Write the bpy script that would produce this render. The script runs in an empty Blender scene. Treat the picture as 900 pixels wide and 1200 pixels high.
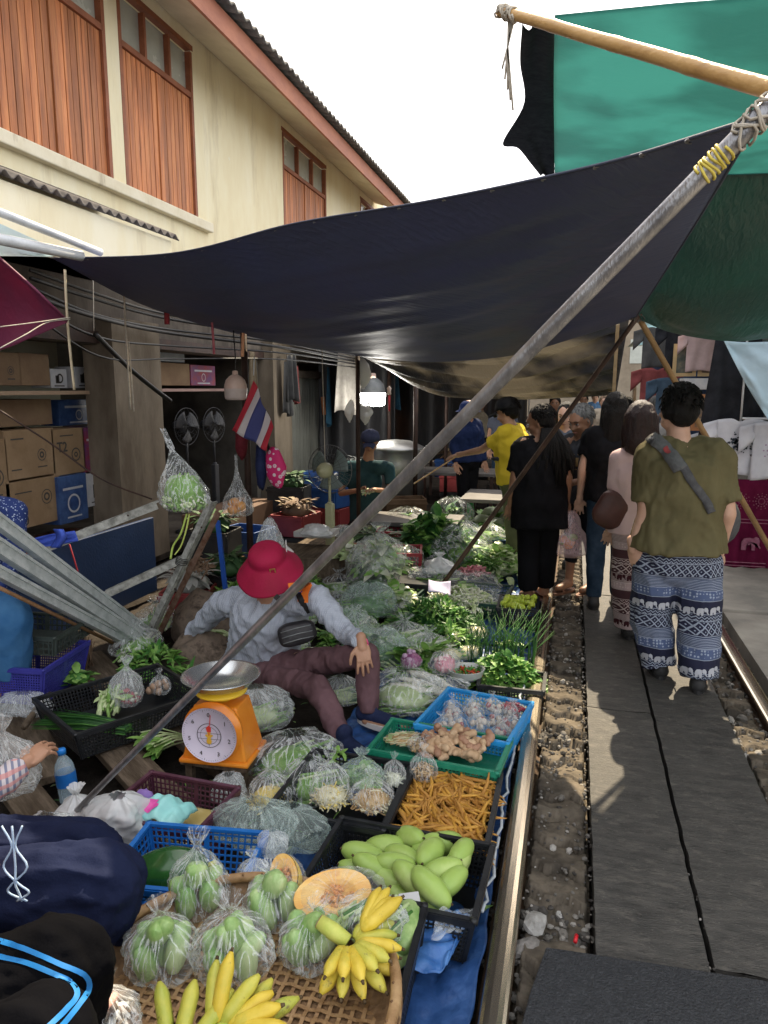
import bpy, bmesh, math, random
from mathutils import Vector, Matrix, Euler, noise
import numpy as np
R=math.radians; PI=math.pi; rnd=random.Random(11)
SC=bpy.context.scene; COL=SC.collection
V=Vector
# ---------- camera geometry (the photo's rails, roof line and ledge agree on it) ----------
F=850.0; YH=455.0; VX=675.0; H=1.6
TH=math.atan((600-YH)/F); PS=math.atan((VX-450)*math.cos(TH)/F)
def ray(px,py):
    x=(px-450)/F; y=(600-py)/F
    fy=math.cos(TH)+y*math.sin(TH); uz=-math.sin(TH)+y*math.cos(TH)
    return (x*math.cos(PS)-fy*math.sin(PS), x*math.sin(PS)+fy*math.cos(PS), uz)
def G(px,py,z=0.0):
    r=ray(px,py); t=(z-H)/r[2]; return V((r[0]*t,r[1]*t,z))
def Y(px,py,y):
    r=ray(px,py); t=y/r[1]; return V((r[0]*t,y,H+r[2]*t))
def X(px,py,x):
    r=ray(px,py); t=x/r[0]; return V((x,r[1]*t,H+r[2]*t))
cam=bpy.data.cameras.new('camera'); co=bpy.data.objects.new('camera',cam); COL.objects.link(co)
cam.sensor_fit='VERTICAL'; cam.sensor_height=36; cam.sensor_width=27; cam.lens=36*F/1200
cam.clip_start=.05; cam.clip_end=500
co.location=(0,0,H); co.rotation_euler=(PI/2-TH,0,PS); SC.camera=co
# ---------- materials ----------
MATS={}
def M(name,c1,c2=None,sc=6,rough=.6,bump=.15,bsc=60,metal=0,stretch=(1,1,1),tr=0,detail=5,spec=.4,c3=None,coat=0,bdist=.01,contrast=(.35,.65)):
    if name in MATS: return MATS[name]
    if rough>=.8 and spec==.4: spec=.08
    m=bpy.data.materials.new(name); m.use_nodes=True; nt=m.node_tree; N=nt.nodes; L=nt.links
    p=N['Principled BSDF']; out=N['Material Output']
    p.inputs['Roughness'].default_value=rough; p.inputs['Metallic'].default_value=metal
    p.inputs['Specular IOR Level'].default_value=spec; p.inputs['Coat Weight'].default_value=coat
    tc=N.new('ShaderNodeTexCoord'); mp=N.new('ShaderNodeMapping'); mp.inputs['Scale'].default_value=stretch
    L.new(tc.outputs['Object'],mp.inputs['Vector'])
    col=None
    if c2 is not None:
        n=N.new('ShaderNodeTexNoise'); n.inputs['Scale'].default_value=sc; n.inputs['Detail'].default_value=detail; n.inputs['Roughness'].default_value=.65
        L.new(mp.outputs['Vector'],n.inputs['Vector'])
        cr=N.new('ShaderNodeValToRGB'); e=cr.color_ramp.elements
        e[0].position=contrast[0]; e[0].color=(*c1,1); e[1].position=contrast[1]; e[1].color=(*c2,1)
        if c3 is not None:
            q=cr.color_ramp.elements.new(.5*(contrast[0]+contrast[1])); q.color=(*c3,1)
        L.new(n.outputs['Fac'],cr.inputs['Fac']); col=cr.outputs['Color']
        L.new(col,p.inputs['Base Color'])
        mr=N.new('ShaderNodeMapRange'); mr.inputs['To Min'].default_value=max(.02,rough-.12); mr.inputs['To Max'].default_value=min(1,rough+.12)
        L.new(n.outputs['Fac'],mr.inputs['Value']); L.new(mr.outputs['Result'],p.inputs['Roughness'])
    else: p.inputs['Base Color'].default_value=(*c1,1)
    if bump>0:
        b=N.new('ShaderNodeBump'); b.inputs['Strength'].default_value=bump; b.inputs['Distance'].default_value=bdist
        n2=N.new('ShaderNodeTexNoise'); n2.inputs['Scale'].default_value=bsc; n2.inputs['Detail'].default_value=4
        L.new(mp.outputs['Vector'],n2.inputs['Vector']); L.new(n2.outputs['Fac'],b.inputs['Height']); L.new(b.outputs['Normal'],p.inputs['Normal'])
    if tr>0:
        t=N.new('ShaderNodeBsdfTranslucent'); mx=N.new('ShaderNodeMixShader'); mx.inputs[0].default_value=tr
        if col: L.new(col,t.inputs['Color'])
        else: t.inputs['Color'].default_value=(*c1,1)
        L.new(p.outputs[0],mx.inputs[1]); L.new(t.outputs[0],mx.inputs[2]); L.new(mx.outputs[0],out.inputs['Surface'])
    MATS[name]=m; return m
def plastic(name,tint=(.85,.88,.88),lo=.12,hi=.75,sc=9,st=(1.3,1.3,.3),bs=.9):
    """thin clear polythene: mostly see-through, crease highlights painted in as whitish streaks"""
    if name in MATS: return MATS[name]
    m=bpy.data.materials.new(name); m.use_nodes=True; nt=m.node_tree; N=nt.nodes; L=nt.links
    p=N['Principled BSDF']; out=N['Material Output']
    p.inputs['Base Color'].default_value=(*tint,1); p.inputs['Roughness'].default_value=.12; p.inputs['Specular IOR Level'].default_value=1.0
    tc=N.new('ShaderNodeTexCoord'); mp=N.new('ShaderNodeMapping'); mp.inputs['Scale'].default_value=st; L.new(tc.outputs['Object'],mp.inputs['Vector'])
    n=N.new('ShaderNodeTexNoise'); n.inputs['Scale'].default_value=sc; n.inputs['Detail'].default_value=6; n.inputs['Distortion'].default_value=.6; n.inputs['Roughness'].default_value=.6
    n.noise_type='RIDGED_MULTIFRACTAL'; n.normalize=True
    L.new(mp.outputs[0],n.inputs['Vector'])
    mr=N.new('ShaderNodeMapRange'); mr.inputs['From Min'].default_value=.45; mr.inputs['From Max'].default_value=.82; mr.inputs['To Min'].default_value=lo; mr.inputs['To Max'].default_value=hi
    L.new(n.outputs['Fac'],mr.inputs['Value'])
    # painted highlight streaks on the pleats up to the tied neck (object origin = middle of the bag's base)
    sp=N.new('ShaderNodeSeparateXYZ'); L.new(tc.outputs['Object'],sp.inputs[0]); at=N.new('ShaderNodeMath'); at.operation='ARCTAN2'; L.new(sp.outputs['Y'],at.inputs[0]); L.new(sp.outputs['X'],at.inputs[1])
    am=N.new('ShaderNodeMath'); am.operation='MULTIPLY'; am.inputs[1].default_value=2.2; L.new(at.outputs[0],am.inputs[0]); zm=N.new('ShaderNodeMath'); zm.operation='MULTIPLY'; zm.inputs[1].default_value=9; L.new(sp.outputs['Z'],zm.inputs[0])
    cv=N.new('ShaderNodeCombineXYZ'); L.new(am.outputs[0],cv.inputs[0]); L.new(zm.outputs[0],cv.inputs[1]); n3=N.new('ShaderNodeTexNoise'); n3.inputs['Scale'].default_value=1.6; n3.inputs['Detail'].default_value=4; n3.inputs['Distortion'].default_value=.5; L.new(cv.outputs[0],n3.inputs['Vector'])
    ab=N.new('ShaderNodeMath'); ab.operation='SUBTRACT'; ab.inputs[1].default_value=.5; L.new(n3.outputs['Fac'],ab.inputs[0]); a2=N.new('ShaderNodeMath'); a2.operation='ABSOLUTE'; L.new(ab.outputs[0],a2.inputs[0])
    m3=N.new('ShaderNodeMapRange'); m3.inputs['From Min'].default_value=.0; m3.inputs['From Max'].default_value=.05; m3.inputs['To Min'].default_value=.42*hi; m3.inputs['To Max'].default_value=lo; L.new(a2.outputs[0],m3.inputs['Value'])
    mxx=N.new('ShaderNodeMath'); mxx.operation='MAXIMUM'; L.new(m3.outputs['Result'],mxx.inputs[0]); L.new(mr.outputs['Result'],mxx.inputs[1])
    lw=N.new('ShaderNodeLayerWeight'); lw.inputs['Blend'].default_value=.25
    ml=N.new('ShaderNodeMath'); ml.operation='MULTIPLY_ADD'; ml.inputs[1].default_value=.3; ml.use_clamp=True
    L.new(lw.outputs['Facing'],ml.inputs[0]); L.new(mxx.outputs[0],ml.inputs[2])
    b=N.new('ShaderNodeBump'); b.inputs['Strength'].default_value=bs; b.inputs['Distance'].default_value=.012; L.new(n.outputs['Fac'],b.inputs['Height']); L.new(b.outputs['Normal'],p.inputs['Normal'])
    t=N.new('ShaderNodeBsdfTransparent'); t.inputs['Color'].default_value=(.97,.98,.98,1)
    mx=N.new('ShaderNodeMixShader'); L.new(ml.outputs[0],mx.inputs[0]); L.new(t.outputs[0],mx.inputs[1]); L.new(p.outputs[0],mx.inputs[2]); L.new(mx.outputs[0],out.inputs['Surface'])
    MATS[name]=m; return m
def speckle(m,c,sc,thr=.6,amt=.8,soft=.05,stretch=(1,1,1)):
    """marks of their own on a surface: spots, stains, grime"""
    nt=m.node_tree; N=nt.nodes; L=nt.links; p=N['Principled BSDF']; bc=p.inputs['Base Color']
    tc=N.new('ShaderNodeTexCoord'); mp=N.new('ShaderNodeMapping'); mp.inputs['Scale'].default_value=stretch; mp.inputs['Location'].default_value=(sc*.37,1.7,.3); L.new(tc.outputs['Object'],mp.inputs[0])
    n=N.new('ShaderNodeTexNoise'); n.inputs['Scale'].default_value=sc; n.inputs['Detail'].default_value=5; n.inputs['Roughness'].default_value=.7; L.new(mp.outputs[0],n.inputs['Vector'])
    r=N.new('ShaderNodeMapRange'); r.inputs['From Min'].default_value=thr; r.inputs['From Max'].default_value=thr+soft; r.inputs['To Max'].default_value=amt; L.new(n.outputs['Fac'],r.inputs['Value'])
    x=N.new('ShaderNodeMix'); x.data_type='RGBA'; x.inputs['B'].default_value=(*c,1); L.new(r.outputs['Result'],x.inputs['Factor'])
    if bc.is_linked: L.new(bc.links[0].from_socket,x.inputs['A'])
    else: x.inputs['A'].default_value=tuple(bc.default_value)
    L.new(x.outputs['Result'],bc); return m
def emis(name,c,s):
    m=bpy.data.materials.new(name); m.use_nodes=True; p=m.node_tree.nodes['Principled BSDF']
    p.inputs['Base Color'].default_value=(*c,1); p.inputs['Emission Color'].default_value=(*c,1); p.inputs['Emission Strength'].default_value=s; MATS[name]=m; return m
# ---------- mesh builder ----------
def basis(d,up=V((0,0,1))):
    d=d.normalized(); s=d.cross(up)
    if s.length<1e-4: s=d.cross(V((0,1,0)))
    s.normalize(); return s,d,s.cross(d).normalized()
class MB:
    def __init__(s): s.v=[];s.f=[];s.m=[];s.sm=[]
    def add(s,vs,fs,mi=0,sm=False):
        k=len(s.v); s.v+= [tuple(a) for a in vs]; s.f+=[tuple(i+k for i in f) for f in fs]; s.m+=[mi]*len(fs); s.sm+=[sm]*len(fs); return s
    def box(s,c,size,rot=None,mi=0):
        hx,hy,hz=[a/2 for a in size]; mt=rot.to_matrix() if isinstance(rot,Euler) else (rot if rot is not None else Matrix.Identity(3)); c=V(c)
        vs=[c+mt@V((x,y,z)) for x in(-hx,hx) for y in(-hy,hy) for z in(-hz,hz)]
        return s.add(vs,[(0,1,3,2),(4,6,7,5),(0,4,5,1),(2,3,7,6),(0,2,6,4),(1,5,7,3)],mi)
    def beam(s,a,b,w,h,up=V((0,0,1)),mi=0):
        a=V(a);b=V(b); x,y,z=basis(b-a,up); L=(b-a).length
        m=Matrix((x,y,z)).transposed(); return s.box((a+b)/2,(w,L,h),m,mi)
    def tube(s,pts,r,n=10,caps=True,mi=0,sm=True,sx=1.0):
        pts=[V(p) for p in pts]; k=len(pts); rs=r if isinstance(r,(list,tuple)) else [r]*k
        vs=[];fs=[]; prev=None
        for i,p in enumerate(pts):
            d=(pts[min(i+1,k-1)]-pts[max(i-1,0)])
            if d.length<1e-9: d=V((0,0,1))
            d.normalize()
            if prev is None: x,_,z=basis(d)
            else:
                x=prev-d*prev.dot(d); x=x.normalized() if x.length>1e-6 else basis(d)[0]; z=x.cross(d)
            prev=x
            for j in range(n):
                a=2*PI*j/n; vs.append(p+x*(math.cos(a)*rs[i]*sx)+z*(math.sin(a)*rs[i]))
        for i in range(k-1):
            for j in range(n):
                fs.append((i*n+j,i*n+(j+1)%n,(i+1)*n+(j+1)%n,(i+1)*n+j))
        if caps: fs.append(tuple(range(n-1,-1,-1))); fs.append(tuple((k-1)*n+j for j in range(n)))
        return s.add(vs,fs,mi,sm)
    def lathe(s,prof,c=(0,0,0),n=24,mi=0,rot=None,sm=True,sx=1,sy=1):
        c=V(c); mt=rot.to_matrix() if isinstance(rot,Euler) else (rot if rot is not None else Matrix.Identity(3)); vs=[];fs=[]
        for r,z in prof:
            for j in range(n):
                a=2*PI*j/n; vs.append(c+mt@V((r*math.cos(a)*sx,r*math.sin(a)*sy,z)))
        for i in range(len(prof)-1):
            for j in range(n): fs.append((i*n+j,i*n+(j+1)%n,(i+1)*n+(j+1)%n,(i+1)*n+j))
        return s.add(vs,fs,mi,sm)
    def ell(s,c,r,rot=None,n=12,mi=0,fn=None):
        """ellipsoid; fn(u direction)->radius factor"""
        c=V(c); r=(r,r,r) if not hasattr(r,'__len__') else r
        mt=rot.to_matrix() if isinstance(rot,Euler) else (rot if rot is not None else Matrix.Identity(3)); vs=[];fs=[]; m=max(4,n//2+1)
        for i in range(m+1):
            t=PI*i/m
            for j in range(n):
                a=2*PI*j/n; u=V((math.sin(t)*math.cos(a),math.sin(t)*math.sin(a),math.cos(t))); k=fn(u) if fn else 1
                vs.append(c+mt@V((u.x*r[0]*k,u.y*r[1]*k,u.z*r[2]*k)))
        for i in range(m):
            for j in range(n): fs.append((i*n+j,(i+1)*n+j,(i+1)*n+(j+1)%n,i*n+(j+1)%n))
        return s.add(vs,fs,mi,True)
    def grid(s,fn,nu,nv,mi=0,sm=True,wrap=False):
        vs=[fn(i/nu,j/nv) for j in range(nv+1) for i in range(nu+1)]; fs=[]
        for j in range(nv):
            for i in range(nu):
                a=j*(nu+1)+i; fs.append((a,a+1,a+nu+2,a+nu+1))
        return s.add(vs,fs,mi,sm)
    def prism(s,poly,z0,z1,mi=0,sm=False,fr=None):
        n=len(poly); vs=[(p[0],p[1],z0) for p in poly]+[(p[0],p[1],z1) for p in poly]
        if fr is not None: vs=[fr@V(v) for v in vs]
        fs=[tuple(range(n-1,-1,-1)),tuple(range(n,2*n))]+[(i,(i+1)%n,n+(i+1)%n,n+i) for i in range(n)]
        return s.add(vs,fs,mi,sm)
    def leaf(s,p,d,up,L,w,bend=.3,mi=0,seg=4,fold=.2):
        p=V(p); x,y,z=basis(V(d),V(up)); vs=[];fs=[]
        for i in range(seg+1):
            t=i/seg; ww=w*math.sin(PI*min(1,max(.06,t*.94+.04)))**.7/2 if i<seg else w*.04
            c=p+y*(L*t)-z*(bend*L*t*t); vs+= [c-x*ww+z*ww*fold,c,c+x*ww+z*ww*fold]
        for i in range(seg):
            for j in range(2): a=i*3+j; fs.append((a,a+1,a+4,a+3))
        return s.add(vs,fs,mi,True)
    def noise(s,amp,sc,seed=0,start=0):
        for i in range(start,len(s.v)):
            p=V(s.v[i]); q=noise.noise_vector(p*sc+V((seed*7.1,seed*3.3,seed))); s.v[i]=tuple(p+q*amp)
        return s
    def build(s,name,mats,parent=None,loc=None,rotz=0,solid=0,bevel=0,sub=0,rot=None):
        me=bpy.data.meshes.new(name); 
        org=None
        if parent is not None:
            o=V(parent.location) if False else V((0,0,0))
        me.from_pydata([tuple(v) for v in s.v],[],s.f)
        if not isinstance(mats,(list,tuple)): mats=[mats]
        for m in mats: me.materials.append(m)
        me.polygons.foreach_set('material_index',s.m); me.polygons.foreach_set('use_smooth',s.sm); me.update()
        o=bpy.data.objects.new(name,me); COL.objects.link(o)
        if parent is not None: o.parent=parent
        if loc is not None: o.location=loc
        if rotz: o.rotation_euler=(0,0,rotz)
        if rot is not None: o.rotation_euler=rot
        if solid: md=o.modifiers.new('solid','SOLIDIFY'); md.thickness=solid; md.offset=0
        if bevel: md=o.modifiers.new('bevel','BEVEL'); md.width=bevel; md.segments=2; md.limit_method='ANGLE'
        if sub: md=o.modifiers.new('sub','SUBSURF'); md.levels=sub; md.render_levels=sub
        return o
def tag(o,label=None,cat=None,group=None,kind=None):
    if label: o['label']=label
    if cat: o['category']=cat
    if group: o['group']=group
    if kind: o['kind']=kind
    return o
def struct(o): o['kind']='structure'; return o
def empty(name,loc=(0,0,0),rz=0,label=None,cat=None,group=None,rot=None):
    o=bpy.data.objects.new(name,None); COL.objects.link(o); o.location=loc; o.rotation_euler=rot if rot is not None else (0,0,rz); o.empty_display_size=.1
    return tag(o,label,cat,group)
def copy_tree(o,parent=None,loc=None,rz=None,label=None,rot=None,scale=None,group=None):
    c=o.copy(); COL.objects.link(c)
    if parent: c.parent=parent
    if loc is not None: c.location=loc
    if rz is not None: c.rotation_euler=(0,0,rz)
    if rot is not None: c.rotation_euler=rot
    if scale is not None: c.scale=scale if hasattr(scale,'__len__') else (scale,)*3
    if label: c['label']=label
    if group: c['group']=group
    for ch in list(o.children): copy_tree(ch,c)
    return c
def catmull(pts,t):
    n=len(pts)-1; x=t*n; i=min(int(x),n-1); f=x-i
    p1=V(pts[i]);p2=V(pts[i+1]); p0=V(pts[i-1]) if i>0 else p1*2-p2; p3=V(pts[i+2]) if i+2<=n else p2*2-p1
    return .5*((2*p1)+(p2-p0)*f+(2*p0-5*p1+4*p2-p3)*f*f+(3*p1-p0-3*p2+p3)*f**3)
def coons(bot,top,left,right):
    """surface u along bot/top, v along left/right"""
    c00=V(bot[0]);c10=V(bot[-1]);c01=V(top[0]);c11=V(top[-1])
    def f(u,v):
        return (catmull(bot,u)*(1-v)+catmull(top,u)*v+catmull(left,v)*(1-u)+catmull(right,v)*u
            -(c00*(1-u)*(1-v)+c10*u*(1-v)+c01*(1-u)*v+c11*u*v))
    return f
def N3(p,sc=1,o=0): return noise.noise(V(p)*sc+V((o*5.7,o*1.3,o*9.1)))
# ---------- blob bodies: overlapping rounded pieces fused into one skin ----------
def tcap(mb,a,b,ra,rb,n=14,flat=False,sx=1,front=None):
    """tapered capsule; sx widens sideways (axis 'front' gives the depth direction)"""
    a=V(a);b=V(b); d=(b-a).normalized(); up=V(front) if front is not None else V((0,0,1))
    x=d.cross(up); x=x.normalized() if x.length>1e-4 else basis(d)[0]; z=x.cross(d).normalized()
    prof=[]
    if not flat:
        for i in range(5): t=PI/2*i/5; prof.append((a-d*ra*math.cos(t),ra*math.sin(t)+1e-4))
    prof+=[(a,ra),(a.lerp(b,.5),(ra+rb)/2),(b,rb)]
    if not flat:
        for i in range(1,6): t=PI/2*i/5; prof.append((b+d*rb*math.sin(t),rb*math.cos(t)+1e-4))
    vs=[];fs=[]
    for p,r in prof:
        for j in range(n): q=2*PI*j/n; vs.append(p+x*math.cos(q)*r*sx+z*math.sin(q)*r)
    k=len(prof)
    for i in range(k-1):
        for j in range(n): fs.append((i*n+j,i*n+(j+1)%n,(i+1)*n+(j+1)%n,(i+1)*n+j))
    fs.append(tuple(range(n-1,-1,-1))); fs.append(tuple((k-1)*n+j for j in range(n)))
    mb.add(vs,fs,0,True)
def fuse(mb,vox=.012,smooth=8,fac=.5):
    """voxel-remesh a builder's closed pieces into one surface; returns MB"""
    o=mb.build('tmp',[],None)
    md=o.modifiers.new('r','REMESH'); md.mode='VOXEL'; md.voxel_size=vox; md.use_smooth_shade=True
    if smooth: s=o.modifiers.new('s','SMOOTH'); s.iterations=smooth; s.factor=fac
    dg=bpy.context.evaluated_depsgraph_get(); ev=o.evaluated_get(dg); me=ev.to_mesh()
    nv=len(me.vertices); vs=np.empty(nv*3); me.vertices.foreach_get('co',vs); vs=vs.reshape(-1,3)
    fs=[tuple(p.vertices) for p in me.polygons]; ev.to_mesh_clear()
    r=MB(); r.v=[tuple(v) for v in vs]; r.f=fs; r.m=[0]*len(fs); r.sm=[True]*len(fs)
    me0=o.data; bpy.data.objects.remove(o); bpy.data.meshes.remove(me0); return r
def folds(mb,amp,sc,seed=0,st=(1,1,1),ridge=True):
    """push vertices along an approximate outward normal by ridged noise: cloth folds"""
    n=len(mb.v); nr=[V((0,0,0)) for _ in range(n)]
    for f in mb.f:
        a,b,c=V(mb.v[f[0]]),V(mb.v[f[1]]),V(mb.v[f[2]]); q=(b-a).cross(c-a)
        for i in f: nr[i]+=q
    for i in range(n):
        p=V(mb.v[i]); q=V((p.x*st[0],p.y*st[1],p.z*st[2]))*sc+V((seed*3.7,seed,seed*1.9))
        w=noise.noise(q); w=(1-2*abs(w))-.6 if ridge else w
        w+=.4*noise.noise(q*2.3)
        nn=nr[i].normalized() if nr[i].length>0 else V((0,0,1)); mb.v[i]=tuple(p+nn*(amp*w))
    return mb
def place(o,loc=None,rot=None):
    if loc is not None:o.location=loc
    if rot is not None:o.rotation_euler=rot
    return o
def text_mb(s,size,depth=.002,fr=None,align='CENTER',bold=0):
    cu=bpy.data.curves.new('t','FONT'); cu.body=s; cu.offset=bold*size; cu.size=size; cu.extrude=depth/2; cu.align_x=align; cu.align_y='CENTER'; cu.resolution_u=2
    o=bpy.data.objects.new('t',cu); COL.objects.link(o); dg=bpy.context.evaluated_depsgraph_get(); ev=o.evaluated_get(dg); me=ev.to_mesh()
    r=MB(); vs=[v.co.copy() for v in me.vertices]
    if fr is not None: vs=[fr@v for v in vs]
    r.add(vs,[tuple(p.vertices) for p in me.polygons]); ev.to_mesh_clear(); bpy.data.objects.remove(o); bpy.data.curves.remove(cu); return r

SQ=lambda e=3.2:(lambda u:.92/((abs(u.x)**e+abs(u.y)**e+abs(u.z)**e)**(1/e)))
# ================= light =================
SUN_EL=R(52); SUN_AZ=R(6)   # sun ahead of the camera, slightly to the right
w=bpy.data.worlds.new('World'); SC.world=w; w.use_nodes=True; nt=w.node_tree
bg=nt.nodes['Background']; sky=nt.nodes.new('ShaderNodeTexSky'); sky.sky_type='NISHITA'; sky.sun_disc=False
sky.sun_elevation=SUN_EL; sky.sun_rotation=SUN_AZ; sky.dust_density=6; sky.air_density=1.0; sky.ozone_density=.6
# thin white cloud veil mixed into the sky
tc=nt.nodes.new('ShaderNodeTexCoord'); cn=nt.nodes.new('ShaderNodeTexNoise'); cn.inputs['Scale'].default_value=2.2; cn.inputs['Detail'].default_value=6
nt.links.new(tc.outputs['Generated'],cn.inputs['Vector'])
cr=nt.nodes.new('ShaderNodeMapRange'); cr.inputs['From Min'].default_value=.3; cr.inputs['From Max'].default_value=.75; cr.inputs['To Min'].default_value=.45; cr.inputs['To Max'].default_value=.9
nt.links.new(cn.outputs['Fac'],cr.inputs['Value'])
mx=nt.nodes.new('ShaderNodeMix'); mx.data_type='RGBA'; mx.inputs['B'].default_value=(7.2,7.2,7.3,1)
nt.links.new(cr.outputs['Result'],mx.inputs['Factor']); nt.links.new(sky.outputs[0],mx.inputs['A']); nt.links.new(mx.outputs['Result'],bg.inputs['Color'])
bg.inputs['Strength'].default_value=.13
ld=bpy.data.lights.new('sun','SUN'); ld.energy=3.9; ld.angle=R(.6); ld.color=(1,.84,.60); lo=bpy.data.objects.new('sun',ld); COL.objects.link(lo)
dirv=V((math.sin(SUN_AZ)*math.cos(SUN_EL),math.cos(SUN_AZ)*math.cos(SUN_EL),math.sin(SUN_EL)))
lo.rotation_euler=dirv.to_track_quat('Z','Y').to_euler(); lo.location=(2,12,12)
SC.view_settings.view_transform='Standard'; SC.view_settings.look='None'; SC.view_settings.gamma=1; SC.view_settings.use_curve_mapping=False
SC.view_settings.exposure=1.35
# ================= ground and track =================
m_dirt=M('dirt_ground',(.018,.015,.013),(.055,.046,.038),sc=5,rough=.95,bump=.6,bsc=50,bdist=.02)
def gz(x,y):
    return -.13+.02*noise.noise(V((x*1.3,y*1.3,0)))
b=MB(); b.grid(lambda u,v:(-60+120*u,-20+140*v,-.16),60,70,sm=False); g=struct(b.build('ground',m_dirt))
b=MB(); b.grid(lambda u,v:V((-4.2+7.2*u,.6+10*v,gz(-4.2+7.2*u,.6+10*v)+.012*noise.noise(V((u*90,v*110,1))))),190,240); struct(b.build('market_earth',m_dirt))
# rough concrete sleepers block surface between rail and the walking slabs
m_tie=M('worn_concrete',(.055,.047,.038),(.17,.142,.108),sc=7,rough=.85,bump=.5,bsc=45,c3=(.105,.088,.068),bdist=.012)
def blockrow(x0,x1,y0,y1,seed,gap_at):
    b=MB(); 
    def f(u,v):
        x=x0+(x1-x0)*u; y=y0+(y1-y0)*v
        per=.155; wv=y+.018*math.sin(x*55+seed)+.02*noise.noise(V((x*9,y*3,seed)))
        k=math.floor(wv/per); t=wv/per-k
        rr=random.Random(int(k)*31+seed).random()
        z=-.012-.022*t -(.022 if t>.9 or t<.035 else 0)+.006*noise.noise(V((x*25,y*25,seed)))+.014*noise.noise(V((x*9,y*6,seed+4)))
        for (ga,gb) in gap_at:
            if ga<y<gb: z=-.055+.012*noise.noise(V((x*60,y*60,seed)))
        if rr<.08: z-=.02
        e=min(u,1-u)*(x1-x0)
        if e<.012+.008*noise.noise(V((y*30,seed,0))): z-=.05
        return V((x,y,z))
    b.grid(f,36,int((y1-y0)/.012)); return b
b=blockrow(-.095,.115,.3,9.0,3,[(2.0,2.14),(2.62,2.68),(3.28,3.4),(4.34,4.5)])
o=struct(b.build('sleeper_blocks',m_tie))
b=blockrow(.80,.955,.3,9.0,8,[(1.9,2.05),(2.9,3.0),(3.62,3.8),(4.1,4.5)])
o=struct(b.build('sleeper_blocks',m_tie))
# walking slabs (precast panels with dragged finish)
def slab_mat():
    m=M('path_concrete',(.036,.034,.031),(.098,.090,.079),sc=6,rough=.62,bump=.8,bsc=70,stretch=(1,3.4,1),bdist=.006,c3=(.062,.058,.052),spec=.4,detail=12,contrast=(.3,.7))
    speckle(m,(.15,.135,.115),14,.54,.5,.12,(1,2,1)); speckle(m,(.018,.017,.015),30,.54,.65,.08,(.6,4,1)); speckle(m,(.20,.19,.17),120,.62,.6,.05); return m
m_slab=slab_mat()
def slab(x0,x1,y0,y1,z=0.0):
    b=MB(); nx=14;ny=int((y1-y0)/.03)
    def ed(x,y):
        x2=x; y2=y
        return V((x+.004*noise.noise(V((y*14,x,3))) if (x<x0+.001 or x>x1-.001) else x, y+.006*noise.noise(V((x*18,y,5))) if (y<y0+.001 or y>y1-.001) else y, z+.003*noise.noise(V((x*5,y*5,0)))))
    b.grid(lambda u,v:ed(x0+(x1-x0)*u,y0+(y1-y0)*v),nx,ny)
    k=len(b.v)
    # sides
    b.add([(x0,y0,z-.002),(x1,y0,z-.002),(x1,y1,z-.002),(x0,y1,z-.002),(x0,y0,z-.11),(x1,y0,z-.11),(x1,y1,z-.11),(x0,y1,z-.11)],[(0,1,5,4),(1,2,6,5),(2,3,7,6),(3,0,4,7)])
    return b
ys=[-.9,1.0,3.62,5.75,8.2,10.7,13.2,17,23,30,40,55]
for i in range(len(ys)-1):
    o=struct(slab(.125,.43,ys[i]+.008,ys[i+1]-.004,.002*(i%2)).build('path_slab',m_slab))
ys2=[-.9,.6,1.95,4.35,6.9,9.4,12,17,23,30,40,55]
for i in range(len(ys2)-1):
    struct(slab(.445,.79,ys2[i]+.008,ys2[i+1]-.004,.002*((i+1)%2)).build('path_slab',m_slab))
# gravel (stuff)
def gravel(name,areas,seed,mats):
    r=random.Random(seed); b=MB()
    for (x0,x1,y0,y1,n,s0,s1,z) in areas:
        for i in range(n):
            s=r.uniform(s0,s1); x=r.uniform(x0,x1); y=r.uniform(y0,y1)
            sd=r.random()*99
            b.ell((x,y,z+s*.3+r.uniform(-.01,.01)),(s,s*r.uniform(.6,1),s*r.uniform(.4,.8)),Euler((r.uniform(-.5,.5),r.uniform(-.5,.5),r.uniform(0,6))),n=6,mi=r.randrange(len(mats)),fn=lambda u:1+.3*noise.noise(u*1.7+V((sd,0,0))))
    b.sm=[False]*len(b.f)
    return b.build(name,mats)
m_st1=M('ballast_stone_grey',(.10,.095,.085),(.22,.20,.175),sc=20,rough=.9,bump=.4,bsc=90); m_st2=M('ballast_stone_dark',(.045,.042,.038),(.11,.10,.09),sc=20,rough=.9,bump=.3); m_st3=M('ballast_stone_pale',(.25,.23,.20),(.38,.36,.33),sc=18,rough=.9,bump=.3)
ms=[m_st1,m_st2,m_st1,m_st2,m_st3]
g=gravel('gravel',[(1.0,2.3,2.4,5.6,2400,.012,.035,-.10),(.955,1.05,1,8,260,.01,.022,-.09),(.79,.96,1.5,7,260,.008,.03,-.05),(-.1,.12,1.3,6.5,260,.004,.014,-.035),(.10,.128,1.3,8,260,.004,.009,-.03),(-.1,.12,3.25,3.42,40,.01,.026,-.06),(-.1,.12,1.95,2.16,60,.008,.022,-.055),(.425,.45,1.6,2.4,30,.003,.007,-.01),(-.1,.12,1.3,1.9,160,.006,.02,-.05),(-.1,.12,1.9,6.5,500,.003,.009,-.025),(.80,.955,1.5,7,420,.003,.010,-.03),(-.02,.12,2.3,6.0,60,.010,.018,-.03),(-.1,.12,4.3,4.5,40,.01,.02,-.06),(-.27,-.18,1.4,5.5,160,.006,.016,-.10)],5,ms)
tag(g,kind='stuff',label='grey ballast stones and chips scattered along the rails',cat='gravel')
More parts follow.
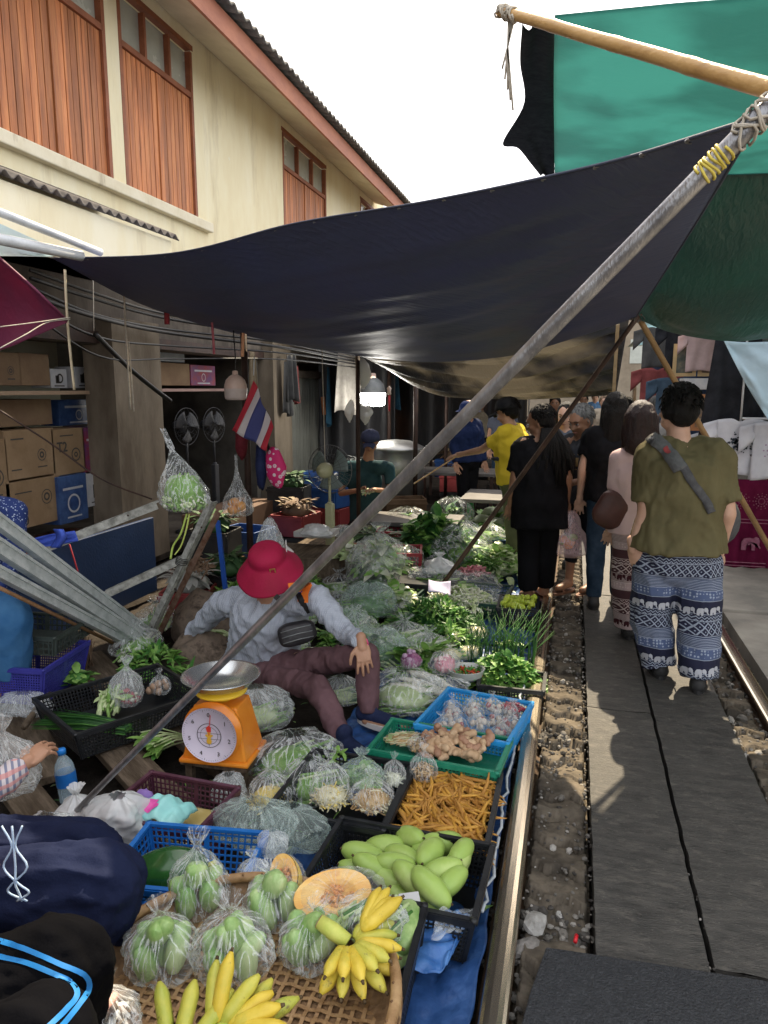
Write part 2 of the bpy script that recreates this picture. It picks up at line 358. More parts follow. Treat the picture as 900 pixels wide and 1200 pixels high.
# rails
m_rail=M('rail_steel',(.50,.43,.32),(.66,.58,.45),sc=3,rough=.24,bump=.03,bsc=60,metal=.95,stretch=(5,.25,5),spec=.5)
m_railside=M('rail_rust',(.05,.03,.018),(.13,.08,.045),sc=14,rough=.75,bump=.4,bsc=80,metal=.3)
def rail(x,lab):
    b=MB(); prof=[(-.024,-.001),(-.010,.0015),(.010,.0015),(.024,-.001),(.033,-.005),(.037,-.012),(.037,-.028),(.012,-.036),(.009,-.10),(.055,-.112),(.055,-.12),(-.055,-.12),(-.055,-.112),(-.009,-.10),(-.012,-.036),(-.037,-.028),(-.037,-.012),(-.033,-.005)]
    n=len(prof); yy=[-2,0,1,1.5,2,2.5,3,3.5,4,5,6,7,8,10,14,20,30,60]; vs=[];
    for y in yy:
        dx=.004*math.sin(y*.9+x)
        for p in prof: vs.append((x+p[0]+dx,y,p[1]+.022))
    for i in range(len(yy)-1):
        for j in range(n):
            f=(i*n+j,(i+1)*n+j,(i+1)*n+(j+1)%n,i*n+(j+1)%n)
            b.add([vs[k] for k in f],[(0,1,2,3)],0 if j in(0,1,2,3,4,len(prof)-1,len(prof)-2) else 1,False)
    return tag(b.build('rail',[m_rail,m_railside]),lab,'rail','rails of the railway line')
rail(-.14,'worn steel rail beside the vegetables, running along the left of the path')
rail(1.0,'worn steel rail on the right, between ballast and the paving')
# rubber mat close to the camera
m_rub=M('rubber_mat_black',(.020,.022,.026),(.060,.063,.070),sc=60,rough=.65,bump=1,bsc=150,bdist=.01,c3=(.032,.034,.038),contrast=(.3,.8))
c=[G(640,1110,.02),G(760,1128,.02),G(900,1150,.02),G(1120,1190,.02),G(1120,1500,.02),G(560,1500,.02),G(607,1215,.02),G(622,1160,.02)]
b=MB(); b.prism([(p.x,p.y) for p in c],.006,.022); tag(b.build('rubber_mat',m_rub,bevel=.004),'black textured rubber mat lying across the concrete path at the front','mat')
# broken concrete lumps
def lump(c,r,m,lab,seed):
    b=MB(); b.ell((0,0,0),r,n=9,fn=lambda u:1+.35*noise.noise(u*1.6+V((seed,0,0)))); b.sm=[False]*len(b.f)
    tag(b.build('concrete_lump',m,loc=c,rotz=seed),lab,'rubble','broken concrete lumps beside the rail')
m_lump=M('broken_concrete',(.25,.24,.22),(.42,.41,.39),sc=14,rough=.9,bump=.4,bsc=80)
lump(G(628,1082,-.01),(.047,.032,.028),m_lump,'pale square lump of broken concrete beside the rail near the rubber mat',1.3)
lump(G(655,1072,-.005),(.012,.01,.01),m_lump,'small white chip right of the pale concrete lump',2.3)
lump(G(618,1110,-.03),(.05,.035,.02),M('old_mortar',(.16,.15,.135),(.28,.26,.24),sc=30,rough=.9,bump=.6,bsc=90),'grey crumbly mortar lump below the pale concrete lump',4.1)
b=MB(); b.tube([(0,0,0),(.004,.03,0)],.006,8); tag(b.build('plastic_scrap',M('red_plastic',(.65,.02,.03),rough=.3),loc=G(674,1104,-.02)),'small red plastic scrap in the stones by the rubber mat','litter')
# pavement on the right
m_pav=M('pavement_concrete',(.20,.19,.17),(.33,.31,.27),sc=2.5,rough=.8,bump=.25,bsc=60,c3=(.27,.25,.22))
def pslab(x0,x1,y0,y1,z): 
    b=MB(); b.box(((x0+x1)/2,(y0+y1)/2,z-.05),(x1-x0,y1-y0,.1)); return struct(b.build('pavement_slab',m_pav,bevel=.008))
yy=[5.5,7.4,9.3,11.4,13.5]
for i in range(4):
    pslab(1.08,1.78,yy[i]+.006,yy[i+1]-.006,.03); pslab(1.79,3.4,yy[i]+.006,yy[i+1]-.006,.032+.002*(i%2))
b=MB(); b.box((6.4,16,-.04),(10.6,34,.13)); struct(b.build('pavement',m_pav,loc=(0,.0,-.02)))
m_plk=M('weathered_plank_slab',(.12,.105,.09),(.24,.215,.18),sc=4,rough=.85,bump=.3,bsc=30,stretch=(1,4,1))
for (p,w,d,rz,lab) in [((1.30,4.98,-.045),.30,.16,.05,'small grey concrete slab lying by the right rail just before the paving'),((1.62,4.72,-.04),.36,.18,.08,'grey concrete slab lying right of the small one before the paving'),((1.75,4.1,-.04),.34,1.0,-.02,'long flat concrete slab lying on ballast at the right edge')]:
    b=MB(); b.box((0,0,0),(w,d,.05)); tag(b.build('concrete_plank',m_plk,loc=p,rotz=rz,bevel=.006),lab,'slab','loose slabs on the ballast')
# ================= building on the left =================
m_wall=M('cream_render',(.78,.67,.43),(.88,.81,.60),sc=1.8,rough=.85,bump=.12,bsc=70,c3=(.84,.75,.51),stretch=(1,1,.3),detail=9); speckle(m_wall,(.46,.36,.21),3.2,.56,.45,.16,(1,1,.18)); speckle(m_wall,(.86,.82,.68),6,.66,.6,.04)
m_trim=M('cream_trim',(.72,.64,.46),(.82,.75,.58),sc=4,rough=.8,bump=.1); speckle(m_trim,(.35,.28,.18),5,.58,.5,.1,(1,1,.3))
m_low=M('grimy_shaded_wall',(.06,.05,.042),(.14,.12,.10),sc=2.5,rough=.9,bump=.3,bsc=30,stretch=(1,1,.4))  # grime, with the shop front's shade also put into the colour
def shutter_mat():
    m=M('shutter_wood',(.32,.105,.032),(.60,.235,.085),sc=2.2,rough=.55,bump=.25,bsc=9,stretch=(8,8,.7),c3=(.48,.165,.055)); speckle(m,(.14,.05,.02),3,.60,.6,.1,(6,6,.5)); speckle(m,(.50,.30,.17),5,.64,.5,.08,(5,5,.4))
    nt=m.node_tree; N=nt.nodes; L=nt.links; p=N['Principled BSDF']; bc=p.inputs['Base Color']
    tc=N.new('ShaderNodeTexCoord'); sp=N.new('ShaderNodeSeparateXYZ'); L.new(tc.outputs['Object'],sp.inputs[0]); a=N.new('ShaderNodeMath'); a.operation='MULTIPLY'; a.inputs[1].default_value=11.6; L.new(sp.outputs['Y'],a.inputs[0]); f=N.new('ShaderNodeMath'); f.operation='FLOOR'; L.new(a.outputs[0],f.inputs[0]); w=N.new('ShaderNodeTexWhiteNoise'); w.noise_dimensions='1D'; L.new(f.outputs[0],w.inputs['W'])
    mr=N.new('ShaderNodeMapRange'); mr.inputs['To Min'].default_value=.72; mr.inputs['To Max'].default_value=1.22; L.new(w.outputs['Value'],mr.inputs['Value']); h=N.new('ShaderNodeHueSaturation'); L.new(mr.outputs['Result'],h.inputs['Value']); L.new(bc.links[0].from_socket,h.inputs['Color']); L.new(h.outputs['Color'],bc); return m
m_sh=shutter_mat(); m_frame=M('shutter_frame_wood',(.22,.07,.03),(.32,.11,.05),sc=6,rough=.6)
m_pane=M('frosted_pane',(.36,.38,.33),(.48,.50,.44),sc=1.5,rough=.25,bump=0,spec=.7)
bld=empty('shophouse',(-4,0,0),0,'cream two storey shophouse with red brown timber shutters above the market','building')
b=MB(); 
# wall made of pieces round the window openings (outer face at local x=0), openings lie on y ranges
wins=[(-1.2,1.2),(1.8,4.1),(4.55,5.93),(6.14,7.42),(9.86,11.65),(13.6,15.2)]
z0,zs,zt=3.40,3.40,5.02
yprev=-3
for (a,c_) in wins:
    b.box((-.1,(yprev+a)/2,(3.2+5.3)/2),(.2,a-yprev,2.1)); b.box((-.1,(a+c_)/2,5.18),(.2,c_-a,.24)); b.box((-.1,(a+c_)/2,3.29),(.2,c_-a,.18)); yprev=c_
b.box((-.1,(yprev+16)/2,4.25),(.2,16-yprev,2.1))
b.build('upper_wall',m_wall,bld)
b=MB(); b.box((.02,2.9,3.335),(.1,9.5,.10)); b.build('ledge',m_trim,bld,bevel=.01)
b=MB(); b.box((-.1,6.5,2.85),(.2,19,.7)); b.build('band_wall',m_wall,bld)
for (a,c_) in wins:
    w=empty('shuttered_window',(0,0,0)); w.parent=bld
    w0=a; n=3 if c_-a<2.5 else 4
    b=MB(); t=.035
    b.box((-.03,(a+c_)/2,zt+.045),(.07,c_-a+.06,.05)); b.box((-.03,a+.015,(3.38+zt)/2),(.07,.045,zt-3.38)); b.box((-.03,c_-.015,(3.38+zt)/2),(.07,.045,zt-3.38)); b.box((-.03,(a+c_)/2,4.60),(.07,c_-a-.06,.05))
    for k in range(1,n): b.box((-.03,a+(c_-a)*k/n,4.81),(.06,.035,.4))
    b.build('frame',m_frame,w)
    b=MB(); 
    for k in range(n): b.box((-.06,a+(c_-a)*(k+.5)/n,4.82),(.01,(c_-a)/n-.02,.39))
    b.build('pane',m_pane,w)
    b=MB(); r=random.Random(int(a*10)); y=a+.05; nb=int((c_-a)/.085)
    bw=(c_-a-.08)/nb
    for k in range(nb): 
        b.box((-.035+r.uniform(-.002,.002)+(.012 if k in (nb//2,) else 0),a+.04+bw*(k+.5),(3.42+4.57)/2),(.03,bw-.009,1.15),Euler((r.uniform(-.002,.002),0,0)))
    b.box((-.06,(a+c_)/2,4.0),(.01,c_-a-.08,1.15))
    b.build('shutter',m_sh,w)
# ledge handled above; roof
m_roof=M('fibre_cement_roof',(.13,.12,.11),(.25,.235,.21),sc=8,rough=.9,bump=.3); m_fas=M('red_fascia_board',(.33,.11,.06),(.46,.18,.10),sc=5,rough=.65,stretch=(1,.4,1)); m_sof=M('soffit',(.60,.53,.37),(.72,.65,.48),sc=2,rough=.85)
b=MB(); b.grid(lambda u,v:V((.82-3.2*v,-4+18.6*u,5.06+.95*v+.02*math.sin((-4+18.6*u)*2*PI/.16))),900,6); b.build('roof',m_roof,bld,solid=.02)
b=MB(); b.box((.70,5.3,4.93),(.03,18.6,.20)); b.build('fascia',m_fas,bld)
b=MB(); b.box((.345,5.3,5.26-.16),(.70,18.6,.02),Euler((0,R(18),0))); b.build('soffit',m_sof,bld)
# lower corrugated canopy
m_corr=M('corrugated_sheet',(.09,.08,.075),(.2,.18,.16),sc=12,rough=.8,bump=.2)
b=MB(); b.grid(lambda u,v:V((.75-.75*v,-3+8.7*u,2.83+.3*v+.018*math.sin((-3+8.7*u)*2*PI/.11))),620,4); b.build('canopy_roof',m_corr,bld,solid=.012)
b=MB(); b.box((.69,1.35,2.62),(.03,8.6,.36)); b.build('canopy_fascia',m_wall,bld)
# building farther along
b=MB(); b.box((-.3,19.5,2.9),(.4,6.6,5.2)); b.build('wall',m_low) if False else None
b2=empty('shophouse',(-4,0,0),0,'greyer shophouse wall just beyond the cream one at the roof end','building')
b=MB(); b.box((-.2,22,2.4),(.4,11.6,5.2)); b.build('wall',M('grey_brown_wall',(.20,.17,.12),(.32,.27,.19),sc=3,rough=.9),b2)
b=MB(); b.box((.012,17.6,4.2),(.03,1.2,.9)); b.build('shutter',m_sh,b2)
# ================= tarpaulins, poles and lines =================
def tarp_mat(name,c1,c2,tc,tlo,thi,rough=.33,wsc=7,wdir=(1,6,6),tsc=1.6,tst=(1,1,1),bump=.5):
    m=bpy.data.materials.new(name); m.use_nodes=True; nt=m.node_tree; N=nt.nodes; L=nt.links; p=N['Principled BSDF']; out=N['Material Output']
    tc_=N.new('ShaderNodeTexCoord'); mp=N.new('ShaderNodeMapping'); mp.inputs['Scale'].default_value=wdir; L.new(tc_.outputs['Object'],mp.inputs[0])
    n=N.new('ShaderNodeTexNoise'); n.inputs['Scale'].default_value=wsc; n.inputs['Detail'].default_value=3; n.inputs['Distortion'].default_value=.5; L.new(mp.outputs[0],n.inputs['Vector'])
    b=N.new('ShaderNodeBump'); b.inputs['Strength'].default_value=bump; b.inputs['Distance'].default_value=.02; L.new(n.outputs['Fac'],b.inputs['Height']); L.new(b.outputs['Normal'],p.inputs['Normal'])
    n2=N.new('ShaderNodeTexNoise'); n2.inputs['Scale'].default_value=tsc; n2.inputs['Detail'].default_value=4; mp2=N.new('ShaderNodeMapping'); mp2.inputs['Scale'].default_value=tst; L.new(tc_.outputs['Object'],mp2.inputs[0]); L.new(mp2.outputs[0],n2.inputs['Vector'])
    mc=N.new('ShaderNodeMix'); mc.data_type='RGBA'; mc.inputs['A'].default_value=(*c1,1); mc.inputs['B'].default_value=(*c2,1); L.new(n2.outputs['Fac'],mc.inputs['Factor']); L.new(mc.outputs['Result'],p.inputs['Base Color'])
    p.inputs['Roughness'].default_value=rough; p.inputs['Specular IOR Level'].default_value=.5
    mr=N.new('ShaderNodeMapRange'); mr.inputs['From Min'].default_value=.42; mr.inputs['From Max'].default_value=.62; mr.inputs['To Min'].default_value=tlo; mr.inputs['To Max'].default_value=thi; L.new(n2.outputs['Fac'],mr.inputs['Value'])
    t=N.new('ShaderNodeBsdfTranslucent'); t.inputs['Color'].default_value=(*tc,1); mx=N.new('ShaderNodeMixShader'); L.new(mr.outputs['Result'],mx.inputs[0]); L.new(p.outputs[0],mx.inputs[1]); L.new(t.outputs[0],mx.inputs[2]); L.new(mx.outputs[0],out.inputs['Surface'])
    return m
mt1=tarp_mat('navy_tarpaulin',(.055,.068,.14),(.085,.10,.19),(.10,.13,.28),.07,.16,rough=.48,wdir=(1,4,4),bump=.3)
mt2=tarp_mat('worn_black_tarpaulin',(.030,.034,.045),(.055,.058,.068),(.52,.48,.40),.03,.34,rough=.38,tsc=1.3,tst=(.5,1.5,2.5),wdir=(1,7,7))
mtg=tarp_mat('teal_sheet',(.03,.13,.11),(.05,.17,.14),(.19,.44,.41),.46,.62,rough=.6,tsc=3,wdir=(2,2,2),bump=.3)
mtd=tarp_mat('shaded_green_tarpaulin',(.018,.055,.048),(.03,.08,.068),(.06,.22,.18),.14,.30,rough=.4,wdir=(5,1,3),tsc=1.5)  # shade of an overlapping layer put into a darker green than the teal
mtb=tarp_mat('pale_blue_sheet',(.45,.62,.72),(.62,.74,.8),(.6,.78,.86),.35,.5,rough=.5,tsc=3,wdir=(2,2,2),bump=.4)
mtm=tarp_mat('magenta_awning_cloth',(.10,.018,.045),(.2,.03,.085),(.45,.05,.15),.1,.25,rough=.6,tsc=2,wdir=(3,3,3),bump=.3)
KN=Y(745,372,4.2)   # the knot where sheets and poles meet
TOP=Y(889,138,1.2)
A=V((-3.16,4,2.39)); Dc=Y(430,419,7.6)
near=[A,Y(200,297,3.4)+V((0,0,.0)),Y(340,263,2.9),Y(500,236,2.35),Y(690,196,1.75),TOP]
far=[Dc,Y(500,424,7.0),Y(590,418,5.6),Y(680,394,4.7),KN]
left=[A,Y(180,362,4.9),Y(300,396,6.2),Dc]; right=[TOP,Y(842,218,1.75),Y(800,286,2.5),KN]
def tarpfn(cf,amp,seed,sag=0,pull=None):
    def f(u,v):
        p=cf(u,v); e=min(u,1-u,v,1-v); k=min(1,e*7)
        p=p-V((0,0,1))*(sag*16*u*(1-u)*v*(1-v))
        # drawn folds running across, strongest toward the far/low side
        w=math.sin((v*34+1.6*N3((u*2,v*3,seed))) )*.5+N3((u*2.5,v*22,seed)); k*=min(1,(1-u)*3.5)
        p=p+V((0,0,1))*(amp*w*(.15+.85*v)*k)
        # tension fan towards the tied corner
        a=math.atan2(1-u+.02,v+.02); p=p+V((0,0,1))*(amp*.5*math.sin(a*14)*math.exp(-((1-u)**2+v*v)*4)*min(1,((1-u)**2+v*v)*12)*k)
        
        return p
    return f
b=MB(); b.grid(tarpfn(coons(near,far,left,right),.020,2,sag=.10),90,150)
b.build('canopy_tarpaulin',mt1,solid=.002); _ct=bpy.data.objects['canopy_tarpaulin']; b=MB(); _cf=coons(near,far,left,right); b.tube([_cf(i/60,.0) for i in range(61)],.004,6); b.tube([_cf(1,i/40) for i in range(41)],.004,6); b.build('hem_rope',M('navy_hem',(.05,.06,.1),rough=.7),_ct)
b=MB()
for i in range(1,16): c=_cf(i/16,.012); b.lathe([(.007,-.002),(.013,-.002),(.013,.002),(.007,.002)],c=c,n=10)
b.build('eyelets',M('eyelet_metal',(.4,.4,.4),rough=.3,metal=.9),_ct)
tag(_ct,'big navy black tarpaulin strung from the shop front to the top of the grey pole','tarpaulin','tarpaulin canopies over the market')
# second canopy, sagging behind the first
n2=[Y(425,418,7.7),Y(520,421,7.0),Y(600,414,6.2),Y(690,388,5.7),Y(738,370,5.55)]
f2=[Y(452,432,8.6),Y(520,462,7.8),Y(600,468,7.0),Y(665,466,6.4),Y(722,463,6.0)]
def wr(cf,amp,seed,nw=30,sag=0,ax=V((0,0,1)),diag=6):
    def f(u,v):
        p=cf(u,v); e=min(u,1-u,v,1-v); k=min(1,e*8); w=math.sin(v*nw+u*diag+2.2*N3((u*3,v*3,seed)))*.6+N3((u*3,v*nw*.6,seed))
        return p+ax*(amp*w*k)-V((0,0,sag*16*u*(1-u)*v*(1-v)))
    return f
b=MB(); b.grid(wr(coons(n2,f2,[n2[0],f2[0]],[n2[-1],Y(730,415,5.75),f2[-1]]),.05,5,26,sag=.05,diag=-5),90,90)
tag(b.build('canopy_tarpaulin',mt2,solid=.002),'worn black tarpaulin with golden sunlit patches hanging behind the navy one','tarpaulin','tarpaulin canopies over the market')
# third, over the far stalls on the left
c3=coons([V((-3.9,9.2,2.35)),V((-2.2,9.4,2.0)),V((-.4,9.2,1.98))],[V((-3.9,13.5,2.4)),V((-2,13.6,2.1)),V((.1,13,2.05))],[V((-3.9,9.2,2.35)),V((-3.9,13.5,2.4))],[V((-.4,9.2,1.98)),V((.1,13,2.05))])
b=MB(); b.grid(wr(c3,.04,9,18),40,40)
tag(b.build('canopy_tarpaulin',tarp_mat('brown_tarpaulin',(.06,.045,.035),(.1,.07,.05),(.4,.2,.08),.1,.3,wdir=(1,4,4)),solid=.002),'dull brown tarpaulin over the far left stalls','tarpaulin','tarpaulin canopies over the market')
c3=coons([V((-2.6,14,2.5)),V((.6,14,2.35))],[V((-2.6,21,2.7)),V((.7,21,2.5))],[V((-2.6,14,2.5)),V((-2.6,21,2.7))],[V((.6,14,2.35)),V((.7,21,2.5))])
b=MB(); b.grid(wr(c3,.05,12,14),30,30)
tag(b.build('canopy_tarpaulin',mt2,solid=.002),'farthest dark tarpaulin low over the end of the market lane','tarpaulin','tarpaulin canopies over the market')
# teal sheet upper right, dark torn net at its edge
c4=coons([Y(650,18,1.95),Y(780,5,1.9),Y(900,-8,1.8),Y(1100,-60,1.6)],[Y(650,206,3.5),Y(760,208,3.55),Y(900,204,3.6),Y(1150,190,3.8)],[Y(650,18,1.95),Y(649,110,2.5),Y(650,206,3.5)],[Y(1100,-60,1.6),Y(1150,190,3.8)])
b=MB(); b.grid(wr(c4,.012,21,9,sag=.03,diag=3),70,60)
tag(b.build('shade_sheet',mtg,solid=.002),'sunlit teal shade sheet high on the right behind the bamboo pole','shade sheet')
c5=coons([Y(648,196,3.45),Y(760,200,3.5),Y(900,196,3.55),Y(1150,180,3.7)],[KN+V((.03,-.02,-.02)),Y(790,390,4.6),Y(850,399,4.85),Y(900,396,4.95),Y(1060,370,5.1)],[Y(648,196,3.45),Y(715,300,3.85),KN+V((.03,-.02,-.02))],[Y(1150,180,3.7),Y(1060,370,5.0)])
b=MB(); b.grid(wr(c5,.02,27,7,sag=.16,diag=2),80,60)
tag(b.build('canopy_tarpaulin',mtd,solid=.002),'green tarpaulin with overlap shade in its colour, sagging low right under the teal sheet','tarpaulin','tarpaulin canopies over the market')
# strip of torn black shade net hanging at the teal sheet's left edge
m_net=M('black_shade_net',(.012,.014,.013),(.03,.036,.032),sc=30,rough=.8,tr=.12)
outl=[(612,28),(628,26),(648,30),(650,120),(650,208),(641,204),(634,186),(628,196),(622,188),(612,176),(606,168),(615,158),(592,166),(587,162),(603,140),(612,118),(608,80)]
pts=[Y(x,y,2.0+ (y-20)*.0079) for x,y in outl]
b=MB(); ce=sum(pts,V((0,0,0)))/len(pts)
# grid-filled sheet between left outline and right edge
lft=[(612,28),(609,70),(613,118),(588,164),(606,170),(622,190),(634,206)]; rgt=[(652,24),(651,60),(651,100),(651,140),(651,170),(650,195),(650,210)]
cf=lambda u,v:catmull([Y(x,y,2.0+(y-20)*.0079) for x,y in lft],v).lerp(catmull([Y(x,y,2.0+(y-20)*.0079) for x,y in rgt],v),u)
b.grid(lambda u,v:cf(u,v)+V((0,.04*math.sin(u*9+v*3),0)),12,40)
tag(b.build('shade_net',m_net,solid=.002),'torn strip of black shade net hanging beside the teal sheet','shade net')
# pale blue sheet and hung cloths on the right are with the stalls (below)
# magenta awning, far left
Aw=[Y(-60,262,3.5),Y(0,303,3.4),Y(40,338,3.45),Y(79,376,3.6)]
Bw=[Y(-60,425,3.5),Y(0,410,3.5),Y(38,395,3.55),Y(79,378,3.6)]
b=MB(); b.grid(lambda u,v:catmull(Aw,u).lerp(catmull(Bw,u),v)+V((0,.10*math.sin(v*3)*(1-u),0)),30,24)
b2_=MB(); b2_.tube([Aw[0],Aw[1],Aw[2],Aw[3]],.008,6)
o=b.build('awning',mtm,solid=.003); tag(o,'dark magenta cloth awning drawn to a tied point at the far left','awning'); b2_.build('hem',mtm,o)
# ---------- poles ----------
m_gal=M('galvanised_pipe',(.20,.20,.21),(.36,.36,.37),sc=5,rough=.34,bump=.2,bsc=60,metal=.75,stretch=(6,6,1.5),c3=(.27,.265,.27))
m_wea=M('rusty_pipe',(.07,.05,.045),(.16,.13,.12),sc=6,rough=.55,bump=.2,metal=.45)
b=MB(); a=G(78,962,.06); t=TOP+(TOP-a).normalized()*.07
b.tube([a.lerp(t,i/24) for i in range(25)],[.0105]*6+[.0112]*5+[.012]*5+[.0132]*4+[.0145]*5,14)
b.m=[0 if i<0 else 0 for i in b.m]
o=tag(b.build('tent_pole',m_gal),'long grey metal pole leaning from the ground at lower left up to the canopy corner','pole')
m_yel=M('yellow_tape',(.55,.42,.05),(.7,.58,.12),sc=20,rough=.6); m_str=M('dirty_string',(.38,.34,.27),(.55,.5,.42),sc=40,rough=.9)
def wrap(name,c,d,r,n,w,m,parent=None,mess=.3):
    d=d.normalized(); x,_,z=basis(d); pts=[]
    for i in range(n*12+1):
        q=i/12; a_=2*PI*q; pts.append(c+d*((q/n-.5)*w+mess*.02*noise.noise(V((q*3,0,r*90))))+(x*math.cos(a_)+z*math.sin(a_))*(r+.003*noise.noise(V((q*5,1,2)))))
    b=MB(); b.tube(pts,.0022,6); return b.build(name,m,parent)
du=(TOP-a); P0=TOP-du.normalized()*.075
w_=wrap('tie',P0,du,.0162,7,.045,m_yel); tag(w_,'yellow tape wound round the grey pole just below its top','tape')
bb=MB(); 
BB0=Y(586,13,1.62); BB1=TOP+V((.03,.0,.03)); dd=(BB1-BB0)
def bamboo(name,p0,p1,r0,r1,n,m,label,cat='pole',group=None,seed=0):
    b=MB(); pts=[];rs=[]; N_=n*8
    for i in range(N_+1):
        t=i/N_; k=t*n-math.floor(t*n); kn=math.exp(-((min(k,1-k))/.035)**2)
        pts.append(p0.lerp(p1,t)+V((.002*N3((t*3,seed,0)),0,.002*N3((t*3,seed,5))))); rs.append((r0+(r1-r0)*t)*(1+.07*kn))
    b.tube(pts,rs,12); return tag(b.build(name,m),label,cat,group)
m_bam=M('bamboo',(.42,.24,.09),(.62,.40,.18),sc=4,rough=.45,bump=.15,bsc=40,stretch=(1,3,3),c3=(.53,.32,.12))
bamboo('bamboo_pole',BB0,BB1,.0100,.0135,4,m_bam,'tan bamboo pole sloping across the teal sheet at the upper right')
tag(wrap('string_tie',BB0+dd.normalized()*.03,dd,.0125,9,.05,m_str,mess=1.5),'white string bound round the upper end of the tan bamboo pole','string')
tag(wrap('string_tie',TOP,du,.0185,9,.06,m_str,mess=1.5),'pale string knot joining bamboo, pole and tarpaulin at the top right','string')
b=MB(); q=BB0+dd.normalized()*.03
for k in range(5): b.tube([q+V((.003*k,0,-.01)),q+V((.01*noise.noise(V((k,0,0))),.0,-.06)),q+V((-.01+.006*k,0,-.10-.02*k))],.0022,5)
tag(b.build('hanging_string',m_str),'frayed string ends hanging from the left end of the bamboo pole','string')
# dark stick from knot to the vegetable crates, light bamboo from knot down to the right
_pf=Y(540,655,5.1); _d=(_pf-KN).normalized(); _pf=_pf+_d*((_pf.z+.03)/-_d.z)
bamboo('prop_stick',_pf,KN+V((.02,-.03,.02)),.017,.013,3,M('dark_stick',(.035,.02,.015),(.09,.05,.035),sc=8,rough=.6),'dark wooden prop stick rising from the crates to the knot above the lane','pole')
bamboo('bamboo_pole',KN+V((0,.03,.03)),V((1.66,5.65,.03)),.016,.019,5,M('brown_bamboo',(.22,.13,.06),(.36,.22,.10),sc=5,rough=.5),'brown bamboo prop passing behind the man in the olive shirt',seed=3)
tag(wrap('string_tie',KN,V((1,0,.3)),.028,7,.06,M('grey_string',(.12,.11,.10),(.2,.18,.16),rough=.9),mess=2),'dark knotted cords where two poles and three sheets meet','string')
# light wooden batten hanging at the edge (sunlit) under second tarp
b=MB(); b.beam(Y(724,380,5.6),Y(719,462,6.0),.025,.02); b.beam(Y(640,460,6.7),Y(720,458,6.0),.015,.015); tag(b.build('batten',M('pale_batten',(.35,.26,.15),(.5,.39,.24),sc=10,rough=.7)),'pale wooden battens at the sunlit edge of the worn black tarpaulin','batten')
# steel posts of the stalls
m_post=M('dark_post',(.03,.018,.015),(.07,.04,.03),sc=9,rough=.6,metal=.3)
def post(p,h,r,lab,m=m_post): 
    b=MB(); b.tube([(0,0,-.1),(0,0,h)],r,10); tag(b.build('post',m,loc=(p[0],p[1],0)),lab,'post','posts of the market stalls')
post(Y(292,600,5.6),2.3,.028,'dark post beside the Thai flag')
post((-2.23,7.45),2.0,.024,'dark thin post in front of the vendor wearing a cap')
post(Y(487,500,8.9),2.2,.03,'post right of the lit bulb')
post(Y(523,500,10.2),2.2,.025,'far post behind the yellow shirted man\'s arm')
post(Y(456,500,10.6),2.2,.03,'post behind the lit bulb')
# cables bundle along the shop front
m_cab=M('black_cable',(.015,.014,.014),rough=.5,bump=0)
def cable(pts,r,lab,m=m_cab,n=26,grp='cables sagging along the shop front'):
    b=MB(); b.tube([catmull(pts,i/n) for i in range(n+1)],r,6); return tag(b.build('cable',m),lab,'cable',grp)
for i,(dz,r,s) in enumerate([(0,.014,0),(-.06,.012,.06),(-.11,.017,.03),(-.17,.010,.12),(.05,.012,.02),(-.24,.008,.2)]):
    cable([Y(36,326,4.2)+V((0,0,dz)),Y(110,350,5.0)+V((.01*i,0,dz-s)),Y(200,374,6.2)+V((0,0,dz-s*.6)),Y(330,395,7.6)+V((0,0,dz)),Y(420,418,9.5)+V((0,0,dz*.6))],r,'black cable strung below the canopy along the shop front')
cable([Y(112,392,4.9),Y(150,430,5.4),Y(180,455,5.7),Y(200,470,5.9)],.02,'thick dark cord slanting down across the concrete pillar',grp=None)
# ribbons and strings hanging from the canopy
def ribbon(pts,r,lab,m,sx=1,cat='string'):
    b=MB(); b.tube([catmull(pts,i/20) for i in range(21)],r,6,sx=sx); return tag(b.build('hanging_string',m),lab,cat)
m_cord=M('cream_strap',(.48,.40,.27),(.62,.53,.38),sc=20,rough=.8); m_pinkr=M('pink_ribbon',(.45,.10,.14),(.6,.18,.2),sc=20,rough=.7)
ribbon([Y(76,316,3.7),Y(78,360,3.7),Y(81,400,3.72),Y(87,457,3.72)],.006,'cream strap hanging before the magenta awning tip',m_cord,2.2)
ribbon([Y(145,338,4.6),Y(147,380,4.6),Y(150,430,4.6),Y(153,480,4.62)],.006,'thin frayed pale string hanging in front of the concrete pillar',m_str)
ribbon([Y(151,400,4.6),Y(154,440,4.62),Y(157,482,4.6)],.004,'loose thin strand hanging just right of the frayed string',m_str)
ribbon([Y(109,322,4.6),Y(110,388,4.6)],.003,'very thin short string left of the concrete pillar',m_str)
ribbon([Y(247,365,5.0),Y(249,385,5.0),Y(251,415,5.0)],.009,'pink ribbon hanging left of the white bulb',m_pinkr)
ribbon([Y(195,355,5.0),Y(196,380,5.0)],.02,'short red ribbon tied on the cables',M('red_ribbon',(.3,.03,.04),rough=.7))
ribbon([Y(285,390,4.9),Y(284,418,4.9)],.012,'short orange tag hanging beside the post',M('orange_tag',(.6,.28,.14),(.7,.35,.2),rough=.6))
ribbon([Y(377,400,6.0),Y(379,470,6.0),Y(381,545,6.05)],.004,'thin cord hanging behind the fan with an orange tag',m_str)
ribbon([Y(378,465,6.02),Y(380,486,6.02)],.016,'orange tag on the cord above the fan',M('rust_tag',(.35,.13,.05),rough=.7))
ribbon([Y(0,383,3.1),Y(40,378,3.3),Y(82,372,3.6)],.003,'upper white rope drawn from the magenta awning tip',m_str)
ribbon([Y(0,408,3.05),Y(30,392,3.2),Y(55,378,3.4),Y(82,374,3.6)],.003,'lower white rope drawn from the magenta awning tip',m_str)
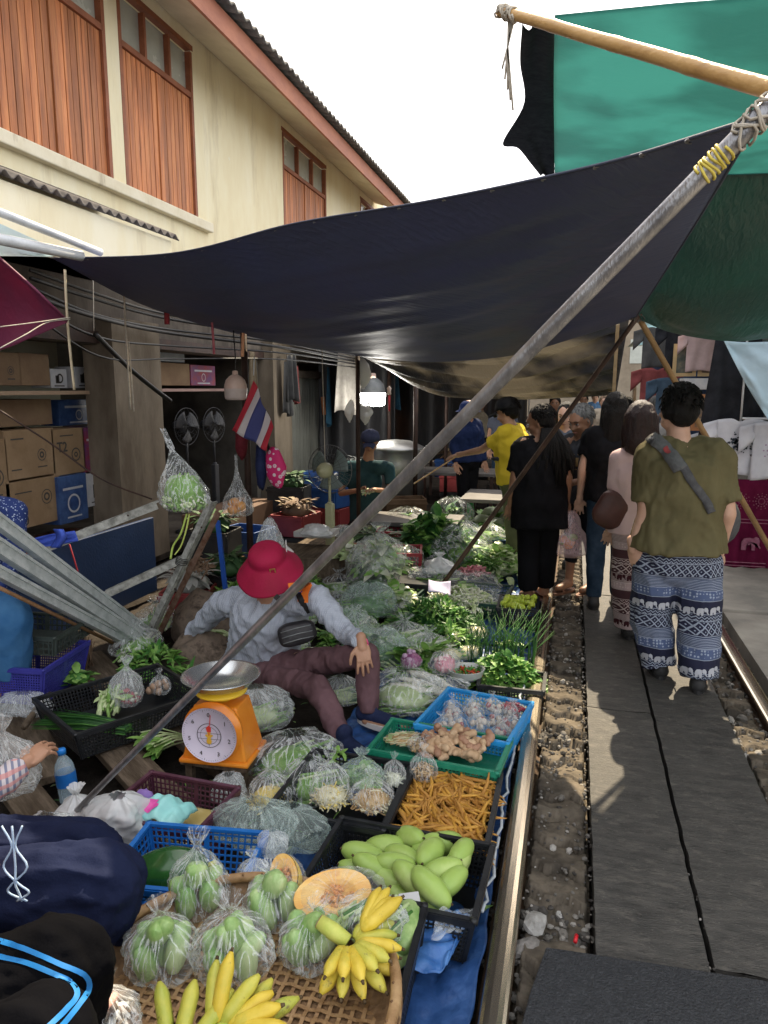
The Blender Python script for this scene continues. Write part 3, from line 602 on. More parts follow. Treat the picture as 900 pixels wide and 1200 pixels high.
ribbon([Y(0,481,3.0),Y(60,520,3.2),Y(120,562,3.4),Y(178,585,3.6)],.005,'dark slanting rope in front of the cardboard boxes',m_post)
# pipes and pale sheet on the canopy at the far left
m_wp=M('white_pipe',(.5,.52,.54),(.68,.7,.72),sc=6,rough=.5,metal=.1)
for (p,q,r,lab) in [((-60,225,3.0),(118,296,3.9),.022,'pale pipe lying on the canopy edge, upper of two'),((-60,268,3.0),(95,300,3.8),.03,'pale pipe lying on the canopy edge, lower of two')]:
    b=MB(); b.tube([Y(*p),Y(*q)],r,12); tag(b.build('pipe',m_wp),lab,'pipe','pale pipes above the navy tarpaulin')
cf=coons([Y(-60,235,3.2),Y(0,262,3.4),Y(75,296,3.9)],[Y(-60,300,3.2),Y(0,300,3.4),Y(60,301,3.8)],[Y(-60,235,3.2),Y(-60,300,3.2)],[Y(75,296,3.9),Y(60,301,3.8)])
b=MB(); b.grid(wr(cf,.02,4,9),20,10); tag(b.build('pale_sheet',mtb),'pale blue plastic sheet scrap on the canopy at far left','sheet')
b=MB(); b.box((0,0,0),(.02,.02,.05)); 
# ================= shops behind the stalls (left) =================
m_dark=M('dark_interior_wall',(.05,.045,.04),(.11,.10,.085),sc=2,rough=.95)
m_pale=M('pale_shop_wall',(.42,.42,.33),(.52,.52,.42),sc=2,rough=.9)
m_pil=M('stained_shaded_pillar',(.12,.095,.07),(.22,.18,.135),sc=2.2,rough=.9,bump=.25,bsc=25,stretch=(1.5,1.5,.5),c3=(.17,.14,.105))  # stains over a tone lowered to carry the shop side's shade
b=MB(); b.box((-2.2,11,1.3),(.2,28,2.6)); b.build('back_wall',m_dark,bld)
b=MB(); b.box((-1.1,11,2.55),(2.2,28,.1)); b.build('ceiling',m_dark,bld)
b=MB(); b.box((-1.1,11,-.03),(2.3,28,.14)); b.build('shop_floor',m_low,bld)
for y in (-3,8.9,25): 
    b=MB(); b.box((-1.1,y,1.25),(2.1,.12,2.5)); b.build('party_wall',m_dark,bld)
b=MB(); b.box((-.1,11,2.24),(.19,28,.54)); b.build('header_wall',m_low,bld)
b=MB(); b.box((-.9,5.2,1.55),(.05,1.9,1.5)); b.build('inner_wall',m_pale,bld)
for (y0,y1) in [(-1.5,-1.0),(2.3,2.9),(5.56,6.3),(9.0,9.62),(13.1,13.5),(16.9,17.3),(21,21.4)]:
    b=MB(); b.box((.0,(y0+y1)/2,1.1),(.3,y1-y0,2.2)); b.build('pillar',m_pil,bld)
m_gsh=M('grey_roller_shutter',(.11,.115,.10),(.17,.175,.155),sc=2,rough=.6,metal=.2,bump=.1)
def roller(y0,y1,z0,z1):
    b=MB(); n=int((y1-y0)/.07); b.grid(lambda u,v:V((.05+.012*(1 if (int(u*n*4)%4)<2 else -1),y0+(y1-y0)*u,z0+(z1-z0)*v)),n*4,1,sm=False); b.build('roller_shutter',m_gsh,bld)
roller(9.64,13.08,.3,1.75)
b=MB(); b.box((.06,11.3,1.80),(.14,3.5,.10)); b.build('shutter_lintel',m_low,bld)
b=MB(); b.box((.08,11.3,.15),(.1,3.5,.34)); b.build('shutter_base',M('brown_board',(.10,.05,.03),(.16,.09,.05),sc=4,rough=.7),bld)
roller(17.3,21,.05,2.0)
b=MB(); b.box((.0,6.0,2.03),(.05,6,.10)); b.build('door_rail',m_post,bld)
# ---- shelving and stock in the shops ----
m_shelf=M('shelf_board',(.30,.20,.13),(.38,.27,.18),sc=5,rough=.7)
def shelf(x,y0,y1,z,d,lab,m=m_shelf):
    b=MB(); b.box((0,0,0),(d,y1-y0,.03)); return tag(b.build('shelf_board',m,loc=(x,(y0+y1)/2,z)),lab,'shelf')
m_card=M('cardboard',(.24,.16,.09),(.33,.23,.14),sc=3,rough=.85,bump=.06); speckle(m_card,(.15,.10,.06),4,.58,.5,.1); m_card2=M('brown_cardboard',(.17,.11,.07),(.24,.165,.10),sc=3,rough=.85); m_ink=M('printed_ink',(.05,.045,.04),rough=.7,bump=0)
m_prb=M('blue_print_box',(.02,.05,.16),(.06,.12,.28),sc=9,rough=.4); m_prr=M('red_print_box',(.28,.03,.03),(.12,.05,.16),sc=9,rough=.4); m_prw=M('white_print_box',(.55,.55,.55),(.42,.44,.48),sc=12,rough=.4)
ROOTS=[]
def carton(px0,py0,px1,py1,x,depth,m,lab,deco='ring',group='cartons in the shop'):
    p=X(px0,py1,x); q=X(px1,py0,x); y0,y1=p.y,q.y; z0=X((px0+px1)/2,py1,x).z; z1=X((px0+px1)/2,py0,x).z
    w=y1-y0; h=z1-z0
    b=MB(); b.box((-depth/2,0,h/2),(depth,w-.008,h-.004)); o=b.build('carton',m,loc=(x,(y0+y1)/2,z0),bevel=.004); tag(o,lab,'box',group)
    fr=Matrix(((0,0,1,.0015),(1,0,0,0),(0,1,0,0),(0,0,0,1)))
    d=MB()
    def ring(cy,cz,r1,r2,n=20):
        vs=[];
        for j in range(n): a=2*PI*j/n; vs+=[(.0015,cy+math.cos(a)*r1,cz+math.sin(a)*r1),(.0015,cy+math.cos(a)*r2,cz+math.sin(a)*r2)]
        d.add(vs,[(2*j,(2*j+2)%(2*n),(2*j+3)%(2*n),2*j+1) for j in range(n)])
    def bar(cy,cz,w_,h_): d.add([(.0015,cy-w_/2,cz-h_/2),(.0015,cy+w_/2,cz-h_/2),(.0015,cy+w_/2,cz+h_/2),(.0015,cy-w_/2,cz+h_/2)],[(0,1,2,3)])
    if deco=='ring': ring(w*.22,h*.45,h*.13,h*.11); ring(w*.22,h*.45,h*.07,h*.03); bar(-w*.25,h*.82,w*.25,.012); bar(-w*.3,h*.2,w*.2,.01); bar(.22*w,h*.2,w*.2,.01)
    if deco=='T2':
        t=text_mb('T2',h*.30,.001,fr@Matrix.Translation((-w*.2,h*.60,0)),bold=.02); d.add(t.v,t.f); ring(w*.2,h*.42,h*.15,h*.12); ring(w*.2,h*.42,h*.06,h*.03); bar(-w*.05,h*.85,w*.4,.01)
    if deco=='80':
        t=text_mb('80',h*.26,.001,fr@Matrix.Translation((-w*.22,h*.15,0)),bold=.02); d.add(t.v,t.f); ring(w*.22,h*.58,h*.16,h*.14); ring(w*.22,h*.58,h*.09,h*.05); bar(-w*.2,h*.75,w*.3,.01)
    if deco=='pot': ring(0,h*.4,h*.2,h*.16); bar(0,h*.72,w*.7,.02); bar(0,h*.12,w*.5,.014)
    if deco=='kettle': ring(w*.05,h*.5,h*.25,h*.16); bar(-w*.1,h*.45,w*.22,h*.4); bar(0,h*.12,w*.6,.01)
    if d.v: d.build('printing',m_ink if m not in (m_prb,m_prr) else m_prw,o)
    return o
XF=-4.15
carton(8,503,62,560,XF,.4,m_card,'left cardboard carton in the upper row with a faint round stamp')
carton(63,502,98,556,XF,.4,m_card,'cardboard carton marked T2 beside the red and blue box','T2')
carton(10,561,70,617,XF,.4,m_card,'large cardboard carton in the lower row marked 80','80')
carton(-40,516,7,600,XF,.4,m_card,'cardboard carton cut by the left picture edge')
carton(71,556,101,612,XF+.03,.3,m_prb,'dark blue and white printed box under the T2 carton','pot')
carton(102,553,127,592,XF+.02,.3,m_prw,'white box with a fan picture beside the pillar foot','kettle')
carton(99,500,125,552,XF,.3,m_prr,'red and blue printed box right of the T2 carton','pot')
carton(70,468,113,498,XF-.25,.2,m_prb,'dark blue goods box under the shelf with kettles','pot')
carton(60,432,78,455,XF-.1,.2,m_prw,'white kettle box, left of the pair on the shelf','kettle')
carton(88,430,109,455,XF-.1,.2,m_prw,'white kettle box, right of the pair on the shelf','kettle')
carton(24,414,57,452,XF-.05,.4,m_card2,'brown carton beneath the magenta awning, right one','')
carton(-20,412,23,452,XF-.05,.4,m_card2,'brown carton beneath the magenta awning, left one','ring')
carton(-20,468,60,500,XF-.12,.4,m_card2,'long brown carton above the T2 carton row','')
shelf(XF-.1,3.6,5.55,X(90,460,XF).z,.3,'shelf board carrying the kettle boxes')
shelf(XF-.1,3.6,5.0,X(30,455,XF).z-.0,.42,'shelf board below the brown cartons',m_dark) if False else None
shelf(-4.2,4.1,5.5,X(110,618,XF).z-.02,.45,'low shelf carrying the printed boxes left of the pillar',M('red_brown_board',(.16,.06,.03),(.22,.09,.05),rough=.6))
# second bay: shelf, boxes, fans
z2=X(215,457,-4.2).z
shelf(-4.25,6.35,8.7,z2,.35,'grey red shelf board behind the hanging lettuce bag',M('faded_red_board',(.28,.17,.15),(.34,.22,.19),rough=.7))
carton(180,425,222,452,-4.2,.3,m_card2,'long dull carton on the shelf right of the pillar','')
carton(182,408,216,424,-4.2,.3,M('dusty_glass_case',(.13,.15,.17),(.2,.22,.24),sc=6,rough=.3),'grey plastic case lying on top of the dull carton','')
carton(224,428,252,452,-4.2,.3,m_prr,'dark red printed box on the shelf under pink ribbon','pot')
carton(171,424,178,452,-4.1,.2,M('yellow_green_tub',(.4,.42,.18),rough=.5),'narrow yellow green packet at the pillar edge','')
m_fan=M('grey_plastic',(.16,.17,.17),(.22,.23,.23),sc=5,rough=.4); m_cage=M('fan_cage_wire',(.12,.12,.12),(.2,.2,.2),sc=5,rough=.4,metal=.6)
def fan(loc,rz,r,standh,mbase,label,tilt=0,detail=True,group=None,blade=None,cage=None):
    t=empty('standing_fan',loc,rz,label,'fan',group)
    b=MB(); b.lathe([(0,0),(.16,0),(.165,.015),(.12,.03),(.045,.05),(.035,.08)],n=20); b.build('base',mbase,t)
    b=MB(); b.tube([(0,0,.05),(0,0,standh*.62)],[.028,.024],12); b.box((0,0,standh*.35),(.075,.06,standh*.5)); b.build('column',mbase,t,bevel=.01)
    b=MB(); b.tube([(0,0,standh*.6),(0,0,standh-.06)],.013,10); b.build('tube',mbase,t)
    hub=V((0,0,standh)); b=MB(); b.lathe([(0,-.0),(.05,.0),(.068,.03),(.07,.07),(.05,.13),(0,.15)],n=16,c=hub+V((0,.03,0)),rot=Euler((-PI/2,0,0)) ); b.build('motor_housing',mbase,t)
    b=MB()
    for k in range(28 if detail else 12):
        a=2*PI*k/(28 if detail else 12); ca,sa=math.cos(a),math.sin(a)
        for s in (-1,1):
            b.tube([hub+V((ca*r*q,s*(.055*math.sqrt(max(0,1-q*q*.96)))-.01,sa*r*q)) for q in (.12,.5,.8,1)],.0014,4,caps=False)
    for rr,s in ((1,0),(.6,.046),(.6,-.046),(.3,.053),(.3,-.053)): b.tube([hub+V((math.cos(2*PI*k/32)*r*rr,s-.01,math.sin(2*PI*k/32)*r*rr)) for k in range(33)],.004 if rr==1 else .0016,6,caps=False)
    b.build('cage',cage or m_cage,t)
    b=MB()
    for k in range(3):
        a0=2*PI*k/3
        b.grid(lambda u,v:hub+V((math.cos(a0+u*1.3-.2*v)*r*(.15+.72*v),-.015+.04*(u-.5),math.sin(a0+u*1.3-.2*v)*r*(.15+.72*v))),6,5)
    b.build('blades',blade or m_fan,t,solid=.002)
    return t
m_cream=M('aged_cream_plastic',(.42,.42,.24),(.52,.51,.32),sc=4,rough=.45)
fz_=Y(386,550,6.1); fan(V((fz_.x,6.1,.12)),R(172),.215,fz_.z-.12,m_cream,'cream plastic fan with wire cage standing before the grey roller shutter',blade=M('clear_blade',(.3,.36,.34),rough=.2,tr=.4))
m_dkf=M('dark_fan_plastic',(.03,.032,.035),(.05,.05,.055),sc=5,rough=.6)
for (px,py,xx,lab) in [(218,500,-4.05,'dark fan head stored under the shop shelf, left one'),(250,498,-4.05,'dark fan head stored under the shop shelf, right one')]:
    p=X(px,py,xx); fan((p.x,p.y,.04),R(80),.2,p.z-.04,m_dkf,lab,detail=False,blade=m_dkf,cage=m_dkf)
# blue board and low counters
m_blue=M('blue_board',(.004,.018,.06),(.008,.028,.09),sc=2,rough=.5)
b=MB(); b.box((0,0,.0),(.04,1.75,.62)); tag(b.build('blue_board',m_blue,loc=(-3.35,4.35,.24),bevel=.004),'dark blue panel below the cartons behind the metal frame','panel')
b=MB(); b.tube([(0,0,0),(.01,.05,-.2),(.0,.0,-.4)],.005,6); tag(b.build('hanging_string',M('red_cord',(.4,.03,.04),rough=.7),loc=X(80,638,-3.31)+V((.01,0,0))),'red cord hanging on the blue panel','string')
b=MB(); b.box((0,0,.16),(.5,1.3,.32)); tag(b.build('low_counter',M('brown_counter',(.10,.055,.035),(.17,.10,.06),sc=3,rough=.7),loc=(-3.6,7.2,0)),'low brown counter right of the blue panel','counter')
# folded galvanised frame in front
m_ang=M('painted_angle_iron',(.44,.48,.47),(.64,.67,.66),sc=16,rough=.6,bump=.2,metal=.3,c3=(.55,.59,.58)); m_agd=M('weathered_angle_iron',(.18,.18,.16),(.48,.48,.44),sc=22,rough=.75,bump=.3,metal=.2)
fr_=empty('folding_frame',(0,0,0),0,'folded grey steel awning frame with three parallel beams at the left','frame')
LB=[(-40,592,650,736),(-40,622,0,0)]
def cbeam(p,q,w,d,m,parent):
    b=MB(); b.beam(p,q,w,d); u=(q-p).normalized(); x,y,z=basis(u); n=x*0
    o=b.build('beam',m,parent,bevel=.004)
    b=MB(); 
    for s in (-1,1): b.beam(p+z*s*(d/2-.008)+x*(w/2+.004),q+z*s*(d/2-.008)+x*(w/2+.004),.012,.014)
    b.build('flange',m,o)
cbeam(Y(-60,568,2.5),Y(172,742,3.95),.04,.062,m_ang,fr_)
cbeam(Y(-60,604,2.45),Y(165,750,3.85),.05,.070,m_ang,fr_)
cbeam(Y(-60,640,2.4),Y(150,752,3.75),.04,.055,m_ang,fr_)
b=MB(); b.tube([Y(-60,660,2.38),Y(140,757,3.7)],.010,8); b.build('rusty_edge',M('rust',(.22,.12,.06),(.33,.19,.1),sc=20,rough=.85),fr_)
for (p,q,w) in [((34,650,3.3),(184,592,3.7),.045),((122,698,3.6),(213,656,3.9),.042)]:
    b=MB(); b.beam(Y(*p),Y(*q),.012,w); b.beam(Y(*p)+V((0,0.02,w/2)),Y(*q)+V((0,0.02,w/2)),.04,.008); b.build('cross_bar',m_agd,fr_)
b=MB(); p,q=Y(172,748,3.95),Y(248,588,3.85); b.beam(p,q,.012,.05); b.beam(p+V((.02,0,0)),q+V((.02,0,0)),.05,.01); b.build('cross_bar',m_agd,fr_)
b=MB(); p,q=Y(180,756,4.1),Y(256,600,4.0); b.beam(p,q,.012,.035); b.build('cross_bar',M('rust_bar',(.16,.08,.05),(.3,.2,.15),sc=20,rough=.8),fr_)
b=MB(); 
for (px,py) in [(150,604),(110,620),(140,690),(190,668),(178,735),(205,690),(236,618)]: b.ell(Y(px,py,3.6 if py<640 else 3.85),(.006,.004,.006),n=8)
b.build('bolt',m_post,fr_)
w_=wrap('string_tie',Y(213,657,3.88),V((.3,0,1)),.035,5,.05,M('black_tie',(.02,.02,.02),rough=.6)); tag(w_,'black cable tie round the joint of the folding frame','string')
cf=coons([Y(35,632,3.28),Y(60,626,3.3),Y(88,622,3.35)],[Y(35,640,3.28),Y(60,640,3.3),Y(92,634,3.35)],[Y(35,632,3.28),Y(35,640,3.28)],[Y(88,622,3.35),Y(92,634,3.35)])
b=MB(); b.grid(wr(cf,.012,4,9,ax=V((.3,-1,.2))),24,10); b.grid(lambda u,v:Y(62+12*u+4*math.sin(v*4),620+22*v,3.27-.03*math.sin(u*3)),8,8)
tag(b.build('blue_rag',M('blue_cloth',(.03,.06,.35),(.06,.12,.55),sc=12,rough=.7),solid=.003),'bright blue rag knotted round the frame bar','rag')
# ================= hanging things =================
m_bulbp=M('opal_bulb_plastic',(.62,.52,.47),(.7,.6,.56),sc=3,rough=.35,tr=.25,bump=0); m_bulb2=M('warm_bulb_cap',(.6,.42,.34),(.66,.5,.42),sc=3,rough=.4,bump=0)
def ledbulb(p,s,lab,lit=False,grp='big LED bulbs hanging over the stalls'):
    t=empty('led_bulb',p,0,lab,'light bulb',grp)
    b=MB(); b.lathe([(0,-.5),(.30,-.5),(.37,-.46),(.39,-.38),(.40,-.1)],n=24); b.build('diffuser',emis('lit_diffuser',(1,.97,.9),14) if lit else m_bulbp,t)
    b=MB(); b.lathe([(.40,-.1),(.39,.02),(.33,.2),(.2,.33),(.12,.38)],n=24); b.build('housing',m_bulb2 if not lit else m_fan,t)
    b=MB(); b.lathe([(.1,.38),(.1,.5),(.07,.52),(0,.53)],n=12); b.build('socket',m_bulb2,t)
    b=MB(); b.tube([(0,0,.5),(.03,0,1.0),(-.02,.02,1.9)],.02,6); b.build('wire',m_cab,t); t.scale=(s,s,s); return t
ledbulb(Y(276,452,5.0),.21,'big unlit opal bulb hanging left of the Thai flag')
ledbulb(Y(437,457,9.4),.42,'lit white bulb glowing above the vendor in the cap',True)
ll=bpy.data.lights.new('bulb_light','POINT'); ll.energy=8; ll.color=(1,.95,.86); ll.shadow_soft_size=.12; lo2=bpy.data.objects.new('bulb_light',ll); COL.objects.link(lo2); lo2.location=Y(437,470,9.2)+V((0,-.0,-.16))
# Thai flag
fl=empty('flag',Y(296,440,5.0),0,'small Thai flag hanging askew from the dark post','flag')
m_fr_=M('flag_red',(.50,.03,.05),rough=.7,bump=0,tr=.2); m_fw=M('flag_white',(.62,.56,.56),rough=.7,bump=0,tr=.2); m_fb=M('flag_blue',(.06,.07,.22),rough=.7,bump=0,tr=.2)
c00,c10,c01,c11=[Y(*p)-fl.location for p in ((298,446,5.0),(274,505,4.95),(319,490,5.02),(316,527,5.0))]
st=[0,1/6,1/3,2/3,5/6,1]; mats_=[m_fr_,m_fw,m_fb,m_fw,m_fr_]
c00=Y(297,446,5.0)-fl.location; c10=Y(272,504,4.95)-fl.location; c01=Y(320,500,5.02)-fl.location; c11=Y(313,528,5.0)-fl.location
b=MB()
def flf(u,v): # v across the stripes (left to right), u down
    p=c00.lerp(c10,u).lerp(c01.lerp(c11,u),v); return p+V((0,.02*math.sin(v*9+u*3),.006*math.sin(v*12)))
for k in range(5):
    b.grid(lambda u,v:flf(u,st[k]+(st[k+1]-st[k])*v),14,6,mi=k)
b.build('cloth',mats_,fl,solid=.0015)
b=MB(); b.tube([Y(297,440,5.0)-fl.location,Y(298,418,5.0)-fl.location],.004,6); b.build('stick',m_wp,fl)
# pink dotted bag
def pink():
    m=bpy.data.materials.new('pink_flower_cloth'); m.use_nodes=True; nt=m.node_tree; N=nt.nodes; L=nt.links; p=N['Principled BSDF']
    tc=N.new('ShaderNodeTexCoord'); vo=N.new('ShaderNodeTexVoronoi'); vo.inputs['Scale'].default_value=22; L.new(tc.outputs['Object'],vo.inputs['Vector'])
    cr=N.new('ShaderNodeValToRGB'); cr.color_ramp.interpolation='CONSTANT'; e=cr.color_ramp.elements; e[0].color=(.8,.25,.4,1); e[0].position=0; e[1].color=(.75,.62,.66,1); e[1].position=.16; q=e.new(.33); q.color=(.62,.02,.15,1)
    L.new(vo.outputs['Distance'],cr.inputs['Fac']); L.new(cr.outputs['Color'],p.inputs['Base Color']); p.inputs['Roughness'].default_value=.7; return m
b=MB(); b.ell((0,0,0),(.082,.045,.16),n=18,fn=lambda u:1+.12*N3(u*2,1,3)); b.noise(.012,9)
t=tag(b.build('cloth_bag',pink(),loc=Y(323,548,5.1),rot=(0,R(-8),0)),'pink cloth bag with white flower dots hanging under the flag','bag')
b=MB(); b.tube([(-.03,0,.13),(-.05,0,.25),(-.03,0,.32)],.012,6); b.build('strap',m_cab,t)
b=MB(); b.ell((0,0,0),(.045,.04,.2),n=14,fn=lambda u:1+.2*N3(u*2,1,8)); tag(b.build('navy_cloth',M('navy_cloth',(.015,.02,.06),(.03,.04,.1),sc=9,rough=.8),loc=Y(306,545,5.15)),'dark navy cloth hanging left of the pink bag','cloth')
b=MB(); b.ell((0,0,0),(.05,.05,.17),n=14,fn=lambda u:1+.25*N3(u*2,1,4)); tag(b.build('dark_red_cloth',M('dark_red_cloth',(.10,.015,.02),(.18,.03,.04),sc=9,rough=.8),loc=Y(283,515,5.3)),'dark red cloth hanging above the orange bag','cloth')
b=MB(); b.beam(Y(255,610,4.6),Y(264,690,4.6),.02,.03); tag(b.build('blue_pole',M('blue_paint',(.02,.09,.42),rough=.5)),'thin blue leg standing behind the red hat vendor','leg')
# white plastic bags tied to posts
m_bagw=plastic('white_carrier',(.75,.75,.73),.75,.97,7)
def hangbag(p,w,h,lab,m,seed,cat='plastic bag',group=None):
    b=MB()
    def f(u,v):
        a=2*PI*u; r=w*(.18+.82*math.sin(PI*min(1,v*1.05))**.7)*(1+.3*N3((math.cos(a)*2,math.sin(a)*2,v*4),1,seed)); return V((math.cos(a)*r,math.sin(a)*r*.5,-h*v))
    b.grid(f,28,22); b.noise(.02*h/.3,6/h*.3,seed); return tag(b.build('plastic_bag',m,loc=p),lab,cat,group)
hangbag(Y(426,418,7.5),.08,.33,'white plastic bag tied high on the post, upper one',m_bagw,3,group='white bags on the post')
hangbag(Y(428,468,7.5),.07,.28,'white plastic bag hanging lower on the post',m_bagw,7,group='white bags on the post')
hangbag(Y(410,468,7.5),.05,.24,'small white bag hanging left of the post',m_bagw,9,group='white bags on the post')
b=MB(); b.lathe([(0,-.05),(.03,-.04),(.02,0),(.03,.03),(0,.06)],n=12); o=tag(b.build('trinket',m_bulbp,loc=Y(456,458,8.5)),'small pale charm with a red tassel hanging right of the lit bulb','charm'); b=MB(); b.tube([(0,0,-.05),(0,0,-.24)],.012,6); b.build('tassel',m_fr_,o)
# big pot / steamer behind cap vendor
b=MB(); b.lathe([(0,-.5),(.36,-.5),(.38,0),(.36,.14),(.39,.16),(.38,.18),(.2,.26),(0,.28)],n=28); tag(b.build('metal_drum',M('dull_steel',(.3,.3,.29),(.42,.42,.4),sc=4,rough=.35,metal=.7),loc=Y(464,540,9.2)+V((.0,0,0))),'big round metal steamer drum behind the vendor in the cap','drum')
# far-left market clutter: hung clothes, bags, tables, umbrellas
r=random.Random(5)
cols=[(.05,.08,.12),(.12,.08,.06),(.25,.22,.18),(.04,.12,.2),(.18,.05,.05),(.3,.28,.25),(.06,.06,.06),(.15,.12,.08)]
def cloth_hang(p,w,h,m,seed,lab,group,rz=0,name='hung_garment',cat='clothes'):
    b=MB(); b.grid(lambda u,v:V(((u-.5)*w*(1-.3*(1-v)*(abs(u-.5)*2)),.03*math.sin(u*14+seed)*(.3+v),-h*v*(1-.04*math.sin(u*7+seed)))),16,10); return tag(b.build(name,m,loc=p,rotz=rz,solid=.006),lab,cat,group)
names_=['dark teal','brown','pale grey','blue','dark red','beige','black','khaki']
cm=[M('garment_'+n.replace(' ','_'),c,tuple(x*1.5 for x in c),sc=6,rough=.85,tr=.1) for n,c in zip(names_,cols)]
seen={}
for i in range(22):
    yy=9.8+i*.42+r.uniform(-.1,.1); k=r.randrange(8); xx=-3.5+r.uniform(-.2,.6)+ (0.02*i)
    cloth_hang((xx,yy,2.0+r.uniform(-.15,.15)),r.uniform(.3,.5),r.uniform(.5,.9),cm[k],i,names_[k]+' garment hanging in the dim stalls at the back left','garments hanging in the back stalls',rz=r.uniform(.6,2.2))
def table(p,w,d,h,m,lab,rz=0):
    t=empty('market_table',(p[0],p[1],0),rz,lab,'table'); b=MB(); b.box((0,0,h),(w,d,.04)); b.build('top',m,t,bevel=.004)
    for sx in(-1,1):
        for sy in(-1,1): b=MB(); b.box((sx*(w/2-.05),sy*(d/2-.05),h/2-.02),(.04,.04,h)); b.build('leg',m_post,t)
    return t
m_tab=M('dark_table_top',(.06,.055,.05),(.13,.12,.11),sc=4,rough=.6)
table((-1.55,7.0),1.0,.6,.30,m_tab,'low dark table behind the prop stick carrying tied bags')
table((-.75,8.0),.8,.8,.42,m_tab,'dark table beyond the prop stick with flat trays')
table((-1.5,9.6),1.1,.7,.5,m_tab,'dark market table farther along the lane')
table((-1.0,11.4),1.1,.8,.6,m_tab,'farthest market table along the left of the lane')
table((-2.5,10.6),.9,.7,.6,m_tab,'dark table behind the steamer drum')
# ================= right-hand clothes stalls =================
m_blk=M('black_cotton',(.012,.013,.016),(.028,.03,.036),sc=6,rough=.85); m_whc=M('white_cotton',(.62,.63,.68),(.72,.73,.77),sc=6,rough=.85,tr=.35,bump=.05); m_pkc=M('pale_pink_cotton',(.55,.42,.42),(.66,.52,.52),sc=6,rough=.85,tr=.3)
m_mar=M('maroon_cotton',(.09,.006,.03),(.15,.012,.05),sc=5,rough=.85,tr=.12); m_marp=M('maroon_print',(.28,.12,.17),(.2,.06,.1),sc=30,rough=.85); m_lil=M('lilac_print',(.35,.22,.38),(.45,.3,.45),sc=30,rough=.85)
def tshirt(p,s,m,lab,rz=0,motif=None,mm=None,group='shirts hung at the right stalls',name='hung_shirt'):
    """front faces -y; origin at the neck"""
    b=MB()
    b.grid(lambda u,v:V(((u-.5)*.5,.015*math.sin(u*13+v*3)*(.4+v)-.01,-.03*abs(u-.5)*2-.0-.68*v -(.05*math.exp(-((u-.5)/.12)**2)*(1-v)**4))),20,14)
    for sg in(-1,1): b.grid(lambda u,v:V((sg*(.235+.17*u),.012*math.sin(v*6),-.03-.05*u-.12*u*v-.20*v+.0)),6,6)
    o=tag(b.build(name,m,loc=p,rotz=rz,solid=.006),lab,'shirt',group); o.scale=(s,s,s)
    if motif:
        d=MB(); motif(d); d.build('print',mm,o)
    return o
def elephant(d,cx,cz,s,y=-.034):
    pl=[(-.5,-.5),(-.5,.1),(-.35,.35),(0,.42),(.25,.38),(.42,.5),(.62,.42),(.7,.2),(.68,-.1),(.8,-.3),(.74,-.36),(.6,-.2),(.55,.0),(.42,-.02),(.42,-.5),(.2,-.5),(.18,-.12),(-.15,-.12),(-.18,-.5)]
    n=len(pl); d.add([(cx+x*s,y,cz+z*s) for x,z in pl]+[(cx,y,cz+.15*s)],[(i,(i+1)%n,n) for i in range(n)])
def splash(d,seed=1,n=40,cx=0,cz=-.3,w=.15,h=.13):
    r=random.Random(seed)
    for i in range(n):
        x=cx+r.gauss(0,w*.45); z=cz+r.gauss(0,h*.45); a=r.uniform(0,6); L=r.uniform(.01,.035)
        d.add([(x+math.cos(a+k*1.3)*L*r.uniform(.4,1),-.036,z+math.sin(a+k*1.3)*L*r.uniform(.4,1)) for k in range(5)],[(0,1,2,3,4)])
m_inkb=M('black_print',(.03,.04,.05),(.07,.08,.1),sc=30,rough=.8)
def rosette(d,cx=0,cz=-.3,s=.12,seed=0):
    for k in range(12):
        a=2*PI*k/12
        for rr,w in((.35,.05),(.65,.06),(.95,.05)):
            c=(cx+math.cos(a)*s*rr,cz+math.sin(a)*s*rr); d.add([(c[0]+math.cos(a+t)*w*s*1.6,-.036,c[1]+math.sin(a+t)*w*s*1.6) for t in (0,1.57,3.14,4.7)],[(0,1,2,3)])
tshirt(Y(802,385,7.4)+V((0,0,.06)),.62,m_blk,'black T-shirt hanging behind the framed picture stall',group='shirts hung at the right stalls')
tshirt(Y(823,394,7.2)+V((0,0,.04)),.5,m_pkc,'pale pink T-shirt hanging right of the framed poster')
tshirt(Y(866,508,5.9)+V((0,0,.12)),.62,m_whc,'white shirt with a black ink print below the dark hanging cloth',motif=lambda d:splash(d,3,70,0,-.32,.2,.14),mm=m_inkb)
tshirt(Y(908,512,5.9)+V((0,-.05,.12)),.62,m_whc,'white shirt with a lilac flower print at the right edge',motif=lambda d:rosette(d,0,-.35,.14),mm=m_lil)
tshirt(Y(842,520,7.0)+V((0,0,.12)),.6,m_whc,'plain white shirt hanging behind the black ink shirt',group='shirts hung at the right stalls')
cloth_hang(Y(866,398,6.0)+V((0,0,.02)),.46,.78,m_blk,2,'long black cloth hanging over the white printed shirts',None,rz=.1)
for i,(px,lab) in enumerate([(880,'maroon elephant print skirt hanging beside the olive shirted man'),(925,'maroon elephant print skirt cut by the right picture edge')]):
    p=Y(px,562,6.75+.1*i); b=MB(); b.grid(lambda u,v:V(((u-.5)*.34*(1+.15*v),.02*math.sin(u*16+i)*(.3+v),-(p.z-.06)*v)),18,14); o=tag(b.build('hung_skirt',m_mar,loc=p,solid=.006),lab,'skirt','maroon skirts at the right stall')
    d=MB(); elephant(d,.02,-.55,.12); rosette(d,-.07,-.18,.07); rosette(d,.09,-.18,.07)
    for z in(-.34,-.37,-.72,-.75): d.box((0,-.035,z),(.33,.002,.008))
    d.build('print',m_marp,o)
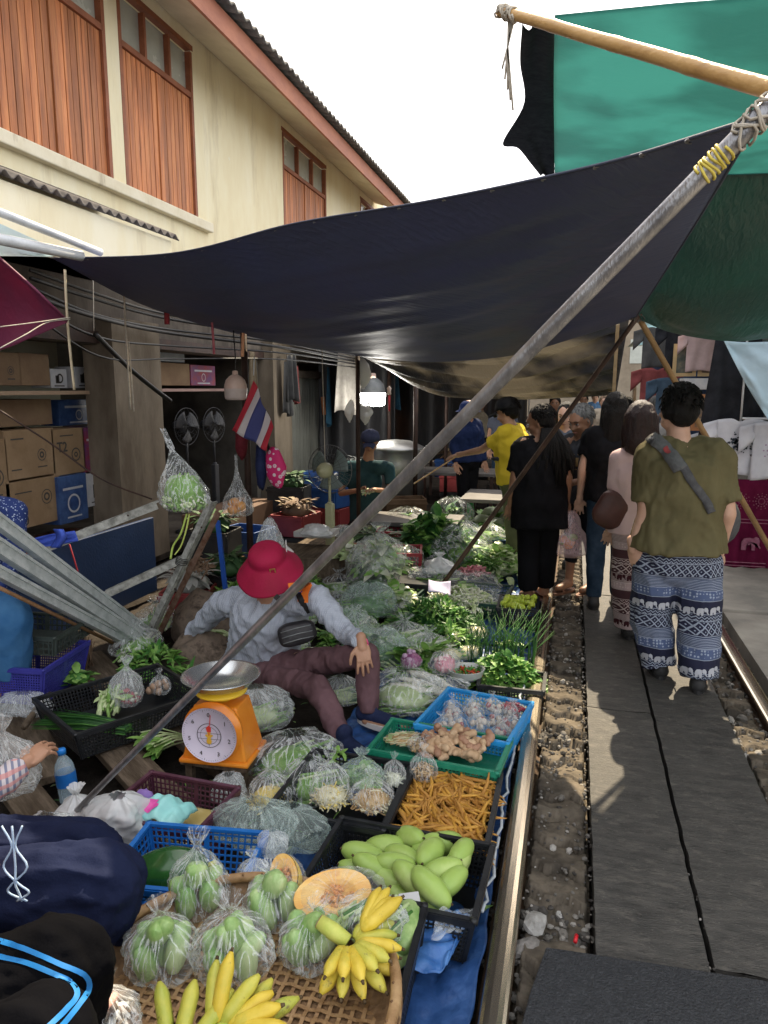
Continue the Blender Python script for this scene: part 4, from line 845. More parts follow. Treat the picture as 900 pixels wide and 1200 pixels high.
# frame rail that carries them
b=MB(); b.tube([V((1.25,6.85,1.15)),V((3.3,6.95,1.15))],.012,8); b.tube([V((1.5,6.9,0)),V((1.5,6.9,2.2))],.014,8); b.tube([V((3.2,6.9,0)),V((3.2,6.9,2.2))],.014,8); b.tube([V((1.0,7.3,2.1)),V((3.3,7.3,2.1))],.012,8);b.tube([V((1.2,6.0,2.02)),V((3.2,6.0,2.02))],.012,8);b.tube([V((1.2,5.9,1.38)),V((3.2,5.9,1.38))],.008,8)
b.tube([V((3.2,5.9,0)),V((3.2,5.95,2.05))],.014,8); b.tube([V((1.2,5.95,1.3)),V((1.2,5.95,2.1))],.008,8)
tag(b.build('clothes_rack',m_wp),'steel pipe rack carrying shirts and skirts on the right','rack')
# framed pictures
m_gold=M('tan_frame',(.36,.25,.12),(.5,.36,.18),sc=8,rough=.5); m_pic=M('dark_picture',(.03,.05,.04),(.22,.18,.10),sc=9,rough=.5,c3=(.1,.1,.08)); m_pic2=M('brown_picture',(.3,.18,.1),(.55,.42,.3),sc=10,rough=.5,c3=(.12,.1,.08))
def picture(px0,py0,px1,py1,y,mf,mp_,lab):
    a_=Y(px0,py0,y); c_=Y(px1,py1,y); w=c_.x-a_.x; h=a_.z-c_.z
    t=empty('framed_picture',((a_.x+c_.x)/2,y,c_.z),0,lab,'picture'); b=MB(); f=.03
    for (x,z,sx,sz) in((0,h-f/2,w,f),(0,f/2,w,f),(-w/2+f/2,h/2,f,h-2*f),(w/2-f/2,h/2,f,h-2*f)): b.box((x,0,z),(sx,.03,sz))
    b.build('frame',mf,t); b=MB(); b.box((0,.005,h/2),(w-2*f,.01,h-2*f)); b.build('picture_sheet',mp_,t)
picture(790,403,815,441,7.25,m_gold,m_pic,'framed dark picture in a tan frame by the black T-shirt')
picture(820,405,838,441,7.25,m_gold,m_pic2,'framed brown picture right of the dark one')
picture(812,462,840,505,7.15,M('orange_wood',(.34,.14,.05),(.45,.2,.08),sc=6,rough=.5),m_pic2,'orange wood framed panel under the two pictures')
b=MB(); b.box((0,0,0),(.35,.25,.10)); tag(b.build('white_case',m_prw,loc=Y(822,450,7.3),bevel=.004),'white box between the framed pictures and the orange panel','box')
cf=coons([Y(848,399,5.6),Y(880,401,5.55),Y(960,398,5.4)],[Y(905,500,5.5),Y(930,498,5.45),Y(990,490,5.4)],[Y(848,399,5.6),Y(873,448,5.55),Y(905,500,5.5)],[Y(960,398,5.4),Y(990,490,5.4)])
b=MB(); b.grid(wr(cf,.03,4,7,ax=V((0,1,0))),30,30); tag(b.build('pale_sheet',mtb,solid=.002),'pale blue translucent sheet hanging under the sagging green tarpaulin at right','sheet')
# deep right side: blue wall of tarpaulin, more stalls
mbl=tarp_mat('blue_tarpaulin',(.02,.04,.10),(.03,.06,.14),(.03,.08,.25),.1,.25,rough=.4,wdir=(3,3,1))
b=MB(); b.grid(lambda u,v:V((.9+1.6*u,11+.06*math.sin(u*20+v*3),.9+1.25*v)),30,14); tag(b.build('blue_tarpaulin',mbl,solid=.002),'dark blue tarpaulin wall far behind the people','tarpaulin')
b=MB(); b.grid(lambda u,v:V((.8+2.2*u,10.8-1.4*v,2.18+.42*v+.04*math.sin(u*9))),20,14); tag(b.build('pale_sheet',mtb,solid=.002),'pale sheet overhead above the blue tarpaulin wall','sheet')
b=MB(); b.grid(lambda u,v:V((1.1+3.4*u,9.2+9*v,2.6+.06*math.sin(u*9+v*5))),20,14); tag(b.build('canopy_tarpaulin',mtd,solid=.002),'dark green tarpaulin over the far right stalls','tarpaulin','tarpaulin canopies over the market')
b=MB(); b.grid(lambda u,v:V((.95+3.4*u,5.45+3.6*v,2.30+.05*math.sin(u*9+v*5))),30,20); tag(b.build('canopy_tarpaulin',mtd,solid=.002),'added unseen tarpaulin shading the paving by the right hand clothes rack','tarpaulin','tarpaulin canopies over the market')  # canopy out of view, added to shade the right-hand paving
bw=empty('stall_building',(4.2,0,0),0,'plain pale building wall behind the right hand stalls','building')
b=MB(); b.box((.1,14,2.0),(.2,24,4.0)); b.build('wall',m_trim,bw)
b=MB(); b.box((.0,14,4.05),(.9,24.6,.12)); b.build('roof',m_roof,bw)
for i in range(9):
    k=[2,5,6,0,4,2,1,5,3][i]; cloth_hang((1.6+.27*i,8.1+.3*(i%3),1.9),.36,.8,cm[k],i+30,names_[k]+' garment hanging at the far right stall','garments hanging at the far right stall',rz=.2*(i%3))
for i in range(8):
    k=[5,2,4,3,5,6,2,7][i]; cloth_hang((1.35+.1*(i%2),12+i*1.1,1.95),.5,1.0,cm[k],i+50,names_[k]+' garment at the far right end of the lane','garments at the far right end',rz=1.4)
for i,(px,py,yy_) in enumerate([(772,392,9.6),(790,452,8.6),(905,420,7.6),(930,460,7.9),(770,440,9.2),(890,470,7.3)]):
    tshirt(Y(px,py,yy_)+V((0,0,.1)),.72,cm[[6,0,6,3,4,6][i]],['black','dark teal','black','blue','dark red','black'][i]+' shirt in the crowded hanging rows behind the right rack',group='shirts in the back rows at right')
# end of lane
m_far=M('far_plaster',(.22,.18,.13),(.34,.28,.21),sc=.7,rough=.9)
fb=empty('far_building',(-.5,46,0),0,'tan building closing the far end of the lane','building')
b=MB(); b.box((0,0,3),(22,6,6)); b.build('wall',m_far,fb)
for k in range(6): b=MB(); b.box((-8+3*k,-3.02,3.6),(1.4,.06,1.3)); b.build('window',m_pane,fb)
for (x,y,z,r_,c,lab) in [(-2.6,17.5,1.85,1.1,(.4,.06,.07),'red market umbrella far down the lane'),(-1.2,20,1.95,1.2,(.12,.2,.35),'blue market umbrella far down the lane'),(2.6,18,2.2,1.3,(.55,.35,.2),'orange market umbrella far on the right')]:
    t=empty('market_umbrella',(x,y,0),0,lab,'umbrella'); b=MB(); b.lathe([(r_,z-.35),(r_*.6,z-.12),(.05,z+.05),(0,z+.06)],n=8,sm=False); b.build('canopy',M('umbrella_%s'%lab.split()[0],c,tuple(q*1.3 for q in c),rough=.7,tr=.35),t,solid=.004); b=MB(); b.tube([(0,0,0),(0,0,z)],.02,8); b.build('pole',m_wp,t)

mtk=tarp_mat('dark_screen_sheet',(.02,.022,.025),(.05,.05,.055),(.2,.13,.07),.03,.2,rough=.5,wdir=(3,3,1))  # dark sheets added to screen off the bright background at the back
for i,(x0,x1,y,z0,z1,lab) in enumerate([(-3.9,-2.7,10.9,.4,2.3,'added dark screen closing the bright gap behind the steamer drum'),(-3.2,-1.5,12.9,.3,2.2,'added dark screen closing the bright gap behind the farther market table'),(-2.2,-1.0,15.8,.2,2.3,'added dark screen far along the lane at left')]):
    b=MB(); b.grid(lambda u,v:V((x0+(x1-x0)*u,y+.07*math.sin(u*17+i)+.2*u,z0+(z1-z0)*v)),30,10); tag(b.build('added_dark_screen',mtk,solid=.003),lab,'tarpaulin','added dark screens at the back stalls')
r=random.Random(77); m_cr=[m_crd_ for m_crd_ in (M('stall_red',(.22,.03,.03),(.3,.05,.05),sc=5,rough=.5),M('stall_blue',(.02,.06,.2),(.03,.1,.3),sc=5,rough=.5),M('stall_brown',(.10,.06,.035),(.17,.11,.07),sc=5,rough=.8),M('stall_black',(.015,.015,.016),(.03,.03,.03),sc=5,rough=.5))]
cn_=['red','blue','brown','black']
spots=[(-3.05,5.7,.5),(-3.0,6.3,.4),(-2.75,6.95,.45),(-3.2,7.9,.6),(-2.9,8.6,.5),(-3.3,9.3,.6),(-2.0,8.6,.4),(-3.0,10.1,.6),(-1.6,10.4,.5),(-2.6,5.1,.3),(-2.75,4.75,.25),(-1.9,11.6,.6),(-2.8,12.1,.7),(-1.1,12.6,.5),(-.9,10.2,.4),(-1.75,6.35,.28)]
for i,(x,y,h) in enumerate(spots):
    k=r.randrange(4); w_=r.uniform(.34,.5); d_=r.uniform(.3,.42); n_=2 if h>.42 else 1
    for q in range(n_):
        b=MB(); hh=h/n_; 
        for (cx,cy,sx,sy) in((0,-d_/2,w_,.02),(0,d_/2,w_,.02),(-w_/2,0,.02,d_-.022),(w_/2,0,.02,d_-.022)): b.box((cx,cy,hh/2),(sx,sy,hh-.01))
        b.box((0,0,.02),(w_-.03,d_-.03,.02)); 
        for sgn in(-1,1): b.box((0,sgn*(d_/2+.014),hh*.85),(w_+.03,.008,.03))
        o=tag(b.build('stall_crate',m_cr[(k+q)%4],loc=(x+r.uniform(-.02,.02),y,-.12+hh*q),rotz=r.uniform(-.4,.4),bevel=.006),('upper ' if q else '')+cn_[(k+q)%4]+' box among the dim clutter of the back stalls','box','boxes cluttering the back stalls')
    if r.random()<.75:
        def f(b,rr): 
            b.ell((0,0,.06),(w_*.42,d_*.4,.09),n=12,mi=0,fn=lambda u:1+.2*noise.noise(u*2+V((i,0,0))))
            for _ in range(60): a=rr.uniform(0,6.28); q=rr.random(); b.leaf((math.cos(a)*q*w_*.4,math.sin(a)*q*d_*.4,.08+.08*rr.random()),(math.cos(a),math.sin(a),rr.uniform(-.2,.8)),(0,0,1),.12,.05,mi=rr.randrange(2))
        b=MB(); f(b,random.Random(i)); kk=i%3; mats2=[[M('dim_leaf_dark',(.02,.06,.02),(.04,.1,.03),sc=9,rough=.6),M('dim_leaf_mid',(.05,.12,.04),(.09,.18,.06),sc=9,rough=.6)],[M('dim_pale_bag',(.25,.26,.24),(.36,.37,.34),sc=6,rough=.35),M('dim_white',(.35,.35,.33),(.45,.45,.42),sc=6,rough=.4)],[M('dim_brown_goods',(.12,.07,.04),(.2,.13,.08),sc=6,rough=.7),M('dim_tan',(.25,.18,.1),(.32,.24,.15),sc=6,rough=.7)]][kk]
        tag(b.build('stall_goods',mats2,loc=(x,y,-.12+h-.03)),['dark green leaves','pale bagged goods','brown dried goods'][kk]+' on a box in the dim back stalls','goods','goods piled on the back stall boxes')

for i,(x,y,z,w_,h_,k) in enumerate([(-3.72,9.2,1.95,.2,.7,6),(-3.7,9.45,1.9,.15,.5,4),(-3.5,7.6,2.0,.22,.45,7),(-3.4,8.5,2.0,.25,.55,6),(-3.75,13.2,1.9,.3,.8,5)]):
    cloth_hang((x,y,z),w_,h_,cm[k],i+70,names_[k]+' cloth hanging at the shop front pillars','cloths hanging along the shop front',rz=1.3+.2*(i%3),name='hung_cloth',cat='cloth')
# ================= goods on the ground =================
SC.cycles.transparent_max_bounces=24; SC.cycles.max_bounces=8; SC.cycles.diffuse_bounces=3; SC.cycles.use_denoising=True
m_bag=plastic('clear_polythene',(.93,.96,.96),.03,.95,8,bs=1.0)
m_bag2=plastic('milky_polythene',(.86,.90,.90),.16,.95,8,bs=1.0)
m_bag3=plastic('white_polythene',(.78,.80,.80),.6,.95,7)
m_bagg=plastic('greenish_polythene',(.62,.76,.70),.14,.85,8,bs=1.0)
m_bagd=plastic('dim_polythene',(.75,.78,.75),.05,.75,8,bs=1.0)
# blue ground sheet
def bluesheet():
    m=M('blue_ground_tarp',(.015,.05,.16),(.05,.13,.34),sc=7,rough=.45,bump=.5,bsc=16,c3=(.025,.08,.24),bdist=.02); return m
m_bs=bluesheet()
def crum(x,y,seed,a=.022): 
    return a*(abs(noise.noise(V((x*7,y*7,seed))))*1.6+.5*noise.noise(V((x*19,y*19,seed))))
b=MB(); 
b.grid(lambda u,v:(lambda x,y:V((x+.015*noise.noise(V((y*6,0,2)))*(1 if u>.98 else 0),y,-.062+crum(x,y,2)+(.045*max(0,(u-.93)/.07))*(.6+.6*noise.noise(V((y*5,0,7)))))))(-1.05+.855*u,1.45+3.1*v),90,240)
tag(b.build('ground_sheet',m_bs,solid=.002),'crumpled blue plastic ground sheet under the near crates beside the rail','ground sheet','blue ground sheets')
b=MB(); b.grid(lambda u,v:(lambda x,y:V((x,y,-.058+crum(x,y,5))))(-1.1+.90*u,4.57+4.2*v),60,200)
tag(b.build('ground_sheet',m_bs,solid=.002),'dark blue plastic ground sheet under the far crates by the rail','ground sheet','blue ground sheets')
b=MB(); cf=coons([G(478,1150,-.02),G(515,1152,-.02),G(530,1130,-.02)],[G(492,1075,.03),G(530,1080,.02),G(552,1085,.01)],[G(478,1150,-.02),G(492,1075,.03)],[G(530,1130,-.02),G(552,1085,.01)])
b.grid(lambda u,v:cf(u,v)+V((0,0,.03+.03*abs(noise.noise(V((u*4,v*4,1)))))),26,26); tag(b.build('blue_plastic_corner',M('bright_blue_plastic',(.03,.12,.38),(.10,.25,.55),sc=10,rough=.35,bump=.4,bsc=20,bdist=.02),solid=.002),'bright crumpled blue plastic corner folded in front of the mango crate','plastic sheet')
cf=coons([G(505,1128,.0),G(548,1112,.0)],[G(512,1093,.03),G(556,1088,.02)],[G(505,1128,0),G(512,1093,.03)],[G(548,1112,0),G(556,1088,.02)])
b=MB(); b.grid(lambda u,v:cf(u,v)+V((0,0,.07+.03*noise.noise(V((u*3,v*5,4))))),20,20); tag(b.build('clear_wrap',m_bag2),'scrap of clear wrap lying on the bright blue plastic corner','plastic wrap')
# white foam cord along sheet edge (torn whitish edge)
b=MB(); r=random.Random(3); pts=[]
for i in range(60): y=2.0+i*.035; pts.append(V((-.205+.012*r.uniform(-1,1),y,.0+.03*r.random())))
b.tube(pts,.006,5); tag(b.build('frayed_edge',M('frayed_white_plastic',(.35,.4,.45),(.55,.58,.6),sc=30,rough=.7)),'frayed whitish edge of the blue ground sheet along the rail','plastic edge')
# wooden planks under the left goods
m_wood=M('old_grey_wood',(.07,.05,.035),(.17,.13,.095),sc=4,rough=.85,bump=.4,bsc=22,stretch=(9,1,4),c3=(.11,.085,.06))
for i,(x,y,rz,L,w,z) in enumerate([(-1.75,2.5,.95,1.3,.16,.0),(-1.55,2.75,.98,1.2,.12,-.03),(-2.3,3.2,.9,1.4,.2,-.02),(-2.55,2.75,.9,1.2,.2,-.03),(-1.95,2.15,1.0,.9,.14,-.02)]):
    b=MB(); b.box((0,0,0),(w,L,.035)); tag(b.build('plank',m_wood,loc=(x,y,z),rotz=rz,bevel=.003),'old grey wooden plank on the ground under the left baskets','plank','old planks under the baskets')
b=MB(); b.tube([Y(28,852,2.62),Y(86,770,3.4)],.016,8); tag(b.build('stick',m_wood),'dark round stick lying left of the black herb crate','stick')
# ---------- crates ----------
m_cb=M('black_crate_plastic',(.010,.011,.013),(.022,.024,.027),sc=9,rough=.4,bump=.05); m_cbl=M('blue_crate_plastic',(.01,.12,.42),(.02,.18,.55),sc=6,rough=.4); m_cgr=M('green_crate_plastic',(.01,.17,.10),(.02,.25,.15),sc=6,rough=.4)
m_cmr=M('maroon_crate_plastic',(.06,.018,.035),(.11,.035,.06),sc=6,rough=.4); m_cvi=M('violet_blue_plastic',(.03,.03,.22),(.055,.055,.34),sc=4,rough=.4); m_crd=M('red_basket_plastic',(.25,.02,.03),(.35,.03,.04),sc=6,rough=.4); m_csky=M('sky_blue_plastic',(.02,.26,.62),(.03,.33,.72),sc=5,rough=.35)
def crate(loc,w,d,h,m,label,rz=0,taper=.88,cell=.016,bar=.005,solidh=.0,group=None,cat='crate',name='plastic_crate',slots=None,tilt=(0,0)):
    b=MB(); hw,hd=w/2,d/2
    def wall(a0,a1,t0,t1,n):   # bottom corners a0,a1; top corners t0,t1
        L=(t1-t0).length; nv=max(3,int(L/cell)); nh=max(2,int(h/cell)) if slots is None else slots
        P=lambda u,v:(a0.lerp(a1,u)).lerp(t0.lerp(t1,u),v)
        for k in range(nh): v=(k+.0)/nh; b.beam(P(0,v+.02),P(1,v+.02),bar,.004 if slots is None else .006,up=n)
        for k in range(nv+1): 
            wd=bar*(3.5 if k in(0,nv,nv//2) else 1); b.beam(P(k/nv,0),P(k/nv,1),wd,.004,up=n)
    B=[V((-hw*taper,-hd*taper,0)),V((hw*taper,-hd*taper,0)),V((hw*taper,hd*taper,0)),V((-hw*taper,hd*taper,0))]; T=[V((-hw,-hd,h)),V((hw,-hd,h)),V((hw,hd,h)),V((-hw,hd,h))]
    nn=[V((0,-1,0)),V((1,0,0)),V((0,1,0)),V((-1,0,0))]
    for i in range(4): wall(B[i],B[(i+1)%4],T[i],T[(i+1)%4],nn[i])
    o=b.build(name,m,loc=loc,rot=(tilt[0],tilt[1],rz)); tag(o,label,cat,group)
    f=MB(); n=int(w*taper/cell/1.2)
    f.box((0,0,.003),(w*taper,d*taper,.004)); f.build('base',m,o)
    q=MB()
    for i in range(4):
        a_,c_=T[i],T[(i+1)%4]; q.beam(a_,c_,.016,.010); 
        e=nn[i]*.009; q.beam(a_+e+V((0,0,-.008)),c_+e+V((0,0,-.008)),.004,.018)
    for t in T: q.lathe([(0,-.006),(.011,-.006),(.011,.006),(0,.006)],c=t,n=10)
    q.build('rim',m,o); return o
# ---------- bag ----------
PROF=[(0.02,0),(.55,.0),(.85,.05),(.98,.16),(1,.3),(.95,.44),(.80,.57),(.55,.68),(.30,.77),(.14,.84),(.10,.87),(.13,.90),(.24,.97),(.34,1.06)]
def bagmesh(rx,ry,h,seed,prof=PROF,n=72,pleat=.16,wob=.16,lean=(0,0)):
    b=MB(); P=[V((a,c,0)) for a,c in prof]; m=44; S_=1/max(.05,(rx+ry)/2)
    def f(u,v):
        a=2*PI*u; p=catmull(P,v); r=max(.004,p.x); z=p.y; ca,sa=math.cos(a),math.sin(a)
        w=1+wob*noise.noise(V((ca*1.3+seed,sa*1.3,z*2.2)))+.07*noise.noise(V((ca*4,sa*4+seed,z*7)))
        w+=pleat*max(0,z-.3)*(math.cos(a*9+seed)*.6+math.cos(a*15+seed*2+z*3)*.5+noise.noise(V((ca*6,sa*6,seed))))
        q_=V((ca*r*1.1+seed,sa*r*1.1,z*h*S_)); w-=.13*abs(noise.noise(q_*2.3))+.09*abs(noise.noise(q_*4.7+V((3,1,seed))))+.04*abs(noise.noise(q_*9))-.07
        return V((ca*rx*r*w+lean[0]*z*z*h,sa*ry*r*w+lean[1]*z*z*h,z*h*(1+.05*noise.noise(V((ca*2,sa*2,seed))))))
    b.grid(f,n,m); return b
def ngreen(name,c1,c2,**k): return M(name,c1,c2,**k)
g_dark=M('leaf_dark_green',(.012,.055,.014),(.035,.125,.03),sc=12,rough=.45,tr=.12,bump=.1,bsc=60); g_mid=M('leaf_mid_green',(.04,.15,.025),(.10,.27,.05),sc=12,rough=.45,tr=.18,bump=.1); g_lite=M('leaf_light_green',(.16,.34,.06),(.30,.50,.13),sc=12,rough=.45,tr=.2,bump=.1)
g_pale=M('pale_green_stem',(.36,.48,.20),(.58,.65,.38),sc=10,rough=.4,bump=.05); g_white=M('white_vegetable',(.58,.60,.46),(.74,.74,.62),sc=9,rough=.45,bump=.1); g_yel=M('yellow_shreds',(.62,.46,.10),(.78,.64,.22),sc=14,rough=.5); g_brn=M('brown_noodle',(.40,.25,.10),(.58,.40,.20),sc=12,rough=.5); g_cream=M('cream_noodle',(.66,.60,.38),(.78,.72,.5),sc=12,rough=.5)
def leaves(b,c,rx,ry,h,n,L,w,mats,r,up=.5,core=None):
    """mound of leaves round c (b: MB); core material index fills the inside"""
    if core is not None: b.ell((c[0],c[1],c[2]+h*.25),(rx*.78,ry*.78,h*.42),n=14,mi=core,fn=lambda u:1+.25*noise.noise(u*2+V(c)))
    for i in range(n):
        a=r.uniform(0,2*PI); q=math.sqrt(r.random()); z=h*(1-q*q)*r.uniform(.7,1.0)
        p=V((c[0]+math.cos(a)*rx*q,c[1]+math.sin(a)*ry*q,c[2]+z)); d=V((math.cos(a)*q+r.uniform(-.6,.6),math.sin(a)*q+r.uniform(-.6,.6),up*(1-q)+r.uniform(-.25,.5)))
        b.leaf(p-d.normalized()*L*.35,d,(r.uniform(-.4,.4),r.uniform(-.4,.4),1),L*r.uniform(.7,1.2),w*r.uniform(.7,1.3),bend=r.uniform(.1,.6),mi=r.choice(mats))
def strips(b,c,rx,ry,h,n,L,rad,mis,r,flat=.3,dirn=None,curl=.3):
    for i in range(n):
        a=r.uniform(0,2*PI); q=math.sqrt(r.random()); p=V((c[0]+math.cos(a)*rx*q,c[1]+math.sin(a)*ry*q,c[2]+h*(1-q*q*.8)*r.uniform(.2,1)))
        d=V((r.uniform(-1,1),r.uniform(-1,1),r.uniform(-flat,flat))) if dirn is None else V(dirn)+V((r.uniform(-.25,.25),r.uniform(-.25,.25),r.uniform(-.1,.1)))
        d.normalize(); l=L*r.uniform(.6,1.2); k=V((r.uniform(-1,1),r.uniform(-1,1),r.uniform(-.5,.5)))*curl*l
        b.tube([p-d*l/2,p+k*.3,p+d*l/2],rad*r.uniform(.7,1.2),5,mi=r.choice(mis),caps=True)
ALLG=[g_dark,g_mid,g_lite,g_pale,g_white,g_yel,g_brn,g_cream]
def heap(name,loc,fn,label,cat='vegetables',group=None,parent=None,mats=None,seed=1,noisy=0):
    b=MB(); fn(b,random.Random(seed)); 
    o=b.build(name,mats or ALLG,parent,loc=loc); 
    if parent is None: tag(o,label,cat,group)
    return o
def veg_bag(loc,rx,ry,h,seed,content,label,m=None,cat='bag of vegetables',group=None,name='vegetable_bag',lean=(0,0),cname='vegetables',rot=None,prof=PROF,wob=.16,cm_=None):
    b=bagmesh(rx,ry,h,seed,lean=lean,prof=prof,wob=wob); o=tag(b.build(name,m or m_bag,loc=loc,rot=rot),label,cat,group)
    if content:
        c=MB(); content(c,random.Random(seed)); c.build(cname,cm_ or ALLG,o)
    return o
FLATP=[(0.02,0),(.6,.0),(.88,.06),(.99,.2),(1,.4),(.96,.58),(.85,.74),(.66,.87),(.45,.95),(.3,1.0),(.28,1.02)]
# ---------- round bamboo tray with bagged fruit and bananas ----------
m_rat=M('woven_bamboo',(.22,.12,.05),(.42,.27,.13),sc=14,rough=.6,bump=.3,bsc=60,c3=(.32,.19,.085))
TC=V((-.685,1.29,.20)); TR=.365
tb=empty('bamboo_tray',TC,0,'large round woven bamboo tray full of bagged fruit and bananas','tray')
b=MB(); 
b.tube([V((math.cos(a)*TR,math.sin(a)*TR,.085)) for a in [2*PI*k/64 for k in range(65)]],.013,10,caps=False)
b.tube([V((math.cos(a)*(TR+.003),math.sin(a)*(TR+.003),.055)) for a in [2*PI*k/64 for k in range(65)]],.011,8,caps=False); b.build('rim',m_rat,tb)
b=MB(); 
for k in range(44): 
    a=2*PI*k/44; b.tube([V((math.cos(a)*(TR+.001),math.sin(a)*(TR+.001),.04)),V((math.cos(a+.06)*(TR+.012),math.sin(a+.06)*(TR+.012),.07)),V((math.cos(a+.1)*(TR-.008),math.sin(a+.1)*(TR-.008),.098))],.0035,5)
b.build('lashing',M('dark_cane',(.10,.05,.02),(.2,.11,.05),sc=20,rough=.6),tb)
b=MB(); b.lathe([(TR*.0+.001,.004),(TR*.8,.006),(TR*.93,.02),(TR,.07)],n=64)
b.build('bowl',M('woven_bamboo_dark',(.12,.065,.03),(.3,.18,.09),sc=22,rough=.7,bump=.5,bsc=70),tb,solid=.004)
b=MB(); n=26
for k in range(-n//2,n//2+1):
    o_=k*TR*2/n*.92; L=math.sqrt(max(0,(TR*.9)**2-o_*o_))
    if L<.04: continue
    for ax in (0,1):
        pts=[]; m_=max(4,int(L*2/.026))
        for j in range(m_+1):
            t=-L+2*L*j/m_; z=.014+.003*(1 if (j+k+ax)%2 else -1); pts.append(V((t,o_,z)) if ax==0 else V((o_,t,z)))
        for j in range(m_): b.beam(pts[j],pts[j+1],.009,.0016)
b.build('weave',m_rat,tb)
crate((-.70,1.27,-.06),.52,.4,.25,m_cb,'black crate hidden beneath the round bamboo tray',rz=.1)
gm=M('guava_green',(.22,.38,.12),(.50,.60,.30),sc=12,rough=.4,c3=(.32,.47,.18),bump=.1,stretch=(2,2,.4)); gm2=M('young_mango_green',(.15,.31,.07),(.38,.52,.20),sc=14,rough=.35,bump=.05)
def fruit_mix(k,L=.05,col=(0,1)):
    def f(b,r):
        for i in range(k):
            a=2*PI*i/k*1.0+r.uniform(-.3,.3); q=.042 if i<k-2 else .012; z=.045 if i<k-2 else .095
            b.ell((math.cos(a)*q,math.sin(a)*q,z+r.uniform(-.01,.02)),(.028,.030,L*1.12),Euler((r.uniform(-.5,.5)-.35*math.sin(a),r.uniform(-.5,.5)+.35*math.cos(a),0)),n=14,mi=r.choice(col),fn=lambda u:1+.1*noise.noise(u*2)-.12*u.z)
    return f
fm=[gm,gm2]
tb_=[((228,1072,.215),.080,.072,.215,1,(.02,.04),'green fruit bag with a tall twisted neck at the back of the bamboo tray'),
     ((184,1142,.215),.092,.085,.17,2,(.02,.02),'clear bag of green fruit at the left edge of the bamboo tray'),
     ((268,1142,.215),.098,.09,.18,4,(-.03,.03),'clear bag of green fruit mid tray behind the yellow bananas'),
     ((318,1082,.215),.080,.075,.15,6,(-.08,0),'clear green fruit bag in front of the small pumpkin piece'),
     ((362,1128,.215),.085,.08,.15,8,(.12,.05),'clear bag of green fruit leaning beside the right hand banana bunch')]
for (p,rx,ry,h,sd,ln,lab) in tb_:
    veg_bag(G(*p)+V((0,.02,0)),rx,ry,h,sd,fruit_mix(9),lab,group='bags of green fruit on the bamboo tray',name='fruit_bag',cat='bag of fruit',lean=ln,cname='green_fruit',cm_=fm)
# pumpkin pieces
m_pk=M('pumpkin_flesh',(.78,.40,.10),(.86,.60,.24),sc=16,rough=.4,c3=(.83,.50,.15),bump=.35,bsc=70,detail=8,stretch=(.4,1,1)); speckle(m_pk,(.62,.24,.06),12,.56,.7,.1); m_pks=M('pumpkin_seed_pulp',(.55,.20,.05),(.80,.42,.15),sc=26,rough=.5,bump=.8,bsc=60); m_pkr=M('pumpkin_rind',(.80,.52,.05),(.88,.66,.12),sc=3,rough=.4); m_pkr2=M('papaya_skin_pale',(.72,.52,.16),(.80,.62,.26),sc=4,rough=.45)
def gourd_half(loc,L,w,h,rot,mr,mf,label,seed):
    t=empty('pumpkin_piece',loc,0,label,'pumpkin',rot=rot); b=MB()
    def sh(u): return 1+.10*math.sin(math.atan2(u.y,u.x)*1+.5)*0+.06*noise.noise(u*1.5+V((seed,0,0)))
    vs=[];m_=10;n=28
    for i in range(m_+1):
        t_=PI/2+PI/2*i/m_
        for j in range(n):
            a=2*PI*j/n; e=1-.18*math.cos(a); u=V((math.sin(t_)*math.cos(a),math.sin(t_)*math.sin(a),math.cos(t_))); vs.append((u.x*L*e,u.y*w*(1-.12*math.cos(a)),u.z*h))
    fs=[(i*n+j,(i+1)*n+j,(i+1)*n+(j+1)%n,i*n+(j+1)%n) for i in range(m_) for j in range(n)]; b.add(vs,fs,0,True); b.build('rind',mr,t)
    b=MB()
    def top(u,v):
        a=2*PI*u; e=1-.18*math.cos(a); q=v*.985; return V((math.cos(a)*L*e*q,math.sin(a)*w*(1-.12*math.cos(a))*q,.002-.018*max(0,1-(v/.55)**2)+.001))
    b.grid(top,n,12); b.build('flesh',mf,t)
    b=MB(); r=random.Random(seed)
    for i in range(34): a=r.uniform(0,6.28); q=r.random()**.6*.42; b.ell((math.cos(a)*L*q-.08*L,math.sin(a)*w*q,-.008+r.uniform(0,.012)),(.009,.005,.004),Euler((r.random(),r.random(),r.uniform(0,6))),n=7)
    b.build('seeds',m_pks,t)
    b=MB()
    b.ell((0,0,-.01),(L*1.16,w*1.12,h*1.05),n=32,fn=lambda u:(1 if u.z<.15 else 1-.80*max(0,u.z-.1))+.05*noise.noise(u*5+V((seed,0,0)))); b.build('wrap',plastic('cling_film',(.93,.95,.95),.03,.42,9,bs=.8),t); return t
gourd_half(G(398,1048,.33),.105,.062,.055,(R(38),R(-12),R(8)),m_pkr2,m_pk,'large cut pumpkin half wrapped in clear film at the back right of the tray',3)
gourd_half(G(334,1030,.30),.062,.045,.05,(R(45),R(20),R(-50)),m_pkr,m_pk,'small bright yellow pumpkin piece wrapped in film behind the green fruit bags',7)
veg_bag(G(300,1035,.24),.05,.04,.09,13,None,'empty crinkled film end at the rear of the tray',m_bag2,'plastic bag',name='plastic_bag',lean=(-.1,0))
# bag of chopped green stems
def stems_in(b,r): strips(b,(0,0,.03),.07,.035,.05,70,.09,.006,[2,3,3,1],r,dirn=(.55,.8,.2),curl=.05)
veg_bag(G(436,1092,.27),.085,.06,.10,17,stems_in,'clear bag of chopped pale green stems lying between the pumpkin half and the bananas',cname='green_stems',prof=FLATP)
